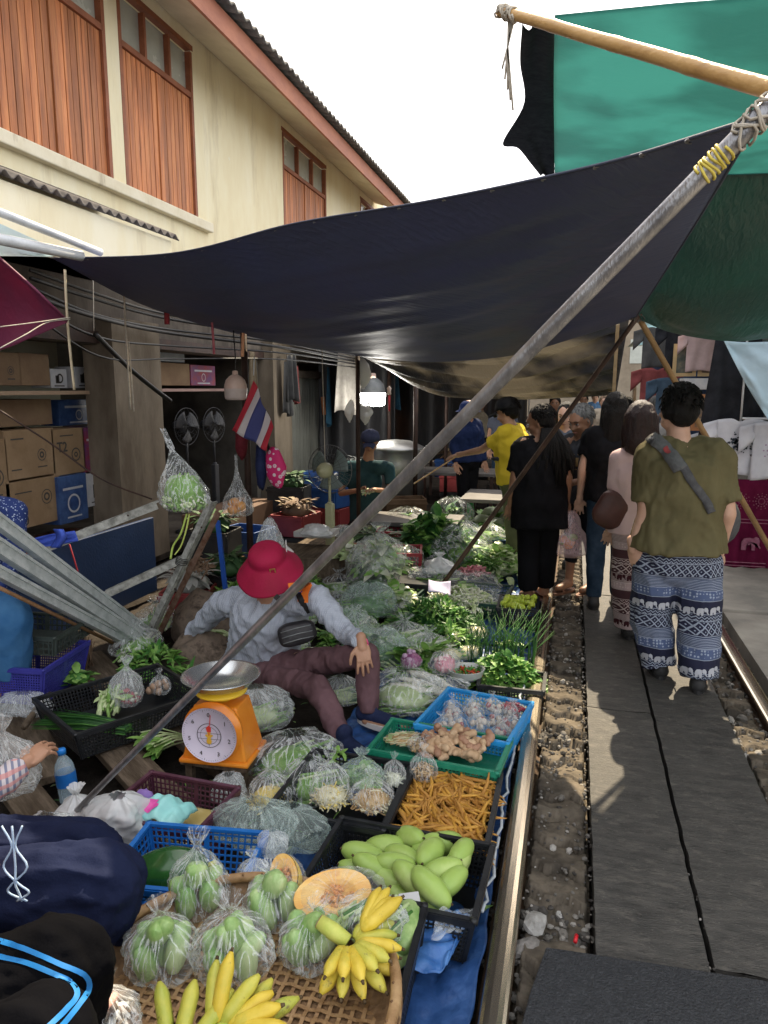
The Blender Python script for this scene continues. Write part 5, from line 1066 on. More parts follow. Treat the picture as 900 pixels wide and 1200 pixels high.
# bananas
m_ban=M('banana_yellow',(.56,.40,.035),(.72,.56,.09),sc=9,rough=.45,c3=(.65,.48,.05),bump=.05); m_bang=M('banana_green_tinge',(.36,.40,.06),(.64,.54,.08),sc=6,rough=.42); speckle(m_ban,(.16,.09,.03),30,.62,.75,.06); speckle(m_bang,(.14,.09,.03),30,.62,.75,.06); speckle(m_ban,(.45,.42,.06),6,.55,.6,.1); m_btip=M('banana_tip',(.05,.035,.02),(.13,.09,.05),sc=30,rough=.8); m_bst=M('banana_stalk',(.42,.50,.08),(.58,.58,.14),sc=12,rough=.5); m_bcut=M('banana_cut',(.22,.13,.08),(.40,.26,.17),sc=30,rough=.85,bump=.5)
def banana(parent,p,d,bend,L,rad,m,seed):
    b=MB(); d=V(d).normalized(); bd=V(bend); pts=[];rs=[]
    for i in range(15):
        t=i/14; pts.append(V(p)+d*(L*t)+bd*(L*.45*math.sin(PI*t*.62)**1.0)); 
        rs.append(rad*(.28+.72*min(1,(t/.2))**.8 if t<.2 else 1 if t<.72 else 1-.74*((t-.72)/.28)**1.5))
    b.tube(pts,rs,7,sm=True); k=len(b.v)
    b.tube([pts[-1],pts[-1]+(pts[-1]-pts[-2]).normalized()*.008],[rs[-1]*1.02,rs[-1]*.7],7,mi=1)
    return b.build('banana',[m,m_btip],parent)
def bunch(loc,label,fingers,stub,rad=.0165,L=.105):
    t=empty('banana_bunch',loc,0,label,'bananas','yellow banana bunches on the bamboo tray')
    for i,(p,d,bn) in enumerate(fingers): banana(t,p,d,bn,L*rnd.uniform(.9,1.1),rad*rnd.uniform(.92,1.08),m_ban if rnd.random()<.55 else m_bang,i)
    b=MB(); b.tube([stub[0],V(stub[0]).lerp(V(stub[1]),.5),stub[1]],[.017,.02,.017],10); b.add([V(stub[1])],[]) ; b.tube([stub[1],V(stub[1])+(V(stub[1])-V(stub[0])).normalized()*.002],[.0172,.016],10,mi=1); b.build('stalk',[m_bst,m_bcut],t); return t
f=[]
for i in range(9):   # right-hand bunch: fan of fingers around the crown, upper row
    a=R(62-20*i); f.append(((.018*math.cos(a),.018*math.sin(a),.055),(math.cos(a),math.sin(a),-.05),(0,0,.25)))
for i in range(7):
    a=R(40-24*i); f.append(((.018*math.cos(a),.018*math.sin(a),.03),(math.cos(a),math.sin(a),-.28),(0,0,.2)))
for i in range(4):
    a=R(70+14*i) if False else R(45+12*i); f.append(((.03,.02,.075),(math.cos(a),math.sin(a),.35),(0,0,.15)))
bunch(G(408,1128,.26)+V((0,0,0)),'yellow banana bunch with a cut stalk at the right side of the tray',f,((.0,.0,.055),(-.075,.012,.085)))
f=[]
for i,(dx,dy,dz) in enumerate([(-.2,.75,.75),(.05,.6,.8),(.5,.65,.5),(.72,.6,.35),(.85,.35,.3),(.9,.05,.15),(.3,.9,.3),(.75,.75,.1)]): f.append(((.01*i-.03,-.01,.03+.004*(i%3)),(dx,dy,dz),(-.1,-.1,.15)))
bunch(G(268,1216,.26),'yellow banana bunch pointing up at the front middle of the tray',f,((0,0,.03),(-.02,-.06,.03)),rad=.018,L=.125)
f=[((0,0,.02),(-.1,.8,.55),(0,0,.1)),((.03,0,.02),(.4,.7,.45),(0,0,.1)),((-.03,0,.02),(-.5,.6,.4),(0,0,.1)),((.03,0,.0),(.8,.4,.2),(0,0,.1))]
bunch(G(212,1228,.26),'small yellow banana group at the front left of the tray',f,((0,0,.02),(0,-.05,.02)),rad=.018,L=.11)
# sausage-like bag at front-left bottom
def redstuff(b,r): strips(b,(0,0,.03),.04,.04,.08,22,.05,.010,[0,1,2],r)
veg_bag(G(128,1222,.30),.065,.06,.15,23,redstuff,'clear bag of red and white packets beside the black trousers',cm_=[M('pink_packet',(.6,.2,.15),(.75,.45,.35),sc=20),M('white_packet',(.6,.6,.58),rough=.5),M('dark_packet',(.12,.08,.06),rough=.5)],cname='packets',cat='bag of packets',name='packet_bag')
# ---------- papaya, blue and maroon crates ----------
crate((-1.09,1.80,-.02),.40,.30,.20,m_cbl,'blue plastic crate holding the dark green papaya',rz=.12,taper=.86,cell=.022)
m_pap=M('papaya_dark_green',(.012,.06,.015),(.035,.14,.03),sc=3,rough=.25,bump=.05,c3=(.02,.09,.02),coat=.3)
b=MB(); b.ell((0,0,0),(.135,.072,.07),n=24,fn=lambda u:(1+.05*math.cos(5*math.atan2(u.z,u.y)))*(1-.12*max(0,u.x)))
t=tag(b.build('green_papaya',m_pap,loc=G(200,1022,.17),rot=(0,R(-10),R(14))),'large dark green papaya in the blue crate','papaya'); b=MB(); b.tube([(.12,0,0),(.14,0,.004)],.012,8); b.build('stem',m_bst,t)
crate((-1.36,2.15,-.10),.38,.30,.22,m_cmr,'maroon plastic crate with a turquoise cloth bag in it',rz=-.05,taper=.9,cell=.02)
b=MB(); b.box((0,0,.0),(.3,.22,.12)); b.noise(.01,9,3); tag(b.build('yellow_packets',M('yellow_packet',(.5,.38,.12),(.62,.5,.22),sc=14,rough=.5),loc=(-1.37,2.15,-.02),bevel=.02),'yellow packets inside the maroon crate','packets')
m_teal=M('turquoise_plastic_bag',(.25,.62,.60),(.38,.74,.70),sc=5,rough=.4,bump=.25,bsc=18,bdist=.01); m_mg=M('magenta_print',(.68,.08,.36),rough=.45,bump=0)
b=MB()
def tealf(u,v): 
    x=(u-.5)*.2; y=(v-.5)*.14
    return V((x+.02*(v),y,.085*math.cos((u-.5)*2.6)*math.cos((v-.5)*2.0)+.012*noise.noise(V((u*5,v*5,2)))+.006*math.sin(u*23)))
b.grid(tealf,30,24); t=tag(b.build('turquoise_bag',m_teal,loc=(-1.38,2.09,.08),rotz=.05,solid=.004),'turquoise bag with a pink pattern lying over the maroon crate','bag')
b=MB()
def petal(c,a,L,w,dz=.0025):
    n=14; pts=[(c[0]+math.cos(a)*L*(.5-.5*math.cos(2*PI*k/n))-math.sin(a)*w*math.sin(2*PI*k/n),c[1]+math.sin(a)*L*(.5-.5*math.cos(2*PI*k/n))+math.cos(a)*w*math.sin(2*PI*k/n)) for k in range(n)]
    cx=sum(q[0] for q in pts)/n; cy=sum(q[1] for q in pts)/n
    b.add([tealf(min(.99,max(.01,x)),min(.99,max(.01,y)))+V((0,-.004,.004)) for x,y in pts+[(cx,cy)]],[(k,(k+1)%n,n) for k in range(n)])
for c,a,L,w in [((.36,.24),1.1,.30,.09),((.36,.24),.2,.24,.10),((.36,.24),-.7,.18,.07),((.36,.24),2.2,.22,.08),((.36,.22),3.4,.16,.07)]: petal(c,a,L,w)
b.build('pink_print',m_mg,t)
b=MB(); b.ell((0,0,0),(.045,.03,.05),n=12,fn=lambda u:1+.2*noise.noise(u*3)); tag(b.build('purple_cloth',M('purple_cloth',(.22,.12,.4),(.3,.2,.5),sc=9,rough=.7),loc=(-1.47,2.15,.10)),'purple cloth bundle left of the turquoise bag','cloth')
# white / clear bags at left
def hb(loc,rx,ry,h,seed,m,lab,lean=(0,0),prof=PROF,group=None,rot=None): return veg_bag(loc,rx,ry,h,seed,None,lab,m,'plastic bag',group,name='plastic_bag',lean=lean,prof=prof,rot=rot,wob=.35)
hb(G(136,978,.06),.11,.09,.15,31,m_bag3,'white plastic bag bulging in front of the maroon crate',(.1,0),FLATP)
hb(G(92,972,.04),.085,.08,.15,32,m_bag3,'white plastic bag standing behind the foot of the grey pole',(-.1,.1))
hb(G(8,925,.16),.12,.1,.26,33,m_bag2,'clear crinkled bag at the left picture edge by the plaid sleeve')
hb(G(55,1000,.25),.10,.08,.12,34,m_bag2,'clear bag between the plaid sleeve and navy trousers',(.1,0),FLATP)
hb(G(300,985,.02),.14,.10,.15,35,m_bagg,'large crumpled greenish bag right of the maroon crate',(.05,0),FLATP)
hb(G(345,990,.02),.11,.08,.14,36,m_bagg,'crumpled greenish bag behind the small pumpkin piece',(-.1,.1),FLATP)
hb(G(268,935,.02),.07,.07,.10,37,m_bag2,'clear crumpled bag just right of the scale stool',(0,0),FLATP)
hb(G(318,1000,.15),.05,.04,.07,38,m_bag2,'small clear bag end behind the pumpkin pieces',(0,.2),FLATP)
# water bottle
m_wat=plastic('clear_bottle',(.55,.72,.82),.3,.65,20,bs=.3); m_cap=M('blue_cap',(.02,.22,.68),rough=.3,bump=0)
t=empty('water_bottle',(-1.87,2.24,-.01),0,'clear water bottle with a bright blue cap behind the white bags','bottle',rot=(0,R(-6),0))
b=MB(); b.lathe([(0,0),(.034,0),(.038,.01),(.036,.03),(.038,.05),(.036,.07),(.038,.09),(.038,.13),(.034,.155),(.02,.18),(.014,.19),(.014,.2)],n=20); b.build('body',m_wat,t)
b=MB(); b.lathe([(0,.197),(.017,.197),(.017,.215),(.015,.219),(0,.219)],n=16); b.build('cap',m_cap,t)
b=MB(); b.lathe([(.0388,.07),(.0388,.125)],n=20); b.build('label_band',m_cbl,t)
# ---------- scale on its stool ----------
m_or=M('orange_enamel',(.72,.20,.015),(.85,.30,.03),sc=6,rough=.32,c3=(.78,.25,.02),coat=.3,bump=.08); m_yp=M('yellow_enamel',(.82,.52,.03),(.86,.58,.06),sc=5,rough=.35); m_dial=M('dial_white',(.62,.55,.66),(.68,.62,.72),sc=3,rough=.3,bump=0); m_pan=M('pan_steel',(.5,.52,.52),(.66,.68,.68),sc=6,rough=.25,metal=.85,bump=.1,bsc=30)
st_=empty('stool',(-1.37,2.60,0),0,'small dark wooden stool under the orange scale','stool')
b=MB(); b.box((0,0,.075),(.30,.24,.02)); b.build('seat',m_wood,st_,bevel=.003)
for sx in(-1,1):
    for sy in (-1,1): b=MB(); b.box((sx*.12,sy*.09,-.01),(.03,.03,.15)); b.build('leg',m_wood,st_)
s=empty('market_scale',(-1.37,2.58,.085),R(4),'orange dial scale with a steel pan beside the red hat vendor','scale')
b=MB(); 
w0,w1,d0,d1,hh=.115,.078,.085,.06,.20
b.add([(-w0,-d0,.015),(w0,-d0,.015),(w0,d0,.015),(-w0,d0,.015),(-w1,-d1,hh),(w1,-d1,hh),(w1,d1,hh),(-w1,d1,hh)],[(3,2,1,0),(4,5,6,7),(0,1,5,4),(1,2,6,5),(2,3,7,6),(3,0,4,7)])
b.box((0,0,.009),(.25,.19,.016)); b.build('housing',m_or,s,bevel=.006)
b=MB(); b.lathe([(0,-.022),(.098,-.022),(.103,-.018),(.105,0),(0,0)],n=40,rot=Euler((PI/2,0,0)),c=(0,-.088,.122)); 
o=b.build('dial_case',m_or,s)
b=MB(); b.lathe([(0,.0),(.096,.0),(.097,.002)],n=40,rot=Euler((PI/2,0,0)),c=(0,-.1115,.122)); o=b.build('dial_face',m_dial,s)
dfr=Matrix.Translation((0,-.1145,.122))@Matrix.Rotation(PI/2,4,'X')
b=MB(); 
for k in range(7):
    a=PI/2-2*PI*k/7; t_=text_mb(str(k),.021,.0008,dfr@Matrix.Translation((math.cos(a)*.072,math.sin(a)*.072,0))); b.add(t_.v,t_.f)
b.build('numerals',m_ink,o)
b=MB()
for k in range(70):
    a=2*PI*k/70; L=.008 if k%10==0 else .005 if k%5==0 else .003; c=V((math.cos(a)*(.092-L/2),-.1145,.122+math.sin(a)*(.092-L/2))); b.box(c,(L,.0006,.0008),Euler((0,-a,0)))
b.build('ticks',m_ink,o)
b=MB(); b.lathe([(.041,0),(.043,0)],n=30,rot=Euler((PI/2,0,0)),c=(0,-.1145,.122)); b.lathe([(.030,0),(.0312,0)],n=30,rot=Euler((PI/2,0,0)),c=(0,-.1145,.122)); b.box((0,-.1145,.110),(.08,.0005,.001)); b.box((0,-.1145,.130),(.08,.0005,.001)); b.box((0,-.1145,.12),(.001,.0005,.075)); b.build('emblem_ring',m_ink,o)
b=MB()  # emblem: gold standing figure with red top
b.prism([(-.006,-.03),(-.010,-.02),(-.005,-.008),(-.014,.0),(-.012,.004),(-.005,.002),(-.006,.012),(.006,.012),(.005,.002),(.012,.004),(.014,.0),(.005,-.008),(.010,-.02),(.006,-.03)],.0,.0006,fr=dfr); b.build('emblem',M('emblem_gold',(.72,.42,.05),rough=.4,bump=0),o)
b=MB(); b.prism([(-.007,.013),(-.010,.026),(0,.036),(.008,.028),(.007,.013)],0,.0007,fr=dfr); b.build('emblem_top',M('emblem_red',(.65,.05,.03),rough=.4,bump=0),o)
b=MB(); b.beam((0,-.116,.122),(.008,-.116,.195),.002,.0012,up=V((0,1,0))); b.build('needle',M('needle_red',(.6,.04,.03),rough=.4),o)
b=MB(); b.lathe([(0,hh),(.03,hh),(.03,hh+.02),(.075,hh+.025),(.088,hh+.032),(.088,hh+.04),(0,hh+.042)],n=30); b.build('platform',m_yp,s)
b=MB(); b.lathe([(0,hh+.045),(.06,hh+.046),(.105,hh+.062),(.128,hh+.088),(.135,hh+.09),(.135,hh+.093),(.126,hh+.092),(.103,hh+.067),(.06,hh+.051),(0,hh+.050)],n=40); b.build('pan',m_pan,s)
for k in range(5):
    b=MB(); b.ell((.1155,-.03+.012*k,.12+.006*k*(-1)**k),(.001,.008,.004),n=6); 
s.scale=(1.2,1.2,1.2)
# water spinach beside the stool
def bunchf(stem_n,L,leafL,leafw,mi_s,mi_l,dirn,spread=.05,droop=.3,per=4,sr=.0035):
    def f(b,r):
        d=V(dirn).normalized(); x,_,z=basis(d)
        for i in range(stem_n):
            o_=x*r.uniform(-spread,spread)+z*r.uniform(-spread*.4,spread*.5)+V((0,0,spread*.5)); e=o_*1.9+d*L*r.uniform(.8,1.1); e.z=max(.01,e.z*.6+.02)
            b.tube([o_*.5,(o_+e)/2+V((0,0,.01)),e],sr,5,mi=mi_s)
            for k in range(per):
                p=(o_*.5).lerp(e,r.uniform(.55,1.0)); dd=(d+V((r.uniform(-.8,.8),r.uniform(-.8,.8),r.uniform(-.1,.7)))); b.leaf(p,dd,(r.uniform(-.3,.3),r.uniform(-.3,.3),1),leafL*r.uniform(.7,1.2),leafw*r.uniform(.8,1.2),bend=droop,mi=mi_l if r.random()<.8 else max(0,mi_l-1))
    return f
heap('greens_bunch',G(218,868,-.01),bunchf(9,.2,.075,.03,3,2,(-.45,-.9,.05)),'bunch of bright green stems and leaves left of the orange scale','greens')
# ---------- black herb crate on the left ----------
crate((-2.03,2.83,.03),.50,.62,.13,m_cb,'black crate of spring onions and a red filled bag under the metal frame',rz=-.55,taper=.9)
b=MB(); 
def onions(b,r):
    for i in range(60):
        y=r.uniform(-.05,.05); z=r.uniform(0,.03); b.tube([V((.2,y*.6,z)),V((0,y,z+.01)),V((-.24,y*1.8,z*.8))],[.0035,.003,.0012],5,mi=1 if r.random()<.5 else 0)
heap('spring_onions',(-2.05,2.62,.10),onions,'bundle of thin dark green onions lying in the black herb crate','spring onions')
def redbag(b,r): strips(b,(0,0,.02),.05,.04,.05,26,.04,.010,[8,8,4],r); leaves(b,(-.07,-.02,0),.05,.05,.04,18,.07,.03,[2,3],r)
veg_bag(G(148,825,.10),.085,.075,.22,41,redbag,'clear knotted bag with red contents standing in the black herb crate',m_bag2,cm_=ALLG+[M('red_root',(.30,.02,.04),(.42,.05,.07),rough=.5)],lean=(.05,.05))
heap('celery_stalks',G(128,832,.10),lambda b,r:(strips(b,(0,0,.02),.04,.05,.05,22,.13,.008,[3,3,2],r,dirn=(-.2,.6,.5)),leaves(b,(0,.03,.05),.06,.05,.03,20,.06,.03,[2,3],r)),'pale green stalks leaning against the knotted bag','celery')
heap('leafy_sprigs',G(90,798,.06),lambda b,r:leaves(b,(0,0,0),.10,.06,.07,46,.07,.035,[1,2,2],r,core=1),'green leafy sprigs behind the black herb crate','greens')
heap('dry_roots',G(98,772,.05),lambda b,r:strips(b,(0,0,0),.05,.04,.12,60,.14,.003,[0],r,dirn=(.05,.1,1),curl=.3),'bundle of brown dry roots behind the leafy sprigs','roots',mats=[M('dry_root',(.13,.08,.05),(.28,.19,.13),sc=20,rough=.9)])
hb(G(30,835,.03),.14,.08,.10,43,m_bag2,'crumpled grey bag lying left of the black herb crate',(0,0),FLATP)
def shal(b,r):
    for i in range(10): b.ell((r.uniform(-.05,.05),r.uniform(-.04,.04),.02+r.random()*.03),(.018,.018,.02),n=8,mi=0)
veg_bag(G(188,812,.08),.055,.05,.12,44,shal,'small clear bag at the right end of the black herb crate',cm_=[M('tan_root',(.35,.22,.14),(.45,.3,.2),sc=12)])
b=MB(); b.ell((0,0,0),(.035,.03,.03),n=10); tag(b.build('pink_root',M('pinkish_root',(.55,.35,.25),(.65,.45,.33),sc=9),loc=G(88,788,.05)),'pinkish round root beside the leafy sprigs','root')
# violet basket upside down, dark lid crate
crate((-2.82,3.05,.02),.60,.42,.20,m_cvi,'violet blue plastic basket at the left edge below the beams',rz=.12,taper=.86,cell=.014,bar=.006)
crate((-2.86,3.20,.225),.56,.38,.10,M('dark_green_grey_plastic',(.03,.04,.035),(.06,.075,.065),sc=8,rough=.5),'dark grey green tray crate stacked on the violet basket',rz=.12,taper=.95,cell=.03,bar=.008)
# ---------- crates by the rail ----------
crate((-.475,2.03,-.05),.53,.36,.16,m_cb,'black crate filled with green mangoes',rz=-.04,taper=.88)
m_mgo=M('mango_green',(.30,.45,.10),(.54,.63,.24),sc=4,rough=.38,bump=.06,bsc=40,c3=(.37,.52,.12),contrast=(.3,.7)); m_mgs=M('mango_stem',(.10,.07,.04),rough=.8)
def mango_proto(seed):
    b=MB(); b.ell((0,0,0),(.080,.039,.036),n=24,fn=lambda u:1+.05*noise.noise(u*1.3+V((seed,0,0)))-.16*max(0,-u.x)**2); b.v=[(x,y+.10*(x/.09)*(x/.09)*.11*(1 if x<0 else -.5),z) for x,y,z in b.v]; return b
speckle(m_mgo,(.55,.62,.35),60,.66,.6,.04); speckle(m_mgo,(.10,.12,.04),14,.70,.7,.03)
protos=[]
mr_=random.Random(12)
mang=[(422,1000,.0,0),(448,992,.02,.2),(470,1003,.03,-.3),(462,1012,.06,.4),(505,998,.06,1.4),(497,993,.04,.9),(438,1016,.05,.1),(480,1028,.07,-.4),(515,1020,.06,.6),(533,1015,.04,1.2),(541,998,.06,1.35),(503,1038,.08,-.35),(530,1032,.05,1.1),(455,1030,.03,.0),(520,988,.03,.5),(480,980,.05,-.6),(428,1002,.03,.15),(420,1020,.02,.2),(500,1060,.01,.1),(470,1050,.0,.0)]
first=None
for i,(px,py,z,rz) in enumerate(mang):
    loc=G(px,py,.045+z); L_='green mango in the black mango crate'
    if i<3:
        o=tag(mango_proto(i*3.7).build('green_mango',m_mgo,loc=loc,rot=(mr_.uniform(-.3,.3),mr_.uniform(-.3,.3),rz)),L_,'mango','green mangoes in the mango crate'); b=MB(); b.tube([(.07,0,.004),(.083,0,.006)],.004,6); b.build('stem',m_mgs,o); protos.append(o)
    else:
        s_=mr_.uniform(.85,1.12); copy_tree(protos[i%3],loc=loc,rot=(mr_.uniform(-.4,.4),mr_.uniform(-.4,.4),rz+ (PI if mr_.random()<.4 else 0)),scale=(s_,s_*mr_.uniform(.9,1.05),s_))
# lower crate right of the tray
crate((-.50,1.60,-.05),.30,.42,.20,m_cb,'black crate squeezed between the bamboo tray and mango crate',rz=.02)
b=MB(); b.ell((0,0,0),(.045,.10,.04),n=18,fn=lambda u:1+.05*noise.noise(u*2)); tag(b.build('green_melon',gm2,loc=G(476,1085,.13),rotz=.1),'long green gourd in the crate right of the bamboo tray','gourd')
b=MB(); b.ell((0,0,0),(.04,.09,.04),n=18,fn=lambda u:1+.05*noise.noise(u*2)); tag(b.build('green_melon',gm,loc=G(468,1110,.10),rotz=-.2),'second green gourd deeper in the crate right of the bamboo tray','gourd')
b=MB(); b.box((0,0,0),(.06,.035,.004)); b.noise(.006,30); tag(b.build('paper_scrap',M('white_paper',(.6,.6,.6),rough=.7,bump=0),loc=G(480,1052,.15),rotz=.4),'small white and red paper scrap on the crate rim by the mangoes','paper')
# fingerroot crate
crate((-.405,2.465,-.05),.36,.47,.14,m_cb,'black crate heaped with golden fingerroot',rz=.0)
m_fr=[M('fingerroot_gold',(.50,.24,.03),(.68,.38,.07),sc=12,rough=.55,bump=.2,bsc=90),M('fingerroot_brown',(.38,.17,.03),(.55,.28,.06),sc=12,rough=.6,bump=.2)]
fp=[]; r=random.Random(8)
for k in range(4):
    b=MB(); L=.05+.012*k; b.tube([V((-L,0,0)),V((-L*.5,.004*(k-1),.002)),V((0,.006*(k%2),.0)),V((L*.6,-.003*k,.002)),V((L*1.1,.004,0))],[.003,.0065,.0075,.006,.0015],7)
    fp.append(b)
def frz(x,y): return .055+.028*math.exp(-((x/.15)**2+(y/.2)**2))
pr=[]
for i in range(270):
    x=r.uniform(-.155,.155); y=r.uniform(-.21,.21); z=frz(x,y)+r.uniform(-.012,.012); loc=(-.405+x,2.465+y,z); rot=(r.uniform(-.3,.3),r.gauss(0,.18),r.gauss(-.9,.7))
    if i<4: o=tag(fp[i].build('fingerroot',m_fr[i%2],loc=loc,rot=rot),'golden fingerroot in the heap between the mangoes and ginger','fingerroot','golden fingerroots in the crate'); pr.append(o)
    else: copy_tree(pr[i%4],loc=loc,rot=rot,scale=r.uniform(.8,1.15))
b=MB(); b.box((0,0,.03),(.29,.38,.03)); tag(b.build('root_layer',m_fr[1],loc=(-.405,2.465,-.02),bevel=.01),'packed bottom layer under the golden fingerroots','fingerroot') 
def brn(b,r): strips(b,(0,0,.02),.035,.03,.05,40,.05,.004,[6],r)
veg_bag((-.52,2.62,.07),.055,.05,.14,51,brn,'small knotted bag of brown roots at the back left of the fingerroot crate')
# crate with bags of shreds
crate((-.79,2.44,-.05),.44,.46,.15,m_cb,'black crate with bags of shredded vegetables and noodles',rz=-.03)
def shreds(mis,rx=.055,h=.06,n=220,L=.05,rad=.0028): 
    def f(b,r): b.ell((0,0,h*.5),(rx*.92,rx*.8,h*.5),n=14,mi=mis[0]); strips(b,(0,0,.005),rx,rx*.85,h,n,L,rad,mis,r,curl=.5)
    return f
veg_bag(G(388,940,.06),.075,.065,.20,52,shreds([7,7,5],.062),'tall clear bag of cream shreds in the black crate beside the fingerroot',lean=(-.03,.05))
veg_bag(G(436,945,.06),.082,.07,.14,53,shreds([6,6,7],.07),'clear bag of brown noodles in the black crate beside the fingerroot',lean=(.02,.03))
veg_bag(G(424,920,.08),.085,.07,.14,54,lambda b,r:leaves(b,(0,0,.01),.065,.055,.08,60,.05,.035,[2,2,3],r,core=2),'clear bag of light green leaves at the back of the noodle crate',m_bagg)
veg_bag(G(462,918,.08),.045,.045,.12,55,shreds([4],.03,.04,60),'small white knotted bag at the right of the noodle crate')
veg_bag(G(317,945,.0),.085,.08,.18,56,shreds([5,5,7],.075,.075),'clear bag half full of yellow shreds right of the orange scale',lean=(-.04,.05))
heap('pea_shoots',G(398,888,.1),lambda b,r:leaves(b,(0,0,0),.03,.03,.04,14,.04,.02,[2],r),'few light green shoots on the edge of the noodle crate','greens')
# green tray of ginger
crate((-.49,2.83,.045),.54,.30,.07,m_cgr,'green plastic tray of ginger and small roots',rz=-.10,taper=.93)
crate((-.50,2.84,-.05),.52,.29,.09,m_cb,'black crate under the green ginger tray',rz=-.10,taper=.92)
m_gin=M('ginger_skin',(.42,.27,.15),(.60,.43,.27),sc=9,rough=.7,bump=.35,bsc=60,c3=(.52,.35,.21)); m_gin2=M('galangal_skin',(.32,.17,.10),(.48,.29,.2),sc=9,rough=.7,bump=.35)
def ginger_mb(seed):
    r=random.Random(seed); b=MB(); p=V((-.045,0,0)); d=V((1,0,0))
    for k in range(4):
        b.ell(p,(.023,.018,.018),Euler((0,r.uniform(-.4,.4),r.uniform(-.6,.6))),n=10,fn=lambda u:1+.12*noise.noise(u*3+V((seed,k,0))))
        if r.random()<.75:
            sd=V((r.uniform(-.006,.006),r.choice([-1,1])*.019,r.uniform(-.004,.014))); b.ell(p+sd,(.014,.018,.013),n=8,fn=lambda u:1+.12*noise.noise(u*3+V((seed,k,4))))
        p=p+V((.026,r.uniform(-.012,.012),r.uniform(-.006,.006)))
    return fuse(b,.0042,2)
gp=[ginger_mb(i) for i in range(3)]; g0=[]; r=random.Random(4)
for i in range(26):
    x=r.uniform(-.05,.17); y=r.uniform(-.07,.075); z=.095+.05*math.exp(-((x-.07)/.12)**2-(y/.1)**2)*(1+.3*r.random()); c_,s_=math.cos(-.10),math.sin(-.10); loc=(-.49+x*c_-y*s_,2.83+x*s_+y*c_,z); rot=(r.uniform(-.5,.5),r.uniform(-.5,.5),r.uniform(0,6.28))
    if i<3: g0.append(tag(gp[i].build('ginger_root',m_gin if i<2 else m_gin2,loc=loc,rot=rot),'knobbly ginger root piled in the green tray','ginger','ginger roots in the green tray'))
    else: copy_tree(g0[i%3],loc=loc,rot=rot,scale=r.uniform(.85,1.15))
def fibre(b,r): b.ell((0,0,.012),(.07,.045,.012),n=12,mi=6); strips(b,(0,0,.0),.075,.05,.035,200,.07,.002,[6,7,3],r,dirn=(1,.35,0))
heap('lemongrass_roots',(-.65,2.88,.085),fibre,'thin straw coloured root bundles at the left of the green tray','roots')
veg_bag((-.57,2.82,.08),.06,.05,.07,58,lambda b,r:strips(b,(0,0,.01),.05,.04,.03,50,.04,.006,[6],r),'clear packet of small brown roots in the green tray',prof=FLATP)
# sky-blue tray of garlic bags
crate((-.385,3.15,.0),.42,.44,.12,m_csky,'sky blue tray full of small bags of garlic',rz=-.18,taper=.92)
m_gar=M('garlic_white',(.50,.42,.36),(.68,.6,.52),sc=12,rough=.6); m_gred=M('red_shallot',(.28,.05,.06),(.42,.12,.12),sc=12,rough=.5)
def garl(b,r):
    for i in range(12): b.ell((r.uniform(-.03,.03),r.uniform(-.025,.025),.015+r.random()*.035),(.013,.012,.014),n=8,mi=0 if r.random()<.8 else 1)
r=random.Random(21)
pos=[(-.14,.12),(-.05,.14),(.05,.12),(.13,.13),(-.13,.02),(-.03,.04),(.07,.03),(-.10,-.07),(.0,-.06),(.10,-.08),(.14,-.01),(-.14,-.14)]
for i,(x,y) in enumerate(pos):
    veg_bag((-.385+x+.02,3.15+y,.04+.015*(i%3)),.05,.045,.10,60+i,garl,'knotted small bag of garlic in the sky blue tray',cat='bag of garlic',group='small garlic bags in the sky blue tray',name='garlic_bag',cname='garlic',cm_=[m_gar,m_gred],lean=(r.uniform(-.2,.2),r.uniform(-.2,.2)))
veg_bag((-.23,3.30,.08),.07,.035,.06,77,lambda b,r:strips(b,(0,0,.01),.06,.03,.03,40,.05,.006,[0,1],r),'shiny red packet at the back right corner of the sky blue tray',cm_=[M('shiny_red',(.45,.02,.04),rough=.25),M('shiny_dark_red',(.2,.01,.03),rough=.25)],cname='chillies')
# ---------- vendor's big bags and middle field ----------
def greens(rx,ry,h,n=70,mats=(1,2,2),L=.10,w=.03,core=2): 
    return lambda b,r:leaves(b,(0,0,.01),rx,ry,h,n,L,w,list(mats),r,core=core)
def lying(mis,rx,ry,h,n=50,d=(1,.4,.15),rad=.006,L=.2): return lambda b,r:(b.ell((0,0,h*.4),(rx*.8,ry*.8,h*.35),n=14,mi=mis[0]),strips(b,(0,0,.005),rx*.75,ry*.8,h*.8,n,L,rad,mis,r,dirn=d,curl=.08))
def nb(px,py,z,rx,ry,h,seed,content,lab,m=None,lean=(0,0),prof=FLATP,rz=0,tilt=(0,0),group=None): return veg_bag(G(px,py,z),rx,ry,h,seed,content,lab,m,lean=lean,prof=prof,rot=(tilt[0],tilt[1],rz),group=group)
nb(345,905,-.04,.20,.14,.18,80,lying([2,3,1],.19,.13,.14,90),'big clear bag of pale green stalks in front of the vendor\'s knee',m_bag,rz=.5)
nb(300,850,-.04,.18,.12,.20,81,lying([3,2],.15,.1,.12,50),'big clear bag behind the orange scale by the vendor\'s leg',m_bag2,rz=.3)
nb(362,935,-.02,.10,.10,.17,82,lying([2,3],.09,.09,.12,40),'clear bag of green stalks between yellow shreds and noodle crate',m_bag,(0,0))
nb(400,822,-.04,.10,.09,.14,83,lying([3,1],.09,.08,.08,20),'crumpled clear bag between the vendor\'s shoes and the pale greens',m_bag2)
nb(475,828,-.04,.20,.17,.20,84,lying([3,4,2,2],.19,.16,.15,120,(.9,.2,.1)),'very large clear bag of white and green stalks right of the vendor\'s knee',m_bag)
nb(440,775,-.02,.22,.16,.22,85,lying([1,2,3],.2,.14,.17,90,(1,-.3,.1)),'long greenish bag of leaf stalks beside the vendor\'s hand',m_bagg,rz=-.3)
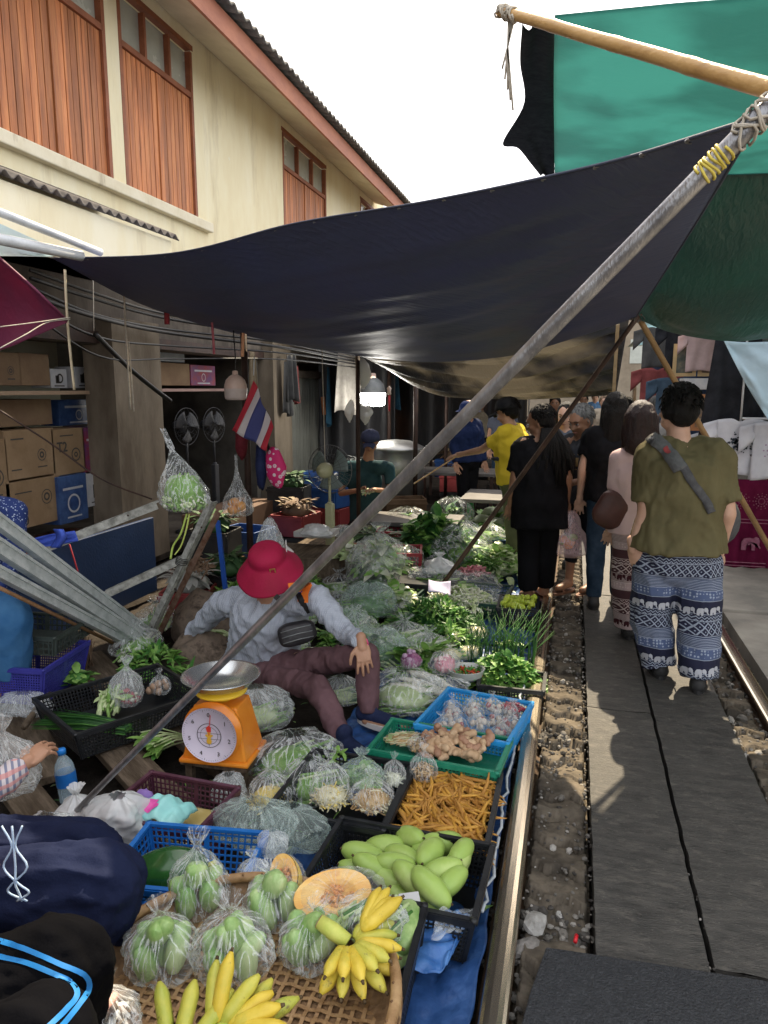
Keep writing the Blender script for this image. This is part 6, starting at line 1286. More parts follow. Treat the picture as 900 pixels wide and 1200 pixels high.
nb(432,720,.0,.20,.14,.24,86,lying([1,2],.18,.12,.18,60,(1,.4,.1)),'greenish bag behind the vendor\'s arm',m_bagg)
nb(408,745,-.02,.15,.12,.2,87,greens(.1,.1,.1,40,(1,2)),'dim green bag just behind the vendor\'s shoulder',m_bagg)
# open piles
heap('leafy_greens',G(508,738,-.02),lambda b,r:leaves(b,(0,0,0),.34,.30,.20,1300,.08,.018,[0,1,1,2],r,core=0),'large heap of dark green leafy herbs in the middle of the display','greens')
heap('leafy_greens',G(545,712,-.02),lambda b,r:leaves(b,(0,0,0),.15,.16,.12,160,.09,.022,[0,0,1],r,core=0),'dark leafy heap under the lilac paper','greens')
heap('bok_choy',G(490,768,.04),lambda b,r:[bunchf(9,.13,.10,.055,3,2,(-.5+.35*k,-1+.25*k,.1),.035,.2,2,.008)(b,r) for k in range(4)] and None,'light green choy sum bundles beside the greenish bag','greens')
heap('bok_choy',G(452,755,.06),lambda b,r:[bunchf(9,.13,.10,.055,3,2,(-.9+.4*k,-.8+.2*k,.1),.035,.2,2,.008)(b,r) for k in range(3)] and None,'light green choy sum bundles next to the vendor\'s hand','greens')
heap('lettuce_heap',G(462,704,.06),lambda b,r:leaves(b,(0,0,0),.16,.12,.12,90,.10,.07,[4,3,2],r,core=3),'pale white green lettuce heap behind the dark herbs','lettuce')
heap('celery_bundle',G(517,690,.06),lambda b,r:strips(b,(0,0,0),.16,.10,.07,90,.30,.009,[2,2,3],r,dirn=(1,.05,0),curl=.03),'neat bundle of light green stalks behind the lilac paper','celery')
b=MB(); b.grid(lambda u,v:V(((u-.5)*.16,(v-.5)*.14,.012*math.sin(u*4+v*3))),8,8); tag(b.build('lilac_paper',M('lilac_paper',(.42,.40,.58),(.50,.48,.66),sc=4,rough=.7,bump=.1),loc=G(515,688,.2),rot=(R(25),R(5),R(12)),solid=.002),'pale lilac paper lying on the greens','paper')
crate((G(545,705,.0).x,G(545,705,0).y,-.04),.62,.55,.12,M('dark_green_plastic',(.01,.04,.03),(.02,.07,.05),sc=6,rough=.4),'dark green tray of white bean sprouts',rz=-.1,cell=.03,bar=.008)
heap('sprouts',G(540,706,.04),lambda b,r:(leaves(b,(0,0,0),.26,.22,.10,150,.06,.03,[3,4,2,4],r,core=3),strips(b,(0,0,.02),.24,.2,.10,260,.05,.006,[4,4,3],r)),'heap of white bean sprouts in the dark green tray','sprouts')
nb(548,690,.05,.24,.16,.14,90,None,'clear film over the bean sprouts',m_bagd)
# corn / cauliflower cobs
m_corn=M('pale_corn',(.66,.58,.28),(.78,.72,.45),sc=30,rough=.45,bump=.6,bsc=150)
for i,(px,py,rz,lab) in enumerate([(531,748,1.2,'left'),(556,742,.4,'back right'),(527,768,.2,'front'),(549,765,.7,'middle')]):
    t=empty('wrapped_corn',G(px,py,.05),rz,lab+' cob of the four film wrapped pale corn packs','corn','pale corn packs beside the dark herbs')
    b=MB(); b.ell((0,0,0),(.075,.042,.04),n=20); b.build('cob',m_corn,t); b=MB(); b.ell((0,0,0),(.088,.052,.045),n=20,fn=lambda u:1+.08*noise.noise(u*5+V((i,0,0)))); b.build('film',m_bag,t)
    b=MB(); r=random.Random(i); strips(b,(-.06,0,.0),.03,.035,.03,14,.06,.008,[0],r,dirn=(1,0,0)); b.build('husk',[g_lite],t)
# onions, chillies, radish
def pinks(b,r):
    b.ell((0,0,.04),(.06,.055,.045),n=14,mi=0)
    for i in range(26): a=r.uniform(0,6.3); b.ell((math.cos(a)*.05*r.random(),math.sin(a)*.045*r.random(),.03+r.random()*.05),(.018,.016,.016),n=8,mi=r.randrange(2))
veg_bag(G(521,787,.05),.085,.08,.12,92,pinks,'clear round bag of pink shallots behind the white radishes',prof=FLATP,cm_=[M('pink_shallot',(.62,.22,.30),(.75,.42,.46),sc=18,rough=.4),M('pale_shallot',(.75,.55,.55),(.82,.68,.66),rough=.4)],cname='shallots')
veg_bag(G(482,782,.06),.06,.055,.08,93,pinks,'small bag of purple shallots at the left of the white radishes',prof=FLATP,cm_=[M('purple_shallot',(.22,.06,.16),(.35,.15,.25),sc=18,rough=.4),M('pale_purple',(.45,.3,.42),rough=.4)],cname='shallots')
t=empty('chilli_tray',G(546,795,.03),.3,'white bowl of mixed red and green chillies','bowl'); b=MB(); b.lathe([(0,0),(.07,.0),(.09,.02),(.10,.055),(.105,.06),(.097,.058),(.085,.02),(.0,.008)],n=24,sx=1.0,sy=.85); b.build('bowl',M('white_tray',(.6,.62,.58),rough=.4,bump=0),t)
b=MB(); strips(b,(0,0,.015),.085,.07,.05,120,.035,.004,[0,0,1,2],random.Random(3)); tag(b.build('chillies',[M('chilli_green',(.05,.2,.03),(.1,.3,.05),rough=.3),M('chilli_red',(.5,.05,.02),rough=.3),M('chilli_orange',(.6,.28,.04),rough=.3)],loc=G(546,795,.03),rotz=.3),'small red and green chillies heaped in the white bowl','chillies')
m_rad=M('white_radish',(.66,.62,.52),(.78,.75,.66),sc=6,rough=.45)
for i,(px,py,rz) in enumerate([(488,800,-.35),(500,806,-.5),(512,800,-.6),(478,806,-.2),(520,812,-.8),(496,792,-.4)]):
    b=MB(); b.tube([(-.11,0,0),(-.07,0,0),(0,.004,0),(.06,0,0),(.11,0,0),(.14,.004,0)],[.004,.014,.021,.022,.016,.004],12); o=tag(b.build('white_radish',m_rad,loc=G(px,py,.05+.012*(i%2)),rotz=rz),'long white radish in the row in front of the shallots','radish','white radishes in front of the shallots')
hb(G(520,808,.06),.13,.06,.07,95,m_bag,'crinkled film over the white radishes',(0,0),FLATP)
b=MB(); b.box((0,0,.0),(.30,.20,.05)); tag(b.build('dark_tray',m_cb,loc=(G(510,815,0).x+.02,G(510,815,0).y,-.03),bevel=.006),'black tray under the white radishes','tray')
# coriander and chives by the rail
heap('coriander_bunch',G(590,800,-.02),lambda b,r:leaves(b,(0,0,0),.22,.15,.16,900,.05,.036,[1,2,1,2],r,core=None),'bright green coriander bunches beside the rail','herbs')
def chives(b,r):
    for i in range(120):
        x=r.uniform(-.18,.2); y=r.uniform(-.03,.08); L=r.uniform(.16,.34); b.tube([V((x,y,0)),V((x+r.uniform(-.03,.03),y+.05,L*.55)),V((x+r.uniform(-.12,.12),y+.11+r.uniform(-.03,.05),L))],[.0028,.0024,.0008],4,mi=r.choice([0,1,1]))
heap('chives',G(585,782,.0),chives,'tall thin chives standing behind the coriander','chives')
crate((G(600,805,0).x,G(600,805,0).y,-.055),.34,.26,.10,m_cb,'black crate under the coriander at the rail',rz=.0)
nb(540,826,-.01,.14,.05,.07,97,lying([2,3],.13,.045,.05,30,(1,0,0)),'film wrapped bundle of green stalks behind the sky blue tray, left one',m_bag,rz=-.15)
nb(588,833,-.02,.12,.045,.07,98,lying([2,3],.11,.04,.05,30,(1,0,0)),'film wrapped bundle of green stalks behind the sky blue tray, right one',m_bag,rz=-.05)
# lime crate at the rail
crate((G(607,722,0).x,G(607,722,0).y,-.05),.27,.34,.15,m_cb,'small black crate of limes beside the rail',rz=.03)
m_lime=M('lime_skin',(.34,.45,.03),(.50,.58,.07),sc=6,rough=.35,bump=.1,bsc=120); lo_=[]; r=random.Random(2)
for i in range(54):
    x=r.uniform(-.11,.11); y=r.uniform(-.14,.14); z=.075+.035*r.random()+.02*math.exp(-(x*x+y*y)/.01); p=V((G(607,722,0).x+x,G(607,722,0).y+y,z-.0))
    if i==0: b=MB(); b.ell((0,0,0),(.023,.019,.019),n=12,fn=lambda u:1+.18*abs(u.x)**6); lo_.append(tag(b.build('lime',m_lime,loc=p),'yellow green lime in the small black crate at the rail','lime','limes in the small black crate'))
    else: copy_tree(lo_[0],loc=p,rot=(r.random()*3,r.random()*3,r.random()*3),scale=r.uniform(.85,1.15))
# ---------- farther vegetables ----------
def fb_(px,py,z,rx,ry,h,seed,fn,lab,m=m_bagd,**k): return nb(px,py,z,rx,ry,h,seed,fn,lab,m,**k)
fb_(437,705,.0,.20,.18,.50,101,greens(.16,.14,.36,130,(1,0),.16,.05,1),'tall dim bag of green leaves behind the vendor\'s shoulder')
crate((G(438,690,0).x+.12,G(438,690,0).y+.3,-.03),.40,.34,.30,m_crd,'dark red basket holding the bagged cabbage leaves',rz=.2,cell=.03,bar=.008)
fb_(446,668,.25,.20,.17,.34,102,greens(.15,.13,.22,110,(3,4,2),.16,.07,3),'shiny bag of pale cabbage leaves standing in the red basket',prof=PROF)
heap('mustard_greens',G(508,650,.10),lambda b,r:(leaves(b,(0,0,0),.36,.25,.40,420,.15,.06,[1,1,0,2],r,core=0)),'tall heap of big green mustard leaves beyond the dark tray','greens')
crate((G(508,655,0).x-.25,G(508,655,0).y,-.02),.55,.4,.30,m_crd,'dark red basket under the mustard leaves',rz=0,cell=.04,bar=.01)
b=MB(); b.box((0,0,.06),(.95,.5,.12)); tag(b.build('dark_tray',m_cb,loc=(G(470,690,0).x,G(470,690,0).y,.0),bevel=.01),'wide black tray behind the light green stalks','tray')
hb(G(515,672,.12),.13,.11,.16,104,m_bag3,'white carrier bag sitting on the wide black tray')
hb(G(495,676,.12),.12,.09,.08,105,m_bag2,'flat clear bag on the wide black tray',(0,0),FLATP)
fb_(540,660,.06,.26,.22,.34,106,greens(.22,.18,.24,140,(2,3,1),.14,.06,2),'big clear bag of mixed greens where the dark prop stick ends',m_bag)
heap('bean_heap',G(585,668,.0),lambda b,r:(leaves(b,(0,0,0),.34,.34,.22,260,.09,.06,[3,2,3],r,core=3),strips(b,(0,0,.02),.32,.32,.2,160,.09,.012,[3,2],r)),'pale green bean heap at the feet of the black dressed woman','beans')
b=MB(); strips(b,(0,0,0),.12,.10,.06,60,.06,.012,[0],random.Random(6)); tag(b.build('pink_packs',[M('pink_pack',(.5,.12,.15),(.65,.3,.32),sc=15,rough=.4)],loc=G(556,672,.10)),'pink red packs in front of the pale beans','packets')
for i,(px,py,s_) in enumerate([(580,612,.13),(597,605,.13),(590,594,.12),(565,605,.11),(610,598,.12),(575,596,.11)]):
    b=MB(); b.ell((0,0,s_*.8),(s_,s_,s_*.85),n=16,fn=lambda u:1+.07*noise.noise(u*3+V((i,0,0)))); r=random.Random(i)
    b.m=[0]*len(b.f)
    for k in range(12): a=k*2.4; d_=V((math.cos(a),math.sin(a),.3)); b.leaf(V((math.cos(a)*s_*.5,math.sin(a)*s_*.5,.01)),V((math.cos(a)*.5,math.sin(a)*.5,1)),d_,s_*1.5,s_*1.2,bend=-.35,mi=1)
    tag(b.build('cabbage',[M('cabbage_pale',(.42,.50,.33),(.56,.62,.45),sc=5,rough=.5),g_lite],loc=Y(px,py+8,8.1+.15*(i%3))*1+V((0,0,-.08))),'pale green cabbage on the dark table beyond the prop stick','cabbage','cabbages on the dark table')
for i,(px,py,rx,h,lab) in enumerate([(530,602,.22,.35,'upright sack of greens between the table and the prop stick'),(478,610,.24,.3,'dim bag of greens behind the post'),(468,650,.2,.22,'dim green bag left of the mustard leaves')]):
    fb_(px,py+18,.1,rx,.18,h,110+i,greens(rx*.8,.14,h*.75,90,(1,2,0),.14,.06,1),lab)
b=MB(); b.tube([(0,0,0),(0,0,.1),(0,0,.22),(0,0,.26)],[.06,.065,.05,.02],12); tag(b.build('green_container',M('bright_green_plastic',(.02,.3,.06),(.03,.42,.1),rough=.4),loc=Y(549,594,8.0)+V((0,0,-.12))),'bright green plastic container on the far table','container')
heap('cabbage_leaves',G(407,650,.3),lambda b,r:leaves(b,(0,0,0),.12,.10,.10,70,.09,.07,[3,4],r,core=3),'pale cabbage leaves in a bowl in front of the vendor with the cap','cabbage')
t=empty('orange_basin',G(407,655,.16),0,'orange brown basin under the pale cabbage leaves','basin'); b=MB(); b.lathe([(0,0),(.1,0),(.16,.1),(.17,.11),(.155,.1),(.09,.01),(0,.01)],n=20); b.build('bowl',M('orange_brown_plastic',(.28,.08,.03),(.38,.13,.05),rough=.4),t)
b=MB(); b.box((0,0,0),(.9,.55,.32)); tag(b.build('wooden_box',m_wood,loc=(G(400,660,0).x,G(400,660,0).y+.1,.0),bevel=.01),'old wooden box carrying the orange brown basin','box')
b=MB(); b.box((0,0,.0),(.34,.24,.05)); b.noise(.01,12); tag(b.build('foam_tray',M('foam_white',(.5,.5,.48),(.6,.6,.58),rough=.6),loc=G(371,624,.36),bevel=.01),'white foam tray with plastic left of the fan column','tray')
hb(G(371,628,.40),.12,.08,.10,120,m_bag3,'crumpled white plastic on the foam tray',(0,0),FLATP)
hb(G(402,628,.30),.10,.08,.10,121,m_bag2,'crumpled clear bag right of the fan column',(0,0),FLATP)
b=MB(); b.box((0,0,0),(.7,.5,.34)); tag(b.build('wooden_box',m_wood,loc=(-2.1,5.55,.1),bevel=.01),'dark wooden box under the foam tray','box')
# greens around fan base, left clutter behind vendor
heap('leafy_greens',G(395,670,.05),lambda b,r:leaves(b,(0,0,0),.22,.18,.16,160,.13,.05,[0,1],r,core=0),'dark leaves at the foot of the cream fan','greens')
veg_bag(Y(317,648,4.1)+V((0,0,-.14)),.10,.09,.36,122,None,'tall white plastic bag behind the red hat',m_bag2,'plastic bag',name='plastic_bag',prof=[(0.02,0),(.7,0),(1,.1),(1,.3),(.9,.5),(.7,.7),(.45,.85),(.3,.95),(.15,1),(.1,1.01)])
m_sack=M('brown_sack',(.05,.038,.03),(.12,.095,.075),sc=9,rough=.9,bump=.4,bsc=50,c3=(.19,.145,.11))
b=MB(); b.ell((0,0,.12),(.24,.18,.24),n=28,fn=lambda u:1+.15*noise.noise(u*2.2)); b.noise(.015,12); tag(b.build('brown_sack',m_sack,loc=(-2.35,4.25,-.1)),'crumpled brown sack behind the red hat vendor\'s elbow','sack')
b=MB(); b.ell((0,0,.08),(.22,.16,.17),n=28,fn=lambda u:1+.2*noise.noise(u*2.2+V((5,0,0)))); b.noise(.015,12); tag(b.build('brown_sack',m_sack,loc=(-2.1,3.75,-.1)),'low grey brown sack left of the red hat vendor','sack')
heap('dry_roots',Y(232,668,4.2),lambda b,r:strips(b,(0,0,0),.08,.06,.08,70,.12,.004,[0],r,curl=.5),'tangle of dry brown twigs on the frame joint','twigs',mats=[M('dry_root',(0,0,0))])
heap('leafy_sprigs',G(222,812,.0),lambda b,r:leaves(b,(0,0,0),.06,.05,.12,26,.09,.02,[1,2],r,up=1.4),'thin green sprigs behind the scale pan','greens')
# ---------- hanging bags ----------
def lett(b,r): b.ell((-.0,0,.10),(.108,.082,.092),n=18,mi=2,fn=lambda u:1+.25*noise.noise(u*3)); strips(b,(0,0,.02),.105,.08,.18,620,.045,.006,[2,3,2,3,4],r,flat=1,curl=.5)
P_=Y(217,600,3.3)
veg_bag(P_+V((0,0,-.0)),.135,.10,.34,130,lett,'clear bag of shredded lettuce hanging from the frame at left',prof=[(0.02,0),(.6,.02),(.9,.08),(1,.2),(.97,.32),(.78,.5),(.52,.66),(.28,.8),(.13,.9),(.09,.94),(.13,.98),(.11,1.1),(.1,1.25)],lean=(-.2,0))
def rib(pts,r,m,lab): b=MB(); b.tube([catmull(pts,i/20) for i in range(21)],r,6,sx=1.6); return tag(b.build('hanging_string',m),lab,'string')
rib([Y(219,602,3.3),Y(212,625,3.3),Y(203,640,3.32),Y(200,655,3.32)],.005,M('lime_cord',(.42,.55,.12),rough=.6),'lime green cord end hanging below the lettuce bag, left strand')
rib([Y(222,602,3.3),Y(218,622,3.3),Y(212,640,3.32),Y(205,650,3.32)],.004,M('lime_cord2',(.5,.6,.15),rough=.6),'lime green cord end hanging below the lettuce bag, right strand')
def oran(b,r):
    for i in range(7): b.ell((r.uniform(-.05,.05),r.uniform(-.03,.03),.045+r.random()*.06),(.04,.035,.035),n=12,mi=0)
veg_bag(Y(279,605,4.6),.11,.08,.36,131,oran,'clear bag of orange fruit hanging above the red hat',prof=[(0.02,0),(.7,.02),(.95,.08),(1,.2),(.9,.34),(.6,.5),(.35,.65),(.18,.8),(.09,.94),(.08,1.1),(.07,1.2)],cname='orange_fruit',cm_=[M('orange_fruit',(.62,.24,.05),(.75,.38,.10),sc=7,rough=.4)],cat='bag of fruit',name='fruit_bag')

# ---------- crowding: loose greens and bags filling the gaps ----------
r=random.Random(101); P6=[]
def proto(kind,i):
    if kind=='bag': return veg_bag((0,0,0),.15,.12,.17,200+i,greens(.12,.10,.10,60,(1,2,3),.10,.03) if i%2 else lying([2,3,4],.13,.10,.09,60),'clear bag of greens crowded among the vegetables beyond the seated vendor',m_bag,group='bags of greens crowding the display')
    if kind=='leaf': return heap('leafy_greens',(0,0,0),lambda b,r:leaves(b,(0,0,0),.17,.15,.11,300,.065,.020,[[0,1],[1,2],[2,3,3],[1,2,3]][i%4],r,core=None),'loose leafy greens filling the gaps between the bags','greens','loose greens between the bags')
    return heap('greens_bunch',(0,0,0),bunchf(10,.17,.08,.032,3,2,(-.3,-1,.1),.05,.25,3,.005),'bunch of long stemmed greens lying between the bags','greens','bunches of greens between the bags')
kinds=['bag','leaf','bag','bunch','bag','leaf','bag','leaf']; first={}
yy_=3.75; n_=0
while yy_<7.7:
    xx_=-2.05+.1*r.random()
    while xx_<-.42:
        if not(xx_<-.95 and yy_<4.0) and r.random()<.80 and not(xx_>-.6 and r.random()<.5):
            k=r.randrange(8); loc=(xx_+r.uniform(-.08,.08),yy_+r.uniform(-.08,.08),(.0 if yy_<6 else .08)+r.uniform(-.03,.03)); rz=r.uniform(-1,1); s_=r.uniform(.8,1.25)
            if k not in first: first[k]=proto(kinds[k],k); o=first[k]; o.location=loc; o.rotation_euler=(0,0,rz); o.scale=(s_,)*3
            else: copy_tree(first[k],loc=loc,rz=rz,scale=s_)
        xx_+=.30
    yy_+=.29
# left of the vendor: dim crumpled bags and greens
for i,(x,y,z,k) in enumerate([(-2.3,3.55,.0,1),(-2.55,3.75,.0,0),(-2.1,4.5,.05,4),(-1.75,4.35,.05,0),(-2.4,4.8,.05,1),(-1.5,4.3,.0,3),(-2.7,4.2,0,2),(-1.95,5.0,.1,5),(-2.3,5.3,.1,4)]):
    if k in first: copy_tree(first[k],loc=(x,y,z),rz=i*1.3,scale=1.1)
b=MB(); r=random.Random(7)
for i in range(420):
    x=r.uniform(-2.3,-.2); y=r.uniform(1.9,6.5); z=-.035 if x>-1.0 else -.10; b.leaf((x,y,z+.02*r.random()),(r.uniform(-1,1),r.uniform(-1,1),.1),(r.uniform(-.3,.3),r.uniform(-.3,.3),1),r.uniform(.02,.07),r.uniform(.006,.02),bend=.3,mi=r.choice([0,1,2,3]))
tag(b.build('leaf_litter',ALLG),kind='stuff',label='scraps of leaves and stalks scattered on the ground among the crates',cat='leaf litter')
# ================= people =================
from mathutils.bvhtree import BVHTree
m_sk=M('skin_tan',(.36,.19,.115),(.46,.26,.165),sc=7,rough=.5,bump=.08,bsc=120); m_skl=M('skin_light',(.50,.29,.20),(.60,.37,.27),sc=7,rough=.5,bump=.08,bsc=120); m_skd=M('skin_brown',(.24,.12,.07),(.32,.17,.10),sc=7,rough=.5,bump=.08)
m_hair=M('black_hair',(.004,.0035,.003),(.010,.008,.007),sc=8,rough=.55,bump=.9,bsc=60,stretch=(6,6,.6),spec=.2); m_hairg=M('grey_hair',(.06,.06,.06),(.2,.2,.19),sc=14,rough=.55,bump=.6,bsc=70,stretch=(5,5,.8)); m_eye=M('eye_white',(.55,.52,.5),rough=.3,bump=0); m_iris=M('dark_iris',(.02,.012,.01),rough=.2,bump=0); m_lip=M('lips',(.32,.12,.10),rough=.5,bump=0)
def frame(f,up=V((0,0,1))):
    f=V(f).normalized(); x=f.cross(V(up)); x=x.normalized() if x.length>1e-4 else V((1,0,0)); z=x.cross(f).normalized(); return Matrix((x,f,z)).transposed()   # columns: right, forward, up
def head(mb,c,f,up=(0,0,1),s=1):
    F_=frame(f,up); P=lambda x,y,z:V(c)+F_@V((x,y,z))*s
    E=lambda p,r,n=14:mb.ell(P(*p),tuple(k*s for k in r),F_,n=n)
    E((0,-.012,.028),(.076,.096,.09),18); E((0,.022,-.035),(.060,.066,.078)); E((0,.055,-.082),(.027,.024,.022)); E((0,.078,.032),(.05,.02,.014))
    for sg in(-1,1): E((sg*.033,.072,-.018),(.024,.022,.02)); E((sg*.077,-.005,-.008),(.010,.020,.032)); E((sg*.052,.02,-.055),(.018,.035,.03))
    tcap(mb,P(0,.083,.018),P(0,.106,-.022),.009*s,.014*s); E((0,.092,-.024),(.019,.012,.010)); E((0,.084,-.052),(.022,.010,.006)); E((0,.081,-.063),(.019,.010,.007))
def face_extra(mb,c,f,up=(0,0,1),s=1):
    """eyes, brows and lips: material slots 1..4"""
    F_=frame(f,up); P=lambda x,y,z:V(c)+F_@V((x,y,z))*s
    for sg in(-1,1):
        mb.ell(P(sg*.030,.081,.010),tuple(k*s for k in(.0135,.008,.0065)),F_,n=10,mi=1); mb.ell(P(sg*.030,.0875,.010),tuple(k*s for k in(.0055,.003,.0055)),F_,n=8,mi=2)
        mb.tube([P(sg*.014,.093,.030),P(sg*.032,.094,.036),P(sg*.050,.082,.030)],[.0025*s,.0035*s,.0015*s],6,mi=3)
        mb.tube([P(sg*.016,.087,.014),P(sg*.031,.091,.0185),P(sg*.045,.084,.012)],.0016*s,5,mi=3)
    mb.tube([P(-.022,.086,-.056),P(0,.095,-.055),P(.022,.086,-.056)],[.002*s,.0045*s,.002*s],6,mi=4)
def hand(mb,w,d,n,side=1,curl=.5,s=1,spread=.12,finger_extra=None):
    """w wrist, d direction to the fingers, n back-of-hand normal, side +1/-1 puts the thumb"""
    d=V(d).normalized(); n=(V(n)-d*V(n).dot(d)).normalized(); x=d.cross(n)*side   # thumb side
    o=V(w); pc=o+d*.045*s
    Fm=Matrix((x,d,n)).transposed()
    mb.ell(pc,(.040*s,.052*s,.016*s),Fm,n=14); tcap(mb,o-d*.03*s,o+d*.02*s,.026*s,.026*s,sx=1)
    mb.box(pc+d*.004*s,(.066*s,.075*s,.020*s),Fm)
    for i,(ox,L,r) in enumerate([(.028,.070,.0088),(.010,.078,.0092),(-.009,.073,.0088),(-.026,.058,.0078)]):
        p=o+d*(.078-.006*abs(i-1.2))*s+x*ox*s; a=(1.5-i)*spread; dd=(d*math.cos(a)+x*math.sin(a)).normalized(); c=curl*(1+.12*i)
        for q,(fl,ang) in enumerate([(.44,.35),(.32,.85),(.26,1.3)]):
            an=ang*c; v=(dd*math.cos(an)-n*math.sin(an)).normalized(); e=p+v*L*fl*s; tcap(mb,p,e,(r-.0008*q)*s,(r-.0008*(q+1))*s,n=9); p=e
    p=o+d*.022*s+x*.028*s; v=(x*.75+d*.65-n*.15).normalized(); e=p+v*.034*s; tcap(mb,p,e,.013*s,.0105*s,n=9); v2=(x*.35+d*.85-n*.35*(.5+curl)).normalized(); tcap(mb,e,e+v2*.030*s,.0102*s,.0085*s,n=9); 
    e2=e+v2*.030*s; v3=(x*.15+d*.85-n*.5*(.5+curl)).normalized(); tcap(mb,e2,e2+v3*.02*s,.0088*s,.0075*s,n=9)
def person(label,J,skin=None,vox=.012,k=1.0,hc=.4,face=True,torso=.125,limb=1.0,hands=(True,True),group=None,feet=True,fr=(0,1,0),hn=None,hd=None):
    """J: dict of joints; k size of head/hands. fr = chest direction"""
    b=MB(); j={a:V(c) for a,c in J.items()}
    lat=(j['sR']-j['sL']); fv=V(fr).normalized()
    mid=j['pelvis'].lerp(j['chest'],.5)
    tcap(b,j['pelvis'],mid,torso*.98,torso*.88,sx=1.28,front=fv); tcap(b,mid,j['chest'],torso*.88,torso*.98,sx=1.32,front=fv)
    tcap(b,j['sL'].lerp(j['sR'],.12),j['sL'].lerp(j['sR'],.88),torso*.56,torso*.56)
    tcap(b,j['chest'].lerp(j['neck'],.3),j['neck'],torso*.7,.062); tcap(b,j['neck'],j['head']+V((0,0,-.04)),.056*k,.053*k)
    hf=V(J.get('look',fr)); head(b,j['head'],hf,J.get('hup',(0,0,1)),k)
    for s_ in 'LR':
        if 'e'+s_ in j: tcap(b,j['s'+s_],j['e'+s_],.048*limb,.038*limb); tcap(b,j['e'+s_],j['w'+s_],.039*limb,.025*limb)
        if 'k'+s_ in j: tcap(b,j['h'+s_],j['k'+s_],.085*limb,.056*limb); tcap(b,j['k'+s_],j['a'+s_],.054*limb,.034*limb); tcap(b,j['a'+s_].lerp(j['k'+s_],.62),j['a'+s_].lerp(j['k'+s_],.8),.052*limb,.052*limb)
        if 't'+s_ in j and feet: tcap(b,j['a'+s_]+V((0,0,-.02)),j['t'+s_],.036,.026,sx=1.25,front=V((0,0,1)))
    r=fuse(b,vox,4)
    for s_,sd,on in (('L',-1,hands[0]),('R',1,hands[1])):
        if on and 'w'+s_ in j:
            h=MB(); dv=V(hd[s_]) if hd and s_ in hd else (j['w'+s_]-j['e'+s_]); nv=V(hn[s_]) if hn and s_ in hn else -fv if abs(dv.normalized().dot(fv))<.8 else V((0,0,1))
            hand(h,j['w'+s_],dv,nv,sd,hc,k); h2=fuse(h,.0042,2); r.add(h2.v,h2.f,0,True)
    if face: face_extra(r,j['head'],hf,J.get('hup',(0,0,1)),k)
    o=r.build('person',[skin or m_sk,m_eye,m_iris,m_hair,m_lip]); tag(o,label,'person',group); o['_j']=0
    del o['_j']; return o,j
def shirt(parent,j,m,name='shirt',torso=.125,limb=1.0,sleeve=.6,fr=(0,1,0),hem=.05,fold=.006,vox=.011,long=False,seed=1,flare=1.0,extra=None,loose=.022,fsc=9):
    b=MB(); fv=V(fr); mid=j['pelvis'].lerp(j['chest'],.5); dn=(j['pelvis']-j['chest']).normalized()
    low=j['pelvis']+dn*hem; t=torso+loose
    tcap(b,low,mid,t*1.03*flare,t*.95,flat=True,sx=1.30,front=fv,n=24); tcap(b,mid,j['chest'],t*.95,t*1.02,sx=1.34,front=fv,n=24)
    tcap(b,j['sL'].lerp(j['sR'],.10),j['sL'].lerp(j['sR'],.90),t*.56,t*.56,n=16); tcap(b,j['chest'].lerp(j['neck'],.3),j['chest'].lerp(j['neck'],.88),t*.72,.070,flat=True,n=18)
    for s_ in 'LR':
        if 'e'+s_ not in j: continue
        a=j['s'+s_]; e=j['e'+s_]; r0=.060*limb+loose*.3
        if long: tcap(b,a,e,r0,.052*limb,n=16); tcap(b,e,e.lerp(j['w'+s_],.97),.052*limb,.037*limb,flat=True,n=16); b.ell(e,.052*limb,n=12)
        else: tcap(b,a,a.lerp(e,sleeve),r0,.062*limb,flat=True,n=18); b.ell(a,r0,n=12)
    if extra: extra(b)
    r=fuse(b,vox,4); folds(r,fold,fsc,seed,st=(1,1,.6)); folds(r,fold*.3,fsc*2.8,seed+5,st=(1,1,.6)); 
    return r.build(name,m,parent)
def trousers(parent,j,m,name='trousers',limb=1.0,length=.97,r0=.10,r1=.075,r2=.062,fr=(0,1,0),torso=.125,fold=.006,vox=.012,seed=2,st=(1,1,.5),fsc=9):
    b=MB(); fv=V(fr); dn=(j['pelvis']-j['chest']).normalized()
    tcap(b,j['pelvis']-dn*.03,j['pelvis']+dn*.04,torso*1.06,torso*1.06,sx=1.26,front=fv,n=22)
    for s_ in 'LR':
        if 'k'+s_ not in j: continue
        tcap(b,j['h'+s_],j['k'+s_],r0*limb,r1*limb,n=20); b.ell(j['k'+s_],r1*limb,n=14); tcap(b,j['k'+s_],j['k'+s_].lerp(j['a'+s_],length),r1*limb,r2*limb,flat=True,n=20)
    r=fuse(b,vox,5); folds(r,fold,fsc,seed,st=st); folds(r,fold*.28,fsc*3,seed+2,st=st); return r.build(name,m,parent)
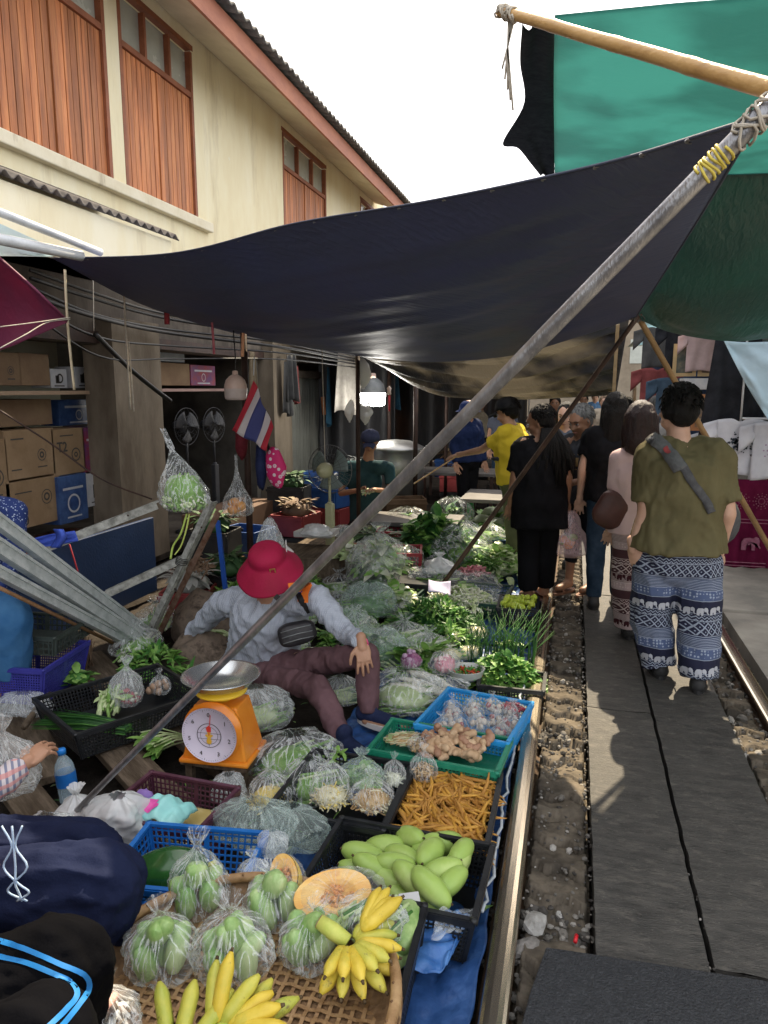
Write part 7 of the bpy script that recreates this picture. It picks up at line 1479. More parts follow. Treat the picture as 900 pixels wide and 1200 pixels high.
def haircap(parent,c,f,m,s=1,long=0,up=(0,0,1),bob=False,seed=1,bun=False,front=.028):
    F_=frame(f,up); P=lambda x,y,z:V(c)+F_@V((x,y,z))*s; b=MB()
    b.ell(P(0,-.026,.046),tuple(k*s for k in(.085,.094,.088)),F_,n=20)
    b.ell(P(0,-.055,-.005),tuple(k*s for k in(.074,.058,.075)),F_,n=16)
    for sg in(-1,1): b.ell(P(sg*.07,-.03,.005),tuple(k*s for k in(.018,.04,.05)),F_,n=10)
    if long: tcap(b,P(0,-.055,-.02),P(0,-.075,-.02-long),.075*s,.055*s,sx=1.3,front=F_@V((0,1,0)),n=16)
    if bob:
        tcap(b,P(0,-.045,.02),P(0,-.05,-.13),.088*s,.085*s,sx=1.12,front=F_@V((0,1,0)),n=18,flat=False)
        for sg in(-1,1): tcap(b,P(sg*.075,.01,.02),P(sg*.078,.015,-.12),.028*s,.024*s)
    r=fuse(b,.009,3); folds(r,.004,22,seed,st=(1,1,.25)); folds(r,.0025,75,seed,st=(1,1,.3)); o=r.build('hair',m,parent)
    if long or bob:
        b=MB(); rr=random.Random(seed); L=long+.12 if long else .16
        for k in range(110):
            a=rr.uniform(-2.3,2.3); x_=math.sin(a)*.088; y_=-.03-math.cos(a)*.075; l=L*rr.uniform(.8,1.08); w_=1+.16*rr.random()
            b.tube([P(x_*.75,y_*.75,.09),P(x_*1.03,y_*1.05,.03),P(x_*1.06*w_,y_*1.1,-l*.5),P(x_*w_+.01*rr.uniform(-1,1),y_*1.0+.01*rr.uniform(-1,1),-l)],[.005,.008,.007,.0015],5)
        b.build('strands',m,o)
    else:
        b=MB(); rr=random.Random(seed)
        for k in range(260):
            a=rr.uniform(0,6.28); t_=rr.uniform(0,1.9); u=V((math.sin(t_)*math.cos(a),math.sin(t_)*math.sin(a),math.cos(t_)))
            if u.y>.45 and u.z<.55: continue
            q=V((u.x*.084,u.y*.092-.028,u.z*.086+.046)); d_=V((u.x*.5,u.y*.5-.15,-.9+.6*u.z)); 
            b.tube([P(*q),P(*(q+u*.004+d_*.012)),P(*(q+u*.001+d_*.028))],[.004,.0045,.001],4)
        b.build('strands',m,o)
    return o
def shoe(parent,a,t,m,ms=None,sole=True):
    a=V(a);t=V(t); d=(t-a); d.z=0; d.normalize(); b=MB(); z0=min(a.z,t.z)-.03
    h=V((a.x,a.y,z0+.035))-d*.03; e=h+d*.22
    tcap(b,h,e+V((0,0,-.008)),.040,.030,sx=1.12,front=V((0,0,1)),n=14); tcap(b,h+V((0,0,.01)),h+d*.03+V((0,0,.05)),.040,.040,flat=False); r=fuse(b,.008,3); o=r.build('shoe',m,parent)
    if sole:
        x=d.cross(V((0,0,1))); b=MB(); n=20; pts=[]
        for k in range(n): q=2*PI*k/n; c_=(h+e)/2+d*math.cos(q)*.145+x*math.sin(q)*.047; pts.append((c_.x,c_.y))
        b.prism(pts,z0-.012,z0+.014); b.build('sole',ms or m,o)
    return o
def sandal(parent,a,t,m):
    a=V(a);t=V(t); d=(t-a); d.z=0; d.normalize(); x=d.cross(V((0,0,1))); z0=min(a.z,t.z)-.035; c=(a+t)/2; b=MB(); n=20; pts=[]
    for k in range(n): q=2*PI*k/n; p=c+d*math.cos(q)*.14+x*math.sin(q)*.05; pts.append((p.x,p.y))
    b.prism(pts,z0-.012,z0+.006); o=b.build('sandal',m,parent)
    b=MB(); p=c+d*.04; b.tube([V((p.x,p.y,z0))+x*.048,V((p.x,p.y,z0+.055)),V((p.x,p.y,z0))-x*.048],.008,6,sx=2); b.build('strap',m,o); return o
def bvh_of(o): 
    me=o.data; return BVHTree.FromPolygons([v.co.copy() for v in me.vertices],[tuple(p.vertices) for p in me.polygons])
def shrink(bv,p,d,off=.004):
    h=bv.ray_cast(V(p),V(d).normalized()); 
    return (h[0]+h[1]*off*(1 if h[1].dot(V(d))<0 else -1)) if h[0] is not None else None
def band(bv,pts,w,d,off=.006,n=40,side=None):
    """flat strap laid on a surface: pts in space are projected along d"""
    b=MB(); vs=[];last=None
    for i in range(n+1):
        p=catmull(pts,i/n); t=(catmull(pts,min(1,i/n+.01))-catmull(pts,max(0,i/n-.01))).normalized(); x=t.cross(V(d)).normalized()
        for s_ in(-.5,0,.5):
            q=p+x*w*s_; h=shrink(bv,q,d,off) or (q+V(d).normalized()*(last if last else .1)); last=(h-q).length; vs.append(h)
    fs=[]
    for i in range(n):
        for k in range(2): a=i*3+k; fs.append((a,a+1,a+4,a+3))
    b.add(vs,fs,0,True); return b
# ---- cloth materials with woven/printed pattern ----
def nodes(m): m.use_nodes=True; return m.node_tree.nodes,m.node_tree.links,m.node_tree.nodes['Principled BSDF']
def check_mat(name,c1,c2,c3,sc,w=.5,rough=.85):
    m=bpy.data.materials.new(name); N,L,p=nodes(m); tc=N.new('ShaderNodeTexCoord'); sp=N.new('ShaderNodeSeparateXYZ'); L.new(tc.outputs['Object'],sp.inputs[0])
    def stripe(o_,s,th):
        a=N.new('ShaderNodeMath'); a.operation='MULTIPLY'; a.inputs[1].default_value=s; L.new(o_,a.inputs[0]); f=N.new('ShaderNodeMath'); f.operation='FRACT'; L.new(a.outputs[0],f.inputs[0]); g=N.new('ShaderNodeMath'); g.operation='LESS_THAN'; g.inputs[1].default_value=th; L.new(f.outputs[0],g.inputs[0]); return g.outputs[0]
    ad=N.new('ShaderNodeMath'); ad.operation='ADD'; L.new(sp.outputs['X'],ad.inputs[0]); L.new(sp.outputs['Y'],ad.inputs[1])
    s1=stripe(ad.outputs[0],sc,w); s2=stripe(sp.outputs['Z'],sc,w); 
    m1=N.new('ShaderNodeMix'); m1.data_type='RGBA'; m1.inputs['A'].default_value=(*c1,1); m1.inputs['B'].default_value=(*c2,1); L.new(s1,m1.inputs['Factor'])
    m2=N.new('ShaderNodeMix'); m2.data_type='RGBA'; m2.inputs['B'].default_value=(*c3,1); L.new(m1.outputs['Result'],m2.inputs['A'])
    k=N.new('ShaderNodeMath'); k.operation='MULTIPLY'; k.inputs[1].default_value=.75; L.new(s2,k.inputs[0]); L.new(k.outputs[0],m2.inputs['Factor']); L.new(m2.outputs['Result'],p.inputs['Base Color']); p.inputs['Roughness'].default_value=rough
    return m
def ethnic_mat(name,dark,mid,light,per=.30,z0=0):
    """printed bands round the leg: plain, zigzag, lozenge and fine stripe bands"""
    m=bpy.data.materials.new(name); N,L,p=nodes(m); tc=N.new('ShaderNodeTexCoord'); sp=N.new('ShaderNodeSeparateXYZ'); L.new(tc.outputs['Object'],sp.inputs[0])
    def mt(op,a,b=None,c=None,clamp=False):
        n=N.new('ShaderNodeMath'); n.operation=op; n.use_clamp=clamp
        for i,v in enumerate((a,b,c)):
            if v is None: continue
            if isinstance(v,(int,float)): n.inputs[i].default_value=v
            else: L.new(v,n.inputs[i])
        return n.outputs[0]
    h=mt('ADD',sp.outputs['X'],mt('MULTIPLY',sp.outputs['Y'],.6)); z=mt('ADD',sp.outputs['Z'],10+z0)
    t=mt('FRACT',mt('DIVIDE',z,per)) # 0..1 across one repeat
    def inr(a,b): return mt('MULTIPLY',mt('GREATER_THAN',t,a),mt('LESS_THAN',t,b))
    loz=mt('LESS_THAN',mt('PINGPONG',mt('ADD',mt('PINGPONG',mt('MULTIPLY',h,1),.022),mt('PINGPONG',z,.022)),.011),.0042)
    zig=mt('LESS_THAN',mt('PINGPONG',mt('ADD',z,mt('PINGPONG',h,.012)),.008),.003)
    dots=N.new('ShaderNodeTexVoronoi'); dots.inputs['Scale'].default_value=62; dots.inputs['Randomness'].default_value=.25; L.new(tc.outputs['Object'],dots.inputs['Vector']); dt=mt('LESS_THAN',dots.outputs['Distance'],.35)
    fine=mt('LESS_THAN',mt('PINGPONG',z,.004),.0015)
    v=mt('MULTIPLY',inr(.02,.16),dt); v=mt('ADD',v,mt('MULTIPLY',inr(.17,.36),fine)); v=mt('ADD',v,mt('MULTIPLY',inr(.40,.62),loz)); v=mt('ADD',v,mt('MULTIPLY',inr(.64,.74),zig))
    for a in (.165,.375,.63,.755,.985): v=mt('ADD',v,inr(a,a+.012))
    v=mt('MINIMUM',v,1.0)
    base=N.new('ShaderNodeMix'); base.data_type='RGBA'; base.inputs['A'].default_value=(*dark,1); base.inputs['B'].default_value=(*mid,1); L.new(mt('ADD',inr(.0,.165),mt('MULTIPLY',inr(.17,.37),.45)),base.inputs['Factor'])
    f=N.new('ShaderNodeMix'); f.data_type='RGBA'; L.new(base.outputs['Result'],f.inputs['A']); f.inputs['B'].default_value=(*light,1); L.new(mt('MULTIPLY',v,.8),f.inputs['Factor']); L.new(f.outputs['Result'],p.inputs['Base Color']); p.inputs['Roughness'].default_value=.85
    return m
def blotch_mat(name,c1,c2,sc,th=.5,rough=.85):
    m=bpy.data.materials.new(name); N,L,p=nodes(m); tc=N.new('ShaderNodeTexCoord'); n=N.new('ShaderNodeTexVoronoi'); n.inputs['Scale'].default_value=sc; n.feature='F1'; L.new(tc.outputs['Object'],n.inputs['Vector'])
    n2=N.new('ShaderNodeTexNoise'); n2.inputs['Scale'].default_value=sc*1.4; L.new(tc.outputs['Object'],n2.inputs['Vector']); a=N.new('ShaderNodeMath'); a.operation='ADD'; L.new(n.outputs['Distance'],a.inputs[0]); L.new(n2.outputs['Fac'],a.inputs[1])
    g=N.new('ShaderNodeMath'); g.operation='GREATER_THAN'; g.inputs[1].default_value=th; L.new(a.outputs[0],g.inputs[0]); x=N.new('ShaderNodeMix'); x.data_type='RGBA'; x.inputs['A'].default_value=(*c1,1); x.inputs['B'].default_value=(*c2,1); L.new(g.outputs[0],x.inputs['Factor']); L.new(x.outputs['Result'],p.inputs['Base Color']); p.inputs['Roughness'].default_value=rough; return m
def decal_on(bv,fn,scale,c,right,d,m,parent,name='print',off=.004,mir=1):
    """flat outlines fn()-> list of polygons (x,z); laid on the surface by projection along d"""
    b=MB(); right=V(right).normalized(); up=right.cross(V(d)).normalized(); up=up if up.z>0 else -up
    for poly in fn:
        vs=[]; ok=True
        for x,z in poly:
            h=shrink(bv,V(c)+right*x*scale*mir+up*z*scale,d,off)
            if h is None: ok=False;break
            vs.append(h)
        if ok: 
            ce=sum(vs,V((0,0,0)))/len(vs); cx=sum(p[0] for p in poly)/len(poly); cz=sum(p[1] for p in poly)/len(poly); h=shrink(bv,V(c)+right*cx*scale*mir+up*cz*scale,d,off)
            n=len(vs); b.add(vs+[h or ce],[(i,(i+1)%n,n) for i in range(n)])
    return b
ELE=[[(-.5,-.5),(-.52,-.1),(-.5,.15),(-.35,.36),(0,.42),(.2,.36),(.22,-.1),(.18,-.5),(-.02,-.5),(-.04,-.2),(-.22,-.2),(-.26,-.5)],[(.24,.36),(.42,.5),(.62,.42),(.7,.2),(.68,-.1),(.8,-.3),(.72,-.36),(.58,-.2),(.5,.0),(.36,-.05),(.25,.1)]]
PAW=[[(math.cos(a)*.3,math.sin(a)*.24-.12) for a in [k*.7 for k in range(9)]]]+[[(cx+.12*math.cos(a),cz+.13*math.sin(a)) for a in [k for k in range(6)]] for cx,cz in((-.36,.12),(-.13,.32),(.13,.32),(.36,.12))]
# ---------- the vendor in the red hat ----------
yv=3.5
J=dict(pelvis=Y(305,778,3.66),chest=Y(316,722,3.55),neck=Y(316,694,3.46),head=Y(316,668,3.40),sL=Y(262,706,3.62),sR=Y(372,702,3.44),eL=Y(226,742,3.80),wL=Y(222,772,3.78),eR=Y(406,742,3.38),wR=Y(424,754,3.20),
  hL=Y(292,786,3.58),hR=Y(332,780,3.52),kL=Y(372,806,3.18),aL=Y(404,870,3.02),tL=Y(432,888,2.92),kR=Y(430,768,3.26),aR=Y(432,838,3.22),tR=Y(474,850,3.16),look=(.35,-.75,-.62),hup=(.1,-.5,.8))
o,j=person('vendor in a bright red bucket hat sitting among the vegetables, hand on knee',J,m_sk,.010,1,.45,fr=(.35,-.92,.1),hd={'R':(.25,-.35,-.9)},hn={'R':(.3,-.9,.3)},limb=.80,hands=(True,True))
m_chk=check_mat('fine_check_cotton',(.48,.51,.56),(.30,.34,.41),(.36,.39,.46),110,.5)
shirt(o,j,m_chk,'shirt',long=True,fr=(.35,-.92,.1),hem=.0,fold=.015,seed=4,limb=1.06,fsc=13,vox=.008,loose=.032)
bvS=bvh_of(o.children[0])
trousers(o,j,M('mauve_brown_cotton',(.10,.055,.06),(.16,.09,.10),sc=4,rough=.85,bump=.1,bsc=160),r0=.080,r1=.062,r2=.050,fr=(.35,-.92,.1),fold=.013,fsc=12,vox=.009,seed=6,length=.93)
m_nv=M('navy_canvas',(.012,.018,.05),(.03,.04,.09),sc=9,rough=.8); m_ws=M('white_rubber',(.62,.6,.58),rough=.6)
shoe(o,j['aL'],j['tL'],m_nv,m_ws); shoe(o,j['aR'],j['tR'],m_nv,m_ws)
# orange undershirt with a dark blue mark, at the open front
b=MB(); cpt=[Y(338,688,3.1),Y(341,705,3.1),Y(341,722,3.1)]; bb_=band(bvS,cpt,.055,V((-.15,1,-.05)),.006,20); t=bb_.build('undershirt',M('orange_cotton',(.75,.18,.03),(.85,.26,.05),sc=6,rough=.8),o)
bb_=band(bvS,[Y(331,700,3.1),Y(335,712,3.1)],.04,V((-.15,1,-.05)),.008,8); bb_.build('undershirt_print',M('blue_print',(.05,.05,.3),rough=.8,bump=0),o)
# hat
HF=frame((.33,-.80,-.45),(.05,-.5,.85)); hc=j['head']+HF@V((0,.0,.045)); m_hat=M('crimson_felt',(.27,.002,.030),(.34,.003,.046),sc=7,rough=.75,bump=.15,bsc=150)
t=empty('bucket_hat',hc,0,'bright crimson bucket hat with a small gold buckle on the vendor','hat'); b=MB()
def hatf(u,v):
    a=2*PI*u
    if v<.5: q=v/.5; r=.094*math.sin(PI/2*min(1,q*1.15))**.75; z=.105-.075*q**2.2
    else: q=(v-.5)/.5; r=.097+.080*q; z=.03-.092*q**1.1+.006*math.sin(a*3+1)*q+.003*math.sin(a*5)*q
    return HF@V((math.cos(a)*r*.98,math.sin(a)*r*1.06,z))
b.grid(hatf,56,26); b.build('crown',m_hat,t,solid=.004)
b=MB(); P0_=HF@V((-.03,.099,.035)); b.box(P0_+HF@V((0,.004,.0)),(.030,.003,.030),HF); b.build('buckle',M('gold_metal',(.7,.48,.15),rough=.3,metal=.8),t)
b=MB(); b.box(P0_+HF@V((0,.0065,.0)),(.018,.002,.018),HF); b.build('buckle_hole',m_hat,t)
# scarf behind the head
b=MB(); sc_=j['head']; b.grid(lambda u,v:sc_+HF@V((-.10-.03*v+.01*math.sin(v*9),-.02-.11*u,.05-.17*v+.03*u)),10,12); b.grid(lambda u,v:sc_+HF@V((.09+.02*v,-.02-.1*u,.03-.12*v)),8,8); tag(b.build('neck_cloth',M('white_cloth',(.55,.52,.5),(.68,.66,.64),sc=5,rough=.85),solid=.004),'white cloth hanging from under the crimson hat','cloth')
# waist bag and strap
b=MB(); b.ell((0,0,0),(.11,.045,.065),n=28,fn=SQ(3.4)); b.noise(.008,12); t=tag(b.build('waist_bag',M('black_leather',(.015,.014,.016),(.035,.032,.035),sc=12,rough=.4,bump=.3,bsc=60),loc=Y(348,742,3.38),rot=(R(-10),R(-12),R(25))),'black shoulder pouch resting on the seated vendor\'s lap','bag')
bb_=band(bvS,[Y(316,704,3.0),Y(324,712,3.0),Y(334,728,3.0),Y(342,742,3.0)],.028,V((-.15,1,-.05)),.007,26); s_=bb_.build('strap',m_cab,None); s_.parent=t; s_.matrix_parent_inverse=(Matrix.Translation(t.location)@t.rotation_euler.to_matrix().to_4x4()).inverted()
b=MB(); 
for k in range(3): b.tube([(-.08,-.045+.004*k,.03-.03*k),(0,-.056+.004*k,.035-.03*k),(.08,-.042,.03-.03*k)],.003,5)
b.build('zip',m_fan,t)
b=MB(); wr_=j['wR']; b.tube([wr_+V((.03*math.cos(a),.012*math.sin(a),.028*math.sin(a))) for a in [2*PI*k/16 for k in range(17)]],.004,6); b.build('bracelet',M('pink_band',(.6,.1,.2),rough=.5),o)
b=MB(); b.box((0,0,0),(.34,.3,.2)); tag(b.build('low_stool',m_wood,loc=(J['pelvis'].x,J['pelvis'].y+.03,-.13),bevel=.01),'low wooden block the red hat vendor sits on','stool')
# ---------- man in the olive shirt (back to us) ----------
ym=4.12
J=dict(pelvis=Y(793,648,ym),chest=Y(800,558,ym),neck=Y(796,520,ym),head=Y(794,481,ym+.02),sL=Y(762,531,ym),sR=Y(842,533,ym),eL=Y(756,602,ym-.05),wL=Y(742,640,ym-.03),eR=Y(853,602,ym-.02),wR=Y(842,650,ym+.12),
  hL=Y(769,662,ym),hR=Y(818,662,ym),kL=Y(763,725,ym+.02),kR=Y(819,728,ym-.05),aL=V((G(768,778).x,4.14,.07)),aR=V((G(812,796).x,3.98,.07)),look=(-.35,.93,-.05))
J['tL']=J['aL']+V((-.02,.15,-.03)); J['tR']=J['aR']+V((.03,.15,-.03))
o,j=person('man in an olive short sleeved shirt and blue elephant print trousers walking away',J,m_skl,.010,1.10,.5,fr=(0,1,0),torso=.142,limb=1.12,hd={'L':(.25,-.1,-1)},hn={'L':(-.6,-.8,0)})
haircap(o,j['head'],(-.35,.93,-.05),m_hair,1.13)
m_olv=M('olive_cotton',(.105,.09,.045),(.145,.125,.065),sc=3,rough=.85,bump=.12,bsc=130)
sh=shirt(o,j,m_olv,'shirt',torso=.142,limb=1.22,sleeve=.80,hem=-.02,fold=.017,seed=9,flare=1.12,loose=.03,vox=.010,fsc=8)
m_eth=ethnic_mat('blue_elephant_print',(.008,.010,.035),(.07,.10,.20),(.36,.41,.50))
tr=trousers(o,j,m_eth,torso=.15,r0=.122,r1=.112,r2=.098,length=.985,fold=.013,fsc=9,vox=.009,seed=3)
bv=bvh_of(tr); m_elw=M('white_elephant_print',(.45,.46,.50),rough=.85,bump=0)
mm_=MB()
for zc in (.76,.445,.135):
    for k in range(12):
        cx=J['pelvis'].x-.25+.062*k; q=decal_on(bv,PAW if zc>.9 else ELE,.044,(cx,3.6,zc+.004*math.sin(k)),(1,0,0),(0,1,0),None,None); mm_.add(q.v,q.f)
        for i in range(0): pass
mm_.build('elephant_print',m_elw,tr); tr.children[-1]['kind']='stuff' if False else tr.children[-1].get('kind','') or ''
del tr.children[-1]['kind']
m_blks=M('black_rubber',(.012,.012,.013),(.03,.03,.03),sc=9,rough=.6)
shoe(o,j['aL'],j['tL'],m_blks); shoe(o,j['aR'],j['tR'],m_blks)
bvS=bvh_of(sh); m_strap=M('grey_webbing',(.05,.05,.055),(.09,.09,.095),sc=30,rough=.7,bump=.3,bsc=200)
t=empty('sling_bag',Y(848,600,4.22),0,'black sling bag worn across the olive shirt with a padded grey strap','bag')
def pl(o_,t): o_.parent=t; o_.matrix_parent_inverse=Matrix.Translation(t.location).inverted(); return o_
pl(band(bvS,[Y(768,519,3.7),Y(785,530,3.7),Y(805,548,3.7),Y(822,575,3.7),Y(838,596,3.7),Y(846,612,3.7)],.042,(0,1,0),.008,40).build('strap',m_strap,solid=.004),t)
pl(band(bvS,[Y(775,520,3.6),Y(793,536,3.6),Y(810,560,3.6)],.066,(0,1,0),.012,20).build('shoulder_pad',M('grey_pad',(.10,.10,.10),(.15,.15,.15),sc=20,rough=.8,bump=.3),solid=.006),t)
pl(band(bvS,[Y(793,534,3.6),Y(798,543,3.6)],.022,(0,1,0),.020,5).build('red_mark',M('dull_red',(.35,.06,.06),rough=.7)),t)
b=MB(); b.ell((0,0,-.05),(.09,.06,.13),n=14); b.build('bag_body',m_strap,t); b=MB(); b.box((-.04,-.07,0),(.03,.02,.10)); b.build('orange_tag',M('orange_web',(.6,.22,.04),rough=.7),t)
# ---------- woman in a white T-shirt ----------
yw=4.8
J=dict(pelvis=Y(746,625,yw),chest=Y(750,560,yw),neck=Y(754,522,yw),head=Y(752,494,yw),sL=Y(726,538,yw),sR=Y(782,538,yw),eL=Y(722,588,yw-.03),wL=Y(714,622,yw+.08),eR=Y(786,590,yw),wR=Y(780,620,yw+.1),
  hL=Y(734,640,yw),hR=Y(760,640,yw),kL=Y(734,690,yw-.02),kR=Y(758,690,yw),aL=V((G(736,745).x,4.78,.07)),aR=V((G(757,742).x,4.9,.07)),look=(.25,.96,-.1))
J['tL']=J['aL']+V((0,.14,-.03)); J['tR']=J['aR']+V((0,.14,-.03))
o,j=person('woman in a white T-shirt and brown patterned trousers seen from behind',J,m_skl,.013,.96,.4,torso=.115,limb=.92,fr=(0,1,0))
haircap(o,j['head'],(.25,.96,0),M('dark_brown_hair',(.014,.006,.006),(.035,.014,.012),sc=8,rough=.4,bump=.7,bsc=60,stretch=(6,6,.6)),1.02,bob=True)
shirt(o,j,M('white_pink_tee',(.60,.43,.42),(.68,.51,.50),sc=3,rough=.85,bump=.1,bsc=130),'shirt',torso=.115,limb=1.0,sleeve=.72,hem=.0,fold=.007,seed=12,loose=.02,vox=.012)
m_eth2=ethnic_mat('brown_elephant_print',(.055,.018,.022),(.42,.32,.32),(.60,.50,.48),per=.26,z0=.06)
tr=trousers(o,j,m_eth2,torso=.12,r0=.10,r1=.095,r2=.092,length=.99,fold=.009,fsc=8,seed=7)
bv=bvh_of(tr); mm_=MB()
for zc in (.42,.12):
    for k in range(9): q=decal_on(bv,ELE,.04,(J['pelvis'].x-.2+.056*k,4.3,zc),(1,0,0),(0,1,0),None,None); mm_.add(q.v,q.f)
mm_.build('elephant_print',M('dark_elephant_print',(.06,.02,.025),rough=.85,bump=0),tr)
shoe(o,j['aL'],j['tL'],m_blks); shoe(o,j['aR'],j['tR'],m_blks)
b=MB(); b.ell((0,0,0),(.11,.05,.13),n=24,fn=SQ(3)); b.noise(.012,9); t=tag(b.build('shoulder_bag',M('dark_brown_leather',(.05,.018,.014),(.09,.035,.028),sc=7,rough=.5),loc=Y(716,598,4.72),rot=(0,R(25),0)),'dark brown bag at the side of the woman in white','bag')
b=MB(); b.tube([(.0,0,.1),(.10,0,.28),(.16,.02,.38)],.012,8); b.build('strap',m_cab,t)
# ---------- woman in black with long hair beyond ----------
def quick(label,px,ptop,pfeet_y,skin,hairm,shm,trm,look=(0,1,0),h=None,sleeve=.6,long=False,torso=.12,bob=False,lhair=0,seed=1,vox=.015,arm='down',hat=None,k=.97,walk=.06,limb=.95,hem=.05,shoes=m_blks,armL=None,armR=None,fr=None,face=True,lean=0,trl=.97,sandals=False,y=None,legr=(.09,.07,.055),group=None):
    y=y or G(px,pfeet_y).y; x=Y(px,ptop,y).x; top=Y(px,ptop,y).z; Hh=max(1.45,min(1.85,top)); F=V(fr or look); F.z=0; F.normalize(); rt=F.cross(V((0,0,1))); c=V((x,y,0)); s=Hh/1.66
    P=lambda r_,f_,z_:c+rt*r_*s+F*f_*s+V((0,0,z_*s))
    J=dict(pelvis=P(0,0,.90),chest=P(0,lean*.5,1.22),neck=P(0,lean*.8,1.41),head=P(0,lean+.02,1.545),sR=P(.165,lean*.7,1.34),sL=P(-.165,lean*.7,1.34),hR=P(.085,0,.86),hL=P(-.085,0,.86),kR=P(.09,walk*.6,.47),kL=P(-.09,-walk*.3,.47),aR=P(.09,walk,.08),aL=P(-.09,-walk,.08),
      eR=P(.22,.0,1.08),wR=P(.23,.08,.84),eL=P(-.22,.0,1.08),wL=P(-.23,.08,.84),look=look)
    if armL: J['eL']=P(*armL[0]); J['wL']=P(*armL[1])
    if armR: J['eR']=P(*armR[0]); J['wR']=P(*armR[1])
    J['tR']=J['aR']+F*.14+V((0,0,-.04)); J['tL']=J['aL']+F*.14+V((0,0,-.04))
    o,j=person(label,J,skin,vox,k,.5,fr=tuple(F),torso=torso,limb=limb,face=face,group=group)
    if hairm: haircap(o,j['head'],look,hairm,k,long=lhair,bob=bob,seed=seed)
    shirt(o,j,shm,'shirt',torso=torso,limb=limb*1.05,sleeve=sleeve,long=long,fr=tuple(F),hem=hem,fold=.013,seed=seed,vox=.013)
    if trm: trousers(o,j,trm,torso=torso,fr=tuple(F),r0=legr[0],r1=legr[1],r2=legr[2],seed=seed+3,length=trl,vox=.015)
    for s_ in 'LR': (sandal if sandals else shoe)(o,j['a'+s_],j['t'+s_],shoes)
    return o,j
m_bt=M('black_tee',(.005,.005,.006),(.011,.011,.013),sc=4,rough=.85,bump=.1,bsc=120); m_jn=M('dark_jeans',(.012,.025,.045),(.03,.05,.08),sc=9,rough=.85); m_bp=M('black_trousers',(.004,.004,.005),(.008,.008,.010),sc=5,rough=.85)
quick('woman in black with long black hair standing beyond the woman in white',722,462,712,m_skl,m_hair,m_bt,m_jn,lhair=.28,seed=21)
# ---------- elderly woman with grey hair ----------
o,j=quick('elderly grey haired woman in a dark T-shirt looking down at the goods',690,486,692,m_skd,m_hairg,M('charcoal_tee',(.03,.032,.038),(.055,.055,.06),sc=4,rough=.85),M('black_capri',(.012,.013,.016),rough=.85),look=(-.55,-.75,-.35),lean=.10,seed=31,k=1.0,trl=.55,sandals=True,shoes=M('brown_sandal',(.16,.07,.04),(.24,.12,.07),sc=9,rough=.7),armL=((-.2,.12,1.08),(-.05,.28,1.02)),armR=((.22,.1,1.08),(.08,.27,.98)),torso=.125,vox=.013)
bv=bvh_of([c_ for c_ in o.children if c_.name.startswith('shirt')][0]); Fo=V((-.55,-.75,0)).normalized(); rt=Fo.cross(V((0,0,1)))
sg=[[(-1+.28*k,.35),(-1+.28*k+.2,.35),(-1+.28*k+.15,-.3),(-1+.28*k-.03,-.3)] for k in range(7)]+[[(-1,-.5),(1,-.5),(1,-.62),(-1,-.62)],[(-1,.62),(1,.62),(1,.52),(-1,.52)]]
q=decal_on(bv,sg,.10,j['chest']+Fo*.6+V((0,0,-.02)),-rt,-Fo,None,None,off=.006); q.build('gold_print',M('gold_print',(.35,.22,.09),rough=.7,bump=0),[c_ for c_ in o.children if c_.name.startswith('shirt')][0])
quick('pale faced woman with dark hair behind the elderly woman',664,478,660,m_skl,m_hair,M('grey_blue_top',(.08,.10,.13),(.14,.16,.2),sc=5,rough=.85),m_jn,look=(-.2,-.95,-.15),seed=41,lhair=.1)
# ---------- woman in black dress with carrier bag ----------
o,j=quick('woman in a long loose black top holding a pink carrier bag, seen from behind',636,484,704,m_skd,m_hair,m_bt,m_bp,look=(-.95,.15,-.3),fr=(-.35,.93,0),lhair=0,hem=.22,seed=51,torso=.14,vox=.012,k=1.0,limb=1.08,sleeve=.8,sandals=True,shoes=M('tan_sandal',(.2,.1,.06),rough=.7),legr=(.105,.085,.075),trl=.93,lean=.05,armR=((.23,-.02,1.08),(.25,.03,.86)))
b=MB(); hb_=j['head']+V((.03,-.05,-.02)); r=random.Random(9)
for k in range(46):
    a=r.uniform(-1,1); L=r.uniform(.28,.42); p=hb_+V((.05+.05*a,-.05+.02*r.random(),-.02)); b.tube([p,p+V((.04+.05*a,-.05,-.10)),p+V((.05+.10*a,-.08-.02*r.random(),-L*.7)),p+V((.05+.12*a,-.07,-L))],[.016,.018,.012,.003],6)
rr_=b; rr_.build('long_hair',m_hair,o)
m_pinkb=plastic('pink_carrier',(.92,.66,.68),.3,.92,9)
hbp=j['wR']+V((.03,0,-.12))
b=MB()
def cbag(u,v):
    a=2*PI*u; r_=(.035+.115*min(1,v*1.3)**.8)*(1 if v<.9 else 1-.5*(v-.9)/.1*1.0)*(1+.2*noise.noise(V((math.cos(a)*2,math.sin(a)*2,v*4)))); return V((math.cos(a)*r_,math.sin(a)*r_*.55,-.36*v))
b.grid(cbag,32,26); t=tag(b.build('carrier_bag',m_pinkb,loc=hbp+V((0,0,.06))),'pink and white plastic carrier bag held by the woman in black','bag')
b=MB(); [b.ell((r.uniform(-.05,.05),r.uniform(-.02,.02),-.28+r.random()*.08),(.04,.03,.03),n=8,mi=r.randrange(3)) for _ in range(9)]; b.build('contents',[M('orange_food',(.7,.25,.08),rough=.5),M('red_food',(.5,.08,.08),rough=.5),g_lite],t)
heap('celery_bunch',hbp+V((.14,.12,-.02)),bunchf(8,.13,.06,.03,3,2,(.15,0,.9),.02,.2,3,.006),'bright green celery tops behind the pink carrier bag','greens')
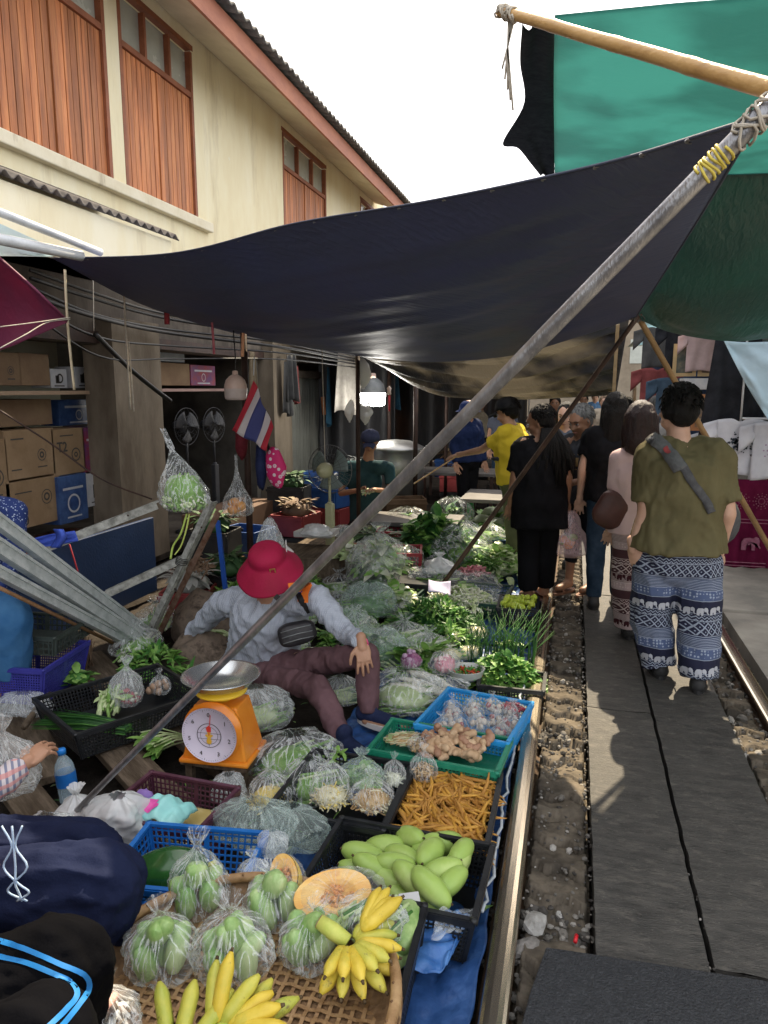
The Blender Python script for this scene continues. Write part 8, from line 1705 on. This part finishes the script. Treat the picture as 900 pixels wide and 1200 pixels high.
# ---------- man in yellow ----------
o,j=quick('man in a yellow T-shirt and black cap reaching out over the stall',606,470,662,m_sk,m_hair,M('yellow_tee',(.62,.45,.03),(.74,.55,.05),sc=4,rough=.85,bump=.1,bsc=120),M('olive_shorts',(.08,.09,.05),(.13,.14,.08),sc=4,rough=.85),look=(-.85,.3,-.35),fr=(-.6,.2,0),seed=61,torso=.135,vox=.012,armL=((-.08,.33,1.17),(-.02,.62,1.10)),lean=.08,k=1.0)
cf_=frame((-.85,.3,-.2)); b=MB(); b.lathe([(.102,.0),(.103,.03),(.09,.075),(.05,.105),(0,.112)],n=24,rot=cf_,c=j['head']+V((0,0,.03))); m_cap_=M('black_cap',(.012,.012,.014),(.03,.03,.03),sc=9,rough=.8)
t=tag(b.build('cap',m_cap_,solid=.004),'black peaked cap on the man in yellow','cap'); b=MB(); b.grid(lambda u,v:j['head']+V((0,0,.033))+cf_@V(((u-.5)*.15*(1-.25*v),.085+.085*v,-.02*v-.03*(2*u-1)**2)),10,6); b.build('peak',m_cap_,t,solid=.005)
b=MB(); b.beam(j['wL'],j['wL']+V((-.42,-.05,-.28)),.012,.012); tag(b.build('tongs',m_bam),'thin tan stick held out by the man in yellow','stick')
b=MB(); n_=j['neck']; b.tube([n_+V((.06,0,.02)),n_+V((-.06,-.10,-.08)),n_+V((-.10,-.12,-.25))],.006,6); b.ell(n_+V((-.08,-.16,-.28)),(.07,.02,.02),n=10); tag(b.build('sunglasses',m_cab),'black cord and sunglasses hanging on the yellow shirt','sunglasses')
# ---------- vendor with the cap, seated at the back ----------
yb=7.9
J=dict(pelvis=Y(428,612,yb+.1),chest=Y(428,562,yb),neck=Y(432,534,yb-.04),head=Y(434,518,yb-.08),sL=Y(404,548,yb),sR=Y(456,548,yb-.05),eL=Y(400,578,yb-.1),wL=Y(424,574,yb-.38),eR=Y(458,576,yb-.12),wR=Y(440,574,yb-.40),hL=Y(418,618,yb),hR=Y(440,618,yb),kL=Y(412,622,yb-.45),kR=Y(446,622,yb-.45),aL=Y(412,655,yb-.45),aR=Y(446,655,yb-.45),look=(.1,-.85,-.5))
J['tL']=J['aL']+V((0,-.14,-.03)); J['tR']=J['aR']+V((0,-.14,-.03))
o,j=person('vendor in a navy cap and teal shirt working under the lit bulb',J,m_sk,.013,1,.6,fr=(0,-1,0))
shirt(o,j,M('teal_shirt',(.02,.05,.06),(.04,.09,.10),sc=4,rough=.85),'shirt',fr=(0,-1,0),sleeve=.7,seed=71,vox=.013); trousers(o,j,m_bp,fr=(0,-1,0)); haircap(o,j['head'],(.1,-.9,-.3),m_hair)
cf_=frame((.1,-.9,-.3)); b=MB(); b.lathe([(.104,.0),(.105,.03),(.092,.075),(.05,.105),(0,.112)],n=24,rot=cf_,c=j['head']+V((0,0,.03))); m_c2=M('navy_cap',(.04,.05,.10),(.07,.08,.15),sc=9,rough=.8); t=tag(b.build('cap',m_c2,solid=.004),'navy cap on the vendor under the lit bulb','cap'); b=MB(); b.grid(lambda u,v:j['head']+V((0,0,.033))+cf_@V(((u-.5)*.15*(1-.25*v),.085+.085*v,-.02*v-.03*(2*u-1)**2)),10,6); b.build('peak',m_c2,t,solid=.005)
heap('vegetable_handful',j['wL'].lerp(j['wR'],.5)+V((0,-.08,-.02)),lambda b,r:strips(b,(0,0,0),.05,.04,.03,16,.1,.008,[3,4],r),'pale vegetable in the hands of the vendor with the navy cap','vegetables')
# dim seated figure farther back, and people far down the lane
quick('dim figure in a dark blue cap and jacket at the far stalls',548,512,640,m_skd,None,M('blue_jacket',(.006,.012,.04),(.012,.02,.06),sc=5,rough=.8),m_bp,look=(.6,-.7,-.3),seed=81,y=8.6,long=True)
b=MB(); pp=Y(548,512,8.6); b.lathe([(.15,-.02),(.11,.0),(.10,.06),(.06,.10),(0,.11)],n=20,c=(pp.x,pp.y,max(1.45,pp.z)-.10)); tag(b.build('cap',M('dark_blue_cap',(.01,.02,.07),rough=.8)),'dark blue hat on the dim figure at the far stalls','hat')
far=[(708,480,13.5,m_skl,M('curly_brown_hair',(.12,.07,.04),(.25,.16,.1),sc=14,rough=.6,bump=.8),(.42,.36,.28),'far woman with light brown hair coming along the lane',(0,-1,0)),(735,476,11.5,m_sk,m_hair,(.02,.02,.03),'far person in black seen between the two front women',(0,1,0)),(684,474,16,m_sk,m_hair,(.5,.35,.2),'far person in an orange top down the lane',(0,-1,0)),(650,478,12,m_skd,m_hair,(.25,.05,.06),'far person in dark red behind the black dressed woman',(0,-1,0)),(770,466,9.0,m_skl,m_hairg,(.45,.45,.46),'far person in grey with fair hair behind the olive man',(0,1,0)),(590,478,10.5,m_sk,m_hair,(.08,.09,.12),'far person in dark grey beyond the man in yellow',(0.3,-1,0)),(724,478,18,m_skl,m_hair,(.6,.6,.62),'far person in white down the lane',(0,-1,0)),(697,476,20,m_skl,m_hair,(.1,.2,.35),'farthest person in blue down the lane',(0,-1,0)),(562,484,13,m_sk,m_hair,(.3,.27,.2),'far person in khaki at the left of the lane',(1,-.3,0))]
for i,(px,pt,y,sk,hr,c,lab,lk) in enumerate(far):
    quick(lab,px,pt,0,sk,hr,M('far_top_%s'%'abcdefghi'[i],c,tuple(min(1,q*1.4) for q in c),sc=4,rough=.85),m_jn if i%2 else m_bp,look=lk,seed=90+i,y=y,vox=.02)
# ---------- person in a blue patterned dress at the left edge ----------
yy=3.15
J=dict(pelvis=Y(-25,705,yy+.1),chest=Y(-22,630,yy+.1),neck=Y(-25,560,yy+.1),head=Y(-30,520,yy+.1),sL=Y(-62,590,yy+.1),sR=Y(18,600,yy+.1),eL=Y(-70,650,yy),wL=Y(-50,700,yy-.1),eR=Y(18,655,yy+.05),wR=Y(-8,700,yy-.15),hL=Y(-40,712,yy),hR=Y(-5,712,yy),kL=Y(-35,725,yy-.25),kR=Y(8,725,yy-.25),aL=Y(-35,800,yy-.2),aR=Y(8,800,yy-.2),look=(.6,-.7,-.3))
J['tL']=J['aL']+V((0,-.14,-.03)); J['tR']=J['aR']+V((0,-.14,-.03))
o,j=person('person in a blue and white flecked blouse sitting behind the beams at the left edge',J,m_sk,.013,1,.5,fr=(.4,-.9,0)); haircap(o,j['head'],(.6,-.7,-.3),m_hair)
shirt(o,j,blotch_mat('blue_white_flecks',(.38,.45,.6),(.012,.03,.14),75,.72),'blouse',fr=(.4,-.9,0),long=True,seed=75); trousers(o,j,M('light_blue_skirt_cloth',(.03,.11,.26),(.06,.17,.34),sc=5,rough=.8,bump=.3,bsc=40),'skirt',r0=.12,r1=.12,r2=.12,fr=(.4,-.9,0),length=.8)
# ---------- crouching person in plaid and navy, mostly outside the frame ----------
J=dict(pelvis=V((-1.83,1.35,.22)),chest=V((-1.84,1.42,.58)),neck=V((-1.80,1.50,.82)),head=V((-1.76,1.56,.96)),sL=V((-1.95,1.60,.74)),sR=V((-1.70,1.28,.74)),eL=Y(-35,948,1.78),wL=Y(28,896,1.98),eR=V((-1.52,1.12,.55)),wR=V((-1.40,1.25,.50)),
 hL=V((-1.80,1.48,.26)),hR=V((-1.74,1.28,.26)),kL=Y(95,1010,1.55),kR=Y(115,1040,1.36),aL=V((-1.45,1.72,-.02)),aR=V((-1.25,1.42,-.02)),look=(.8,.5,-.35))
J['tL']=J['aL']+V((.13,.05,-.04)); J['tR']=J['aR']+V((.13,.05,-.04))
o,j=person('crouching person in a plaid shirt and navy trousers reaching in from the left edge',J,m_sk,.010,1,.7,fr=(.8,.5,0),limb=1.0,hn={'L':(.2,-.3,1)}); haircap(o,j['head'],(.8,.5,-.3),m_hair)
shirt(o,j,check_mat('red_blue_plaid',(.62,.58,.60),(.20,.22,.32),(.62,.26,.24),34,.42),'plaid_shirt',fr=(.8,.5,0),long=True,limb=1.15,seed=15,fold=.008)
m_navy=M('navy_trouser_cloth',(.006,.009,.028),(.012,.017,.045),sc=3,rough=.82,bump=.18,bsc=180)
trousers(o,j,m_navy,r0=.125,r1=.110,r2=.095,fr=(.8,.5,0),fold=.016,fsc=8,seed=16,vox=.009,st=(.5,1.9,1.5))
for s_ in 'LR': shoe(o,j['a'+s_],j['t'+s_],m_blks)
b=MB(); 
for k in range(3): b.tube([catmull([Y(2+12*k,968,1.23),Y(14+2*k,992,1.22),Y(4+14*k,1016,1.21),Y(22-4*k,1036,1.2),Y(34-12*k,1046,1.2),Y(20+6*k,1056,1.2)],q/20) for q in range(21)],.0024,6)
b.build('drawstring',M('light_blue_cord',(.25,.35,.5),(.4,.5,.62),sc=30,rough=.6),o)
# ---------- crouching person in black track trousers ----------
J=dict(pelvis=V((-1.42,.70,.26)),chest=V((-1.45,.72,.62)),neck=V((-1.42,.76,.88)),head=V((-1.39,.79,1.03)),sL=V((-1.50,.90,.80)),sR=V((-1.38,.56,.80)),eL=V((-1.35,1.02,.58)),wL=V((-1.22,.98,.44)),eR=V((-1.25,.55,.58)),wR=V((-1.10,.62,.48)),
 hL=V((-1.38,.80,.30)),hR=V((-1.36,.62,.30)),kL=Y(70,1135,1.02),kR=Y(40,1230,.85),aL=V((-1.02,1.05,-.02)),aR=V((-.95,.70,-.02)),look=(.8,.5,-.35))
J['tL']=J['aL']+V((.13,.05,-.04)); J['tR']=J['aR']+V((.13,.05,-.04))
o,j=person('crouching person in black track trousers with double blue stripes at the lower left',J,m_sk,.010,1,.7,fr=(.9,.3,0)); haircap(o,j['head'],(.8,.5,-.3),m_hair)
shirt(o,j,m_bt,'shirt',fr=(.9,.3,0),seed=18)
tr=trousers(o,j,M('black_track_cloth',(.002,.002,.0025),(.004,.004,.005),sc=4,rough=.95,spec=.03,bump=.12,bsc=200),r0=.110,r1=.098,r2=.082,fr=(.9,.3,0),fold=.012,fsc=9,seed=19,vox=.009,st=(.5,1.8,1.4))
bv=bvh_of(tr); m_str_=M('blue_stripe',(.008,.15,.40),rough=.6,bump=0)
camd=V((0,0,1.6))
def campath(pts,w,off=.0015,n=40):
    b=MB(); vs=[]
    P2=[V((x,y,0)) for x,y in pts]; prev=None
    for i in range(n+1):
        c=catmull(P2,i/n); t=(catmull(P2,min(1,i/n+.01))-catmull(P2,max(0,i/n-.01))).normalized(); x=V((-t.y,t.x,0))
        row=[]
        for s_ in(-.5,0,.5):
            q=c+x*w*s_; rd=V(ray(q.x,q.y)).normalized(); h=bv.ray_cast(camd,rd)
            row.append(h[0]+h[1]*off*(1 if h[1].dot(rd)<0 else -1) if h[0] is not None else None)
        if None in row: prev=None; continue
        k=len(vs); vs+=row
        if prev is not None: b.f+= [(prev,prev+1,k+1,k),(prev+1,prev+2,k+2,k+1)]; b.m+=[0,0]; b.sm+=[True,True]
        prev=k
    b.v=[tuple(v) for v in vs]; return b
for pts in ([(-10,1100),(30,1112),(70,1130),(98,1142),(104,1158),(92,1178),(70,1205)],[(-10,1119),(30,1128),(65,1142),(82,1150),(90,1166),(76,1184),(54,1206)]):
    campath(pts,6.5).build('stripe',m_str_,tr)
for s_ in 'LR': shoe(o,j['a'+s_],j['t'+s_],m_blks)
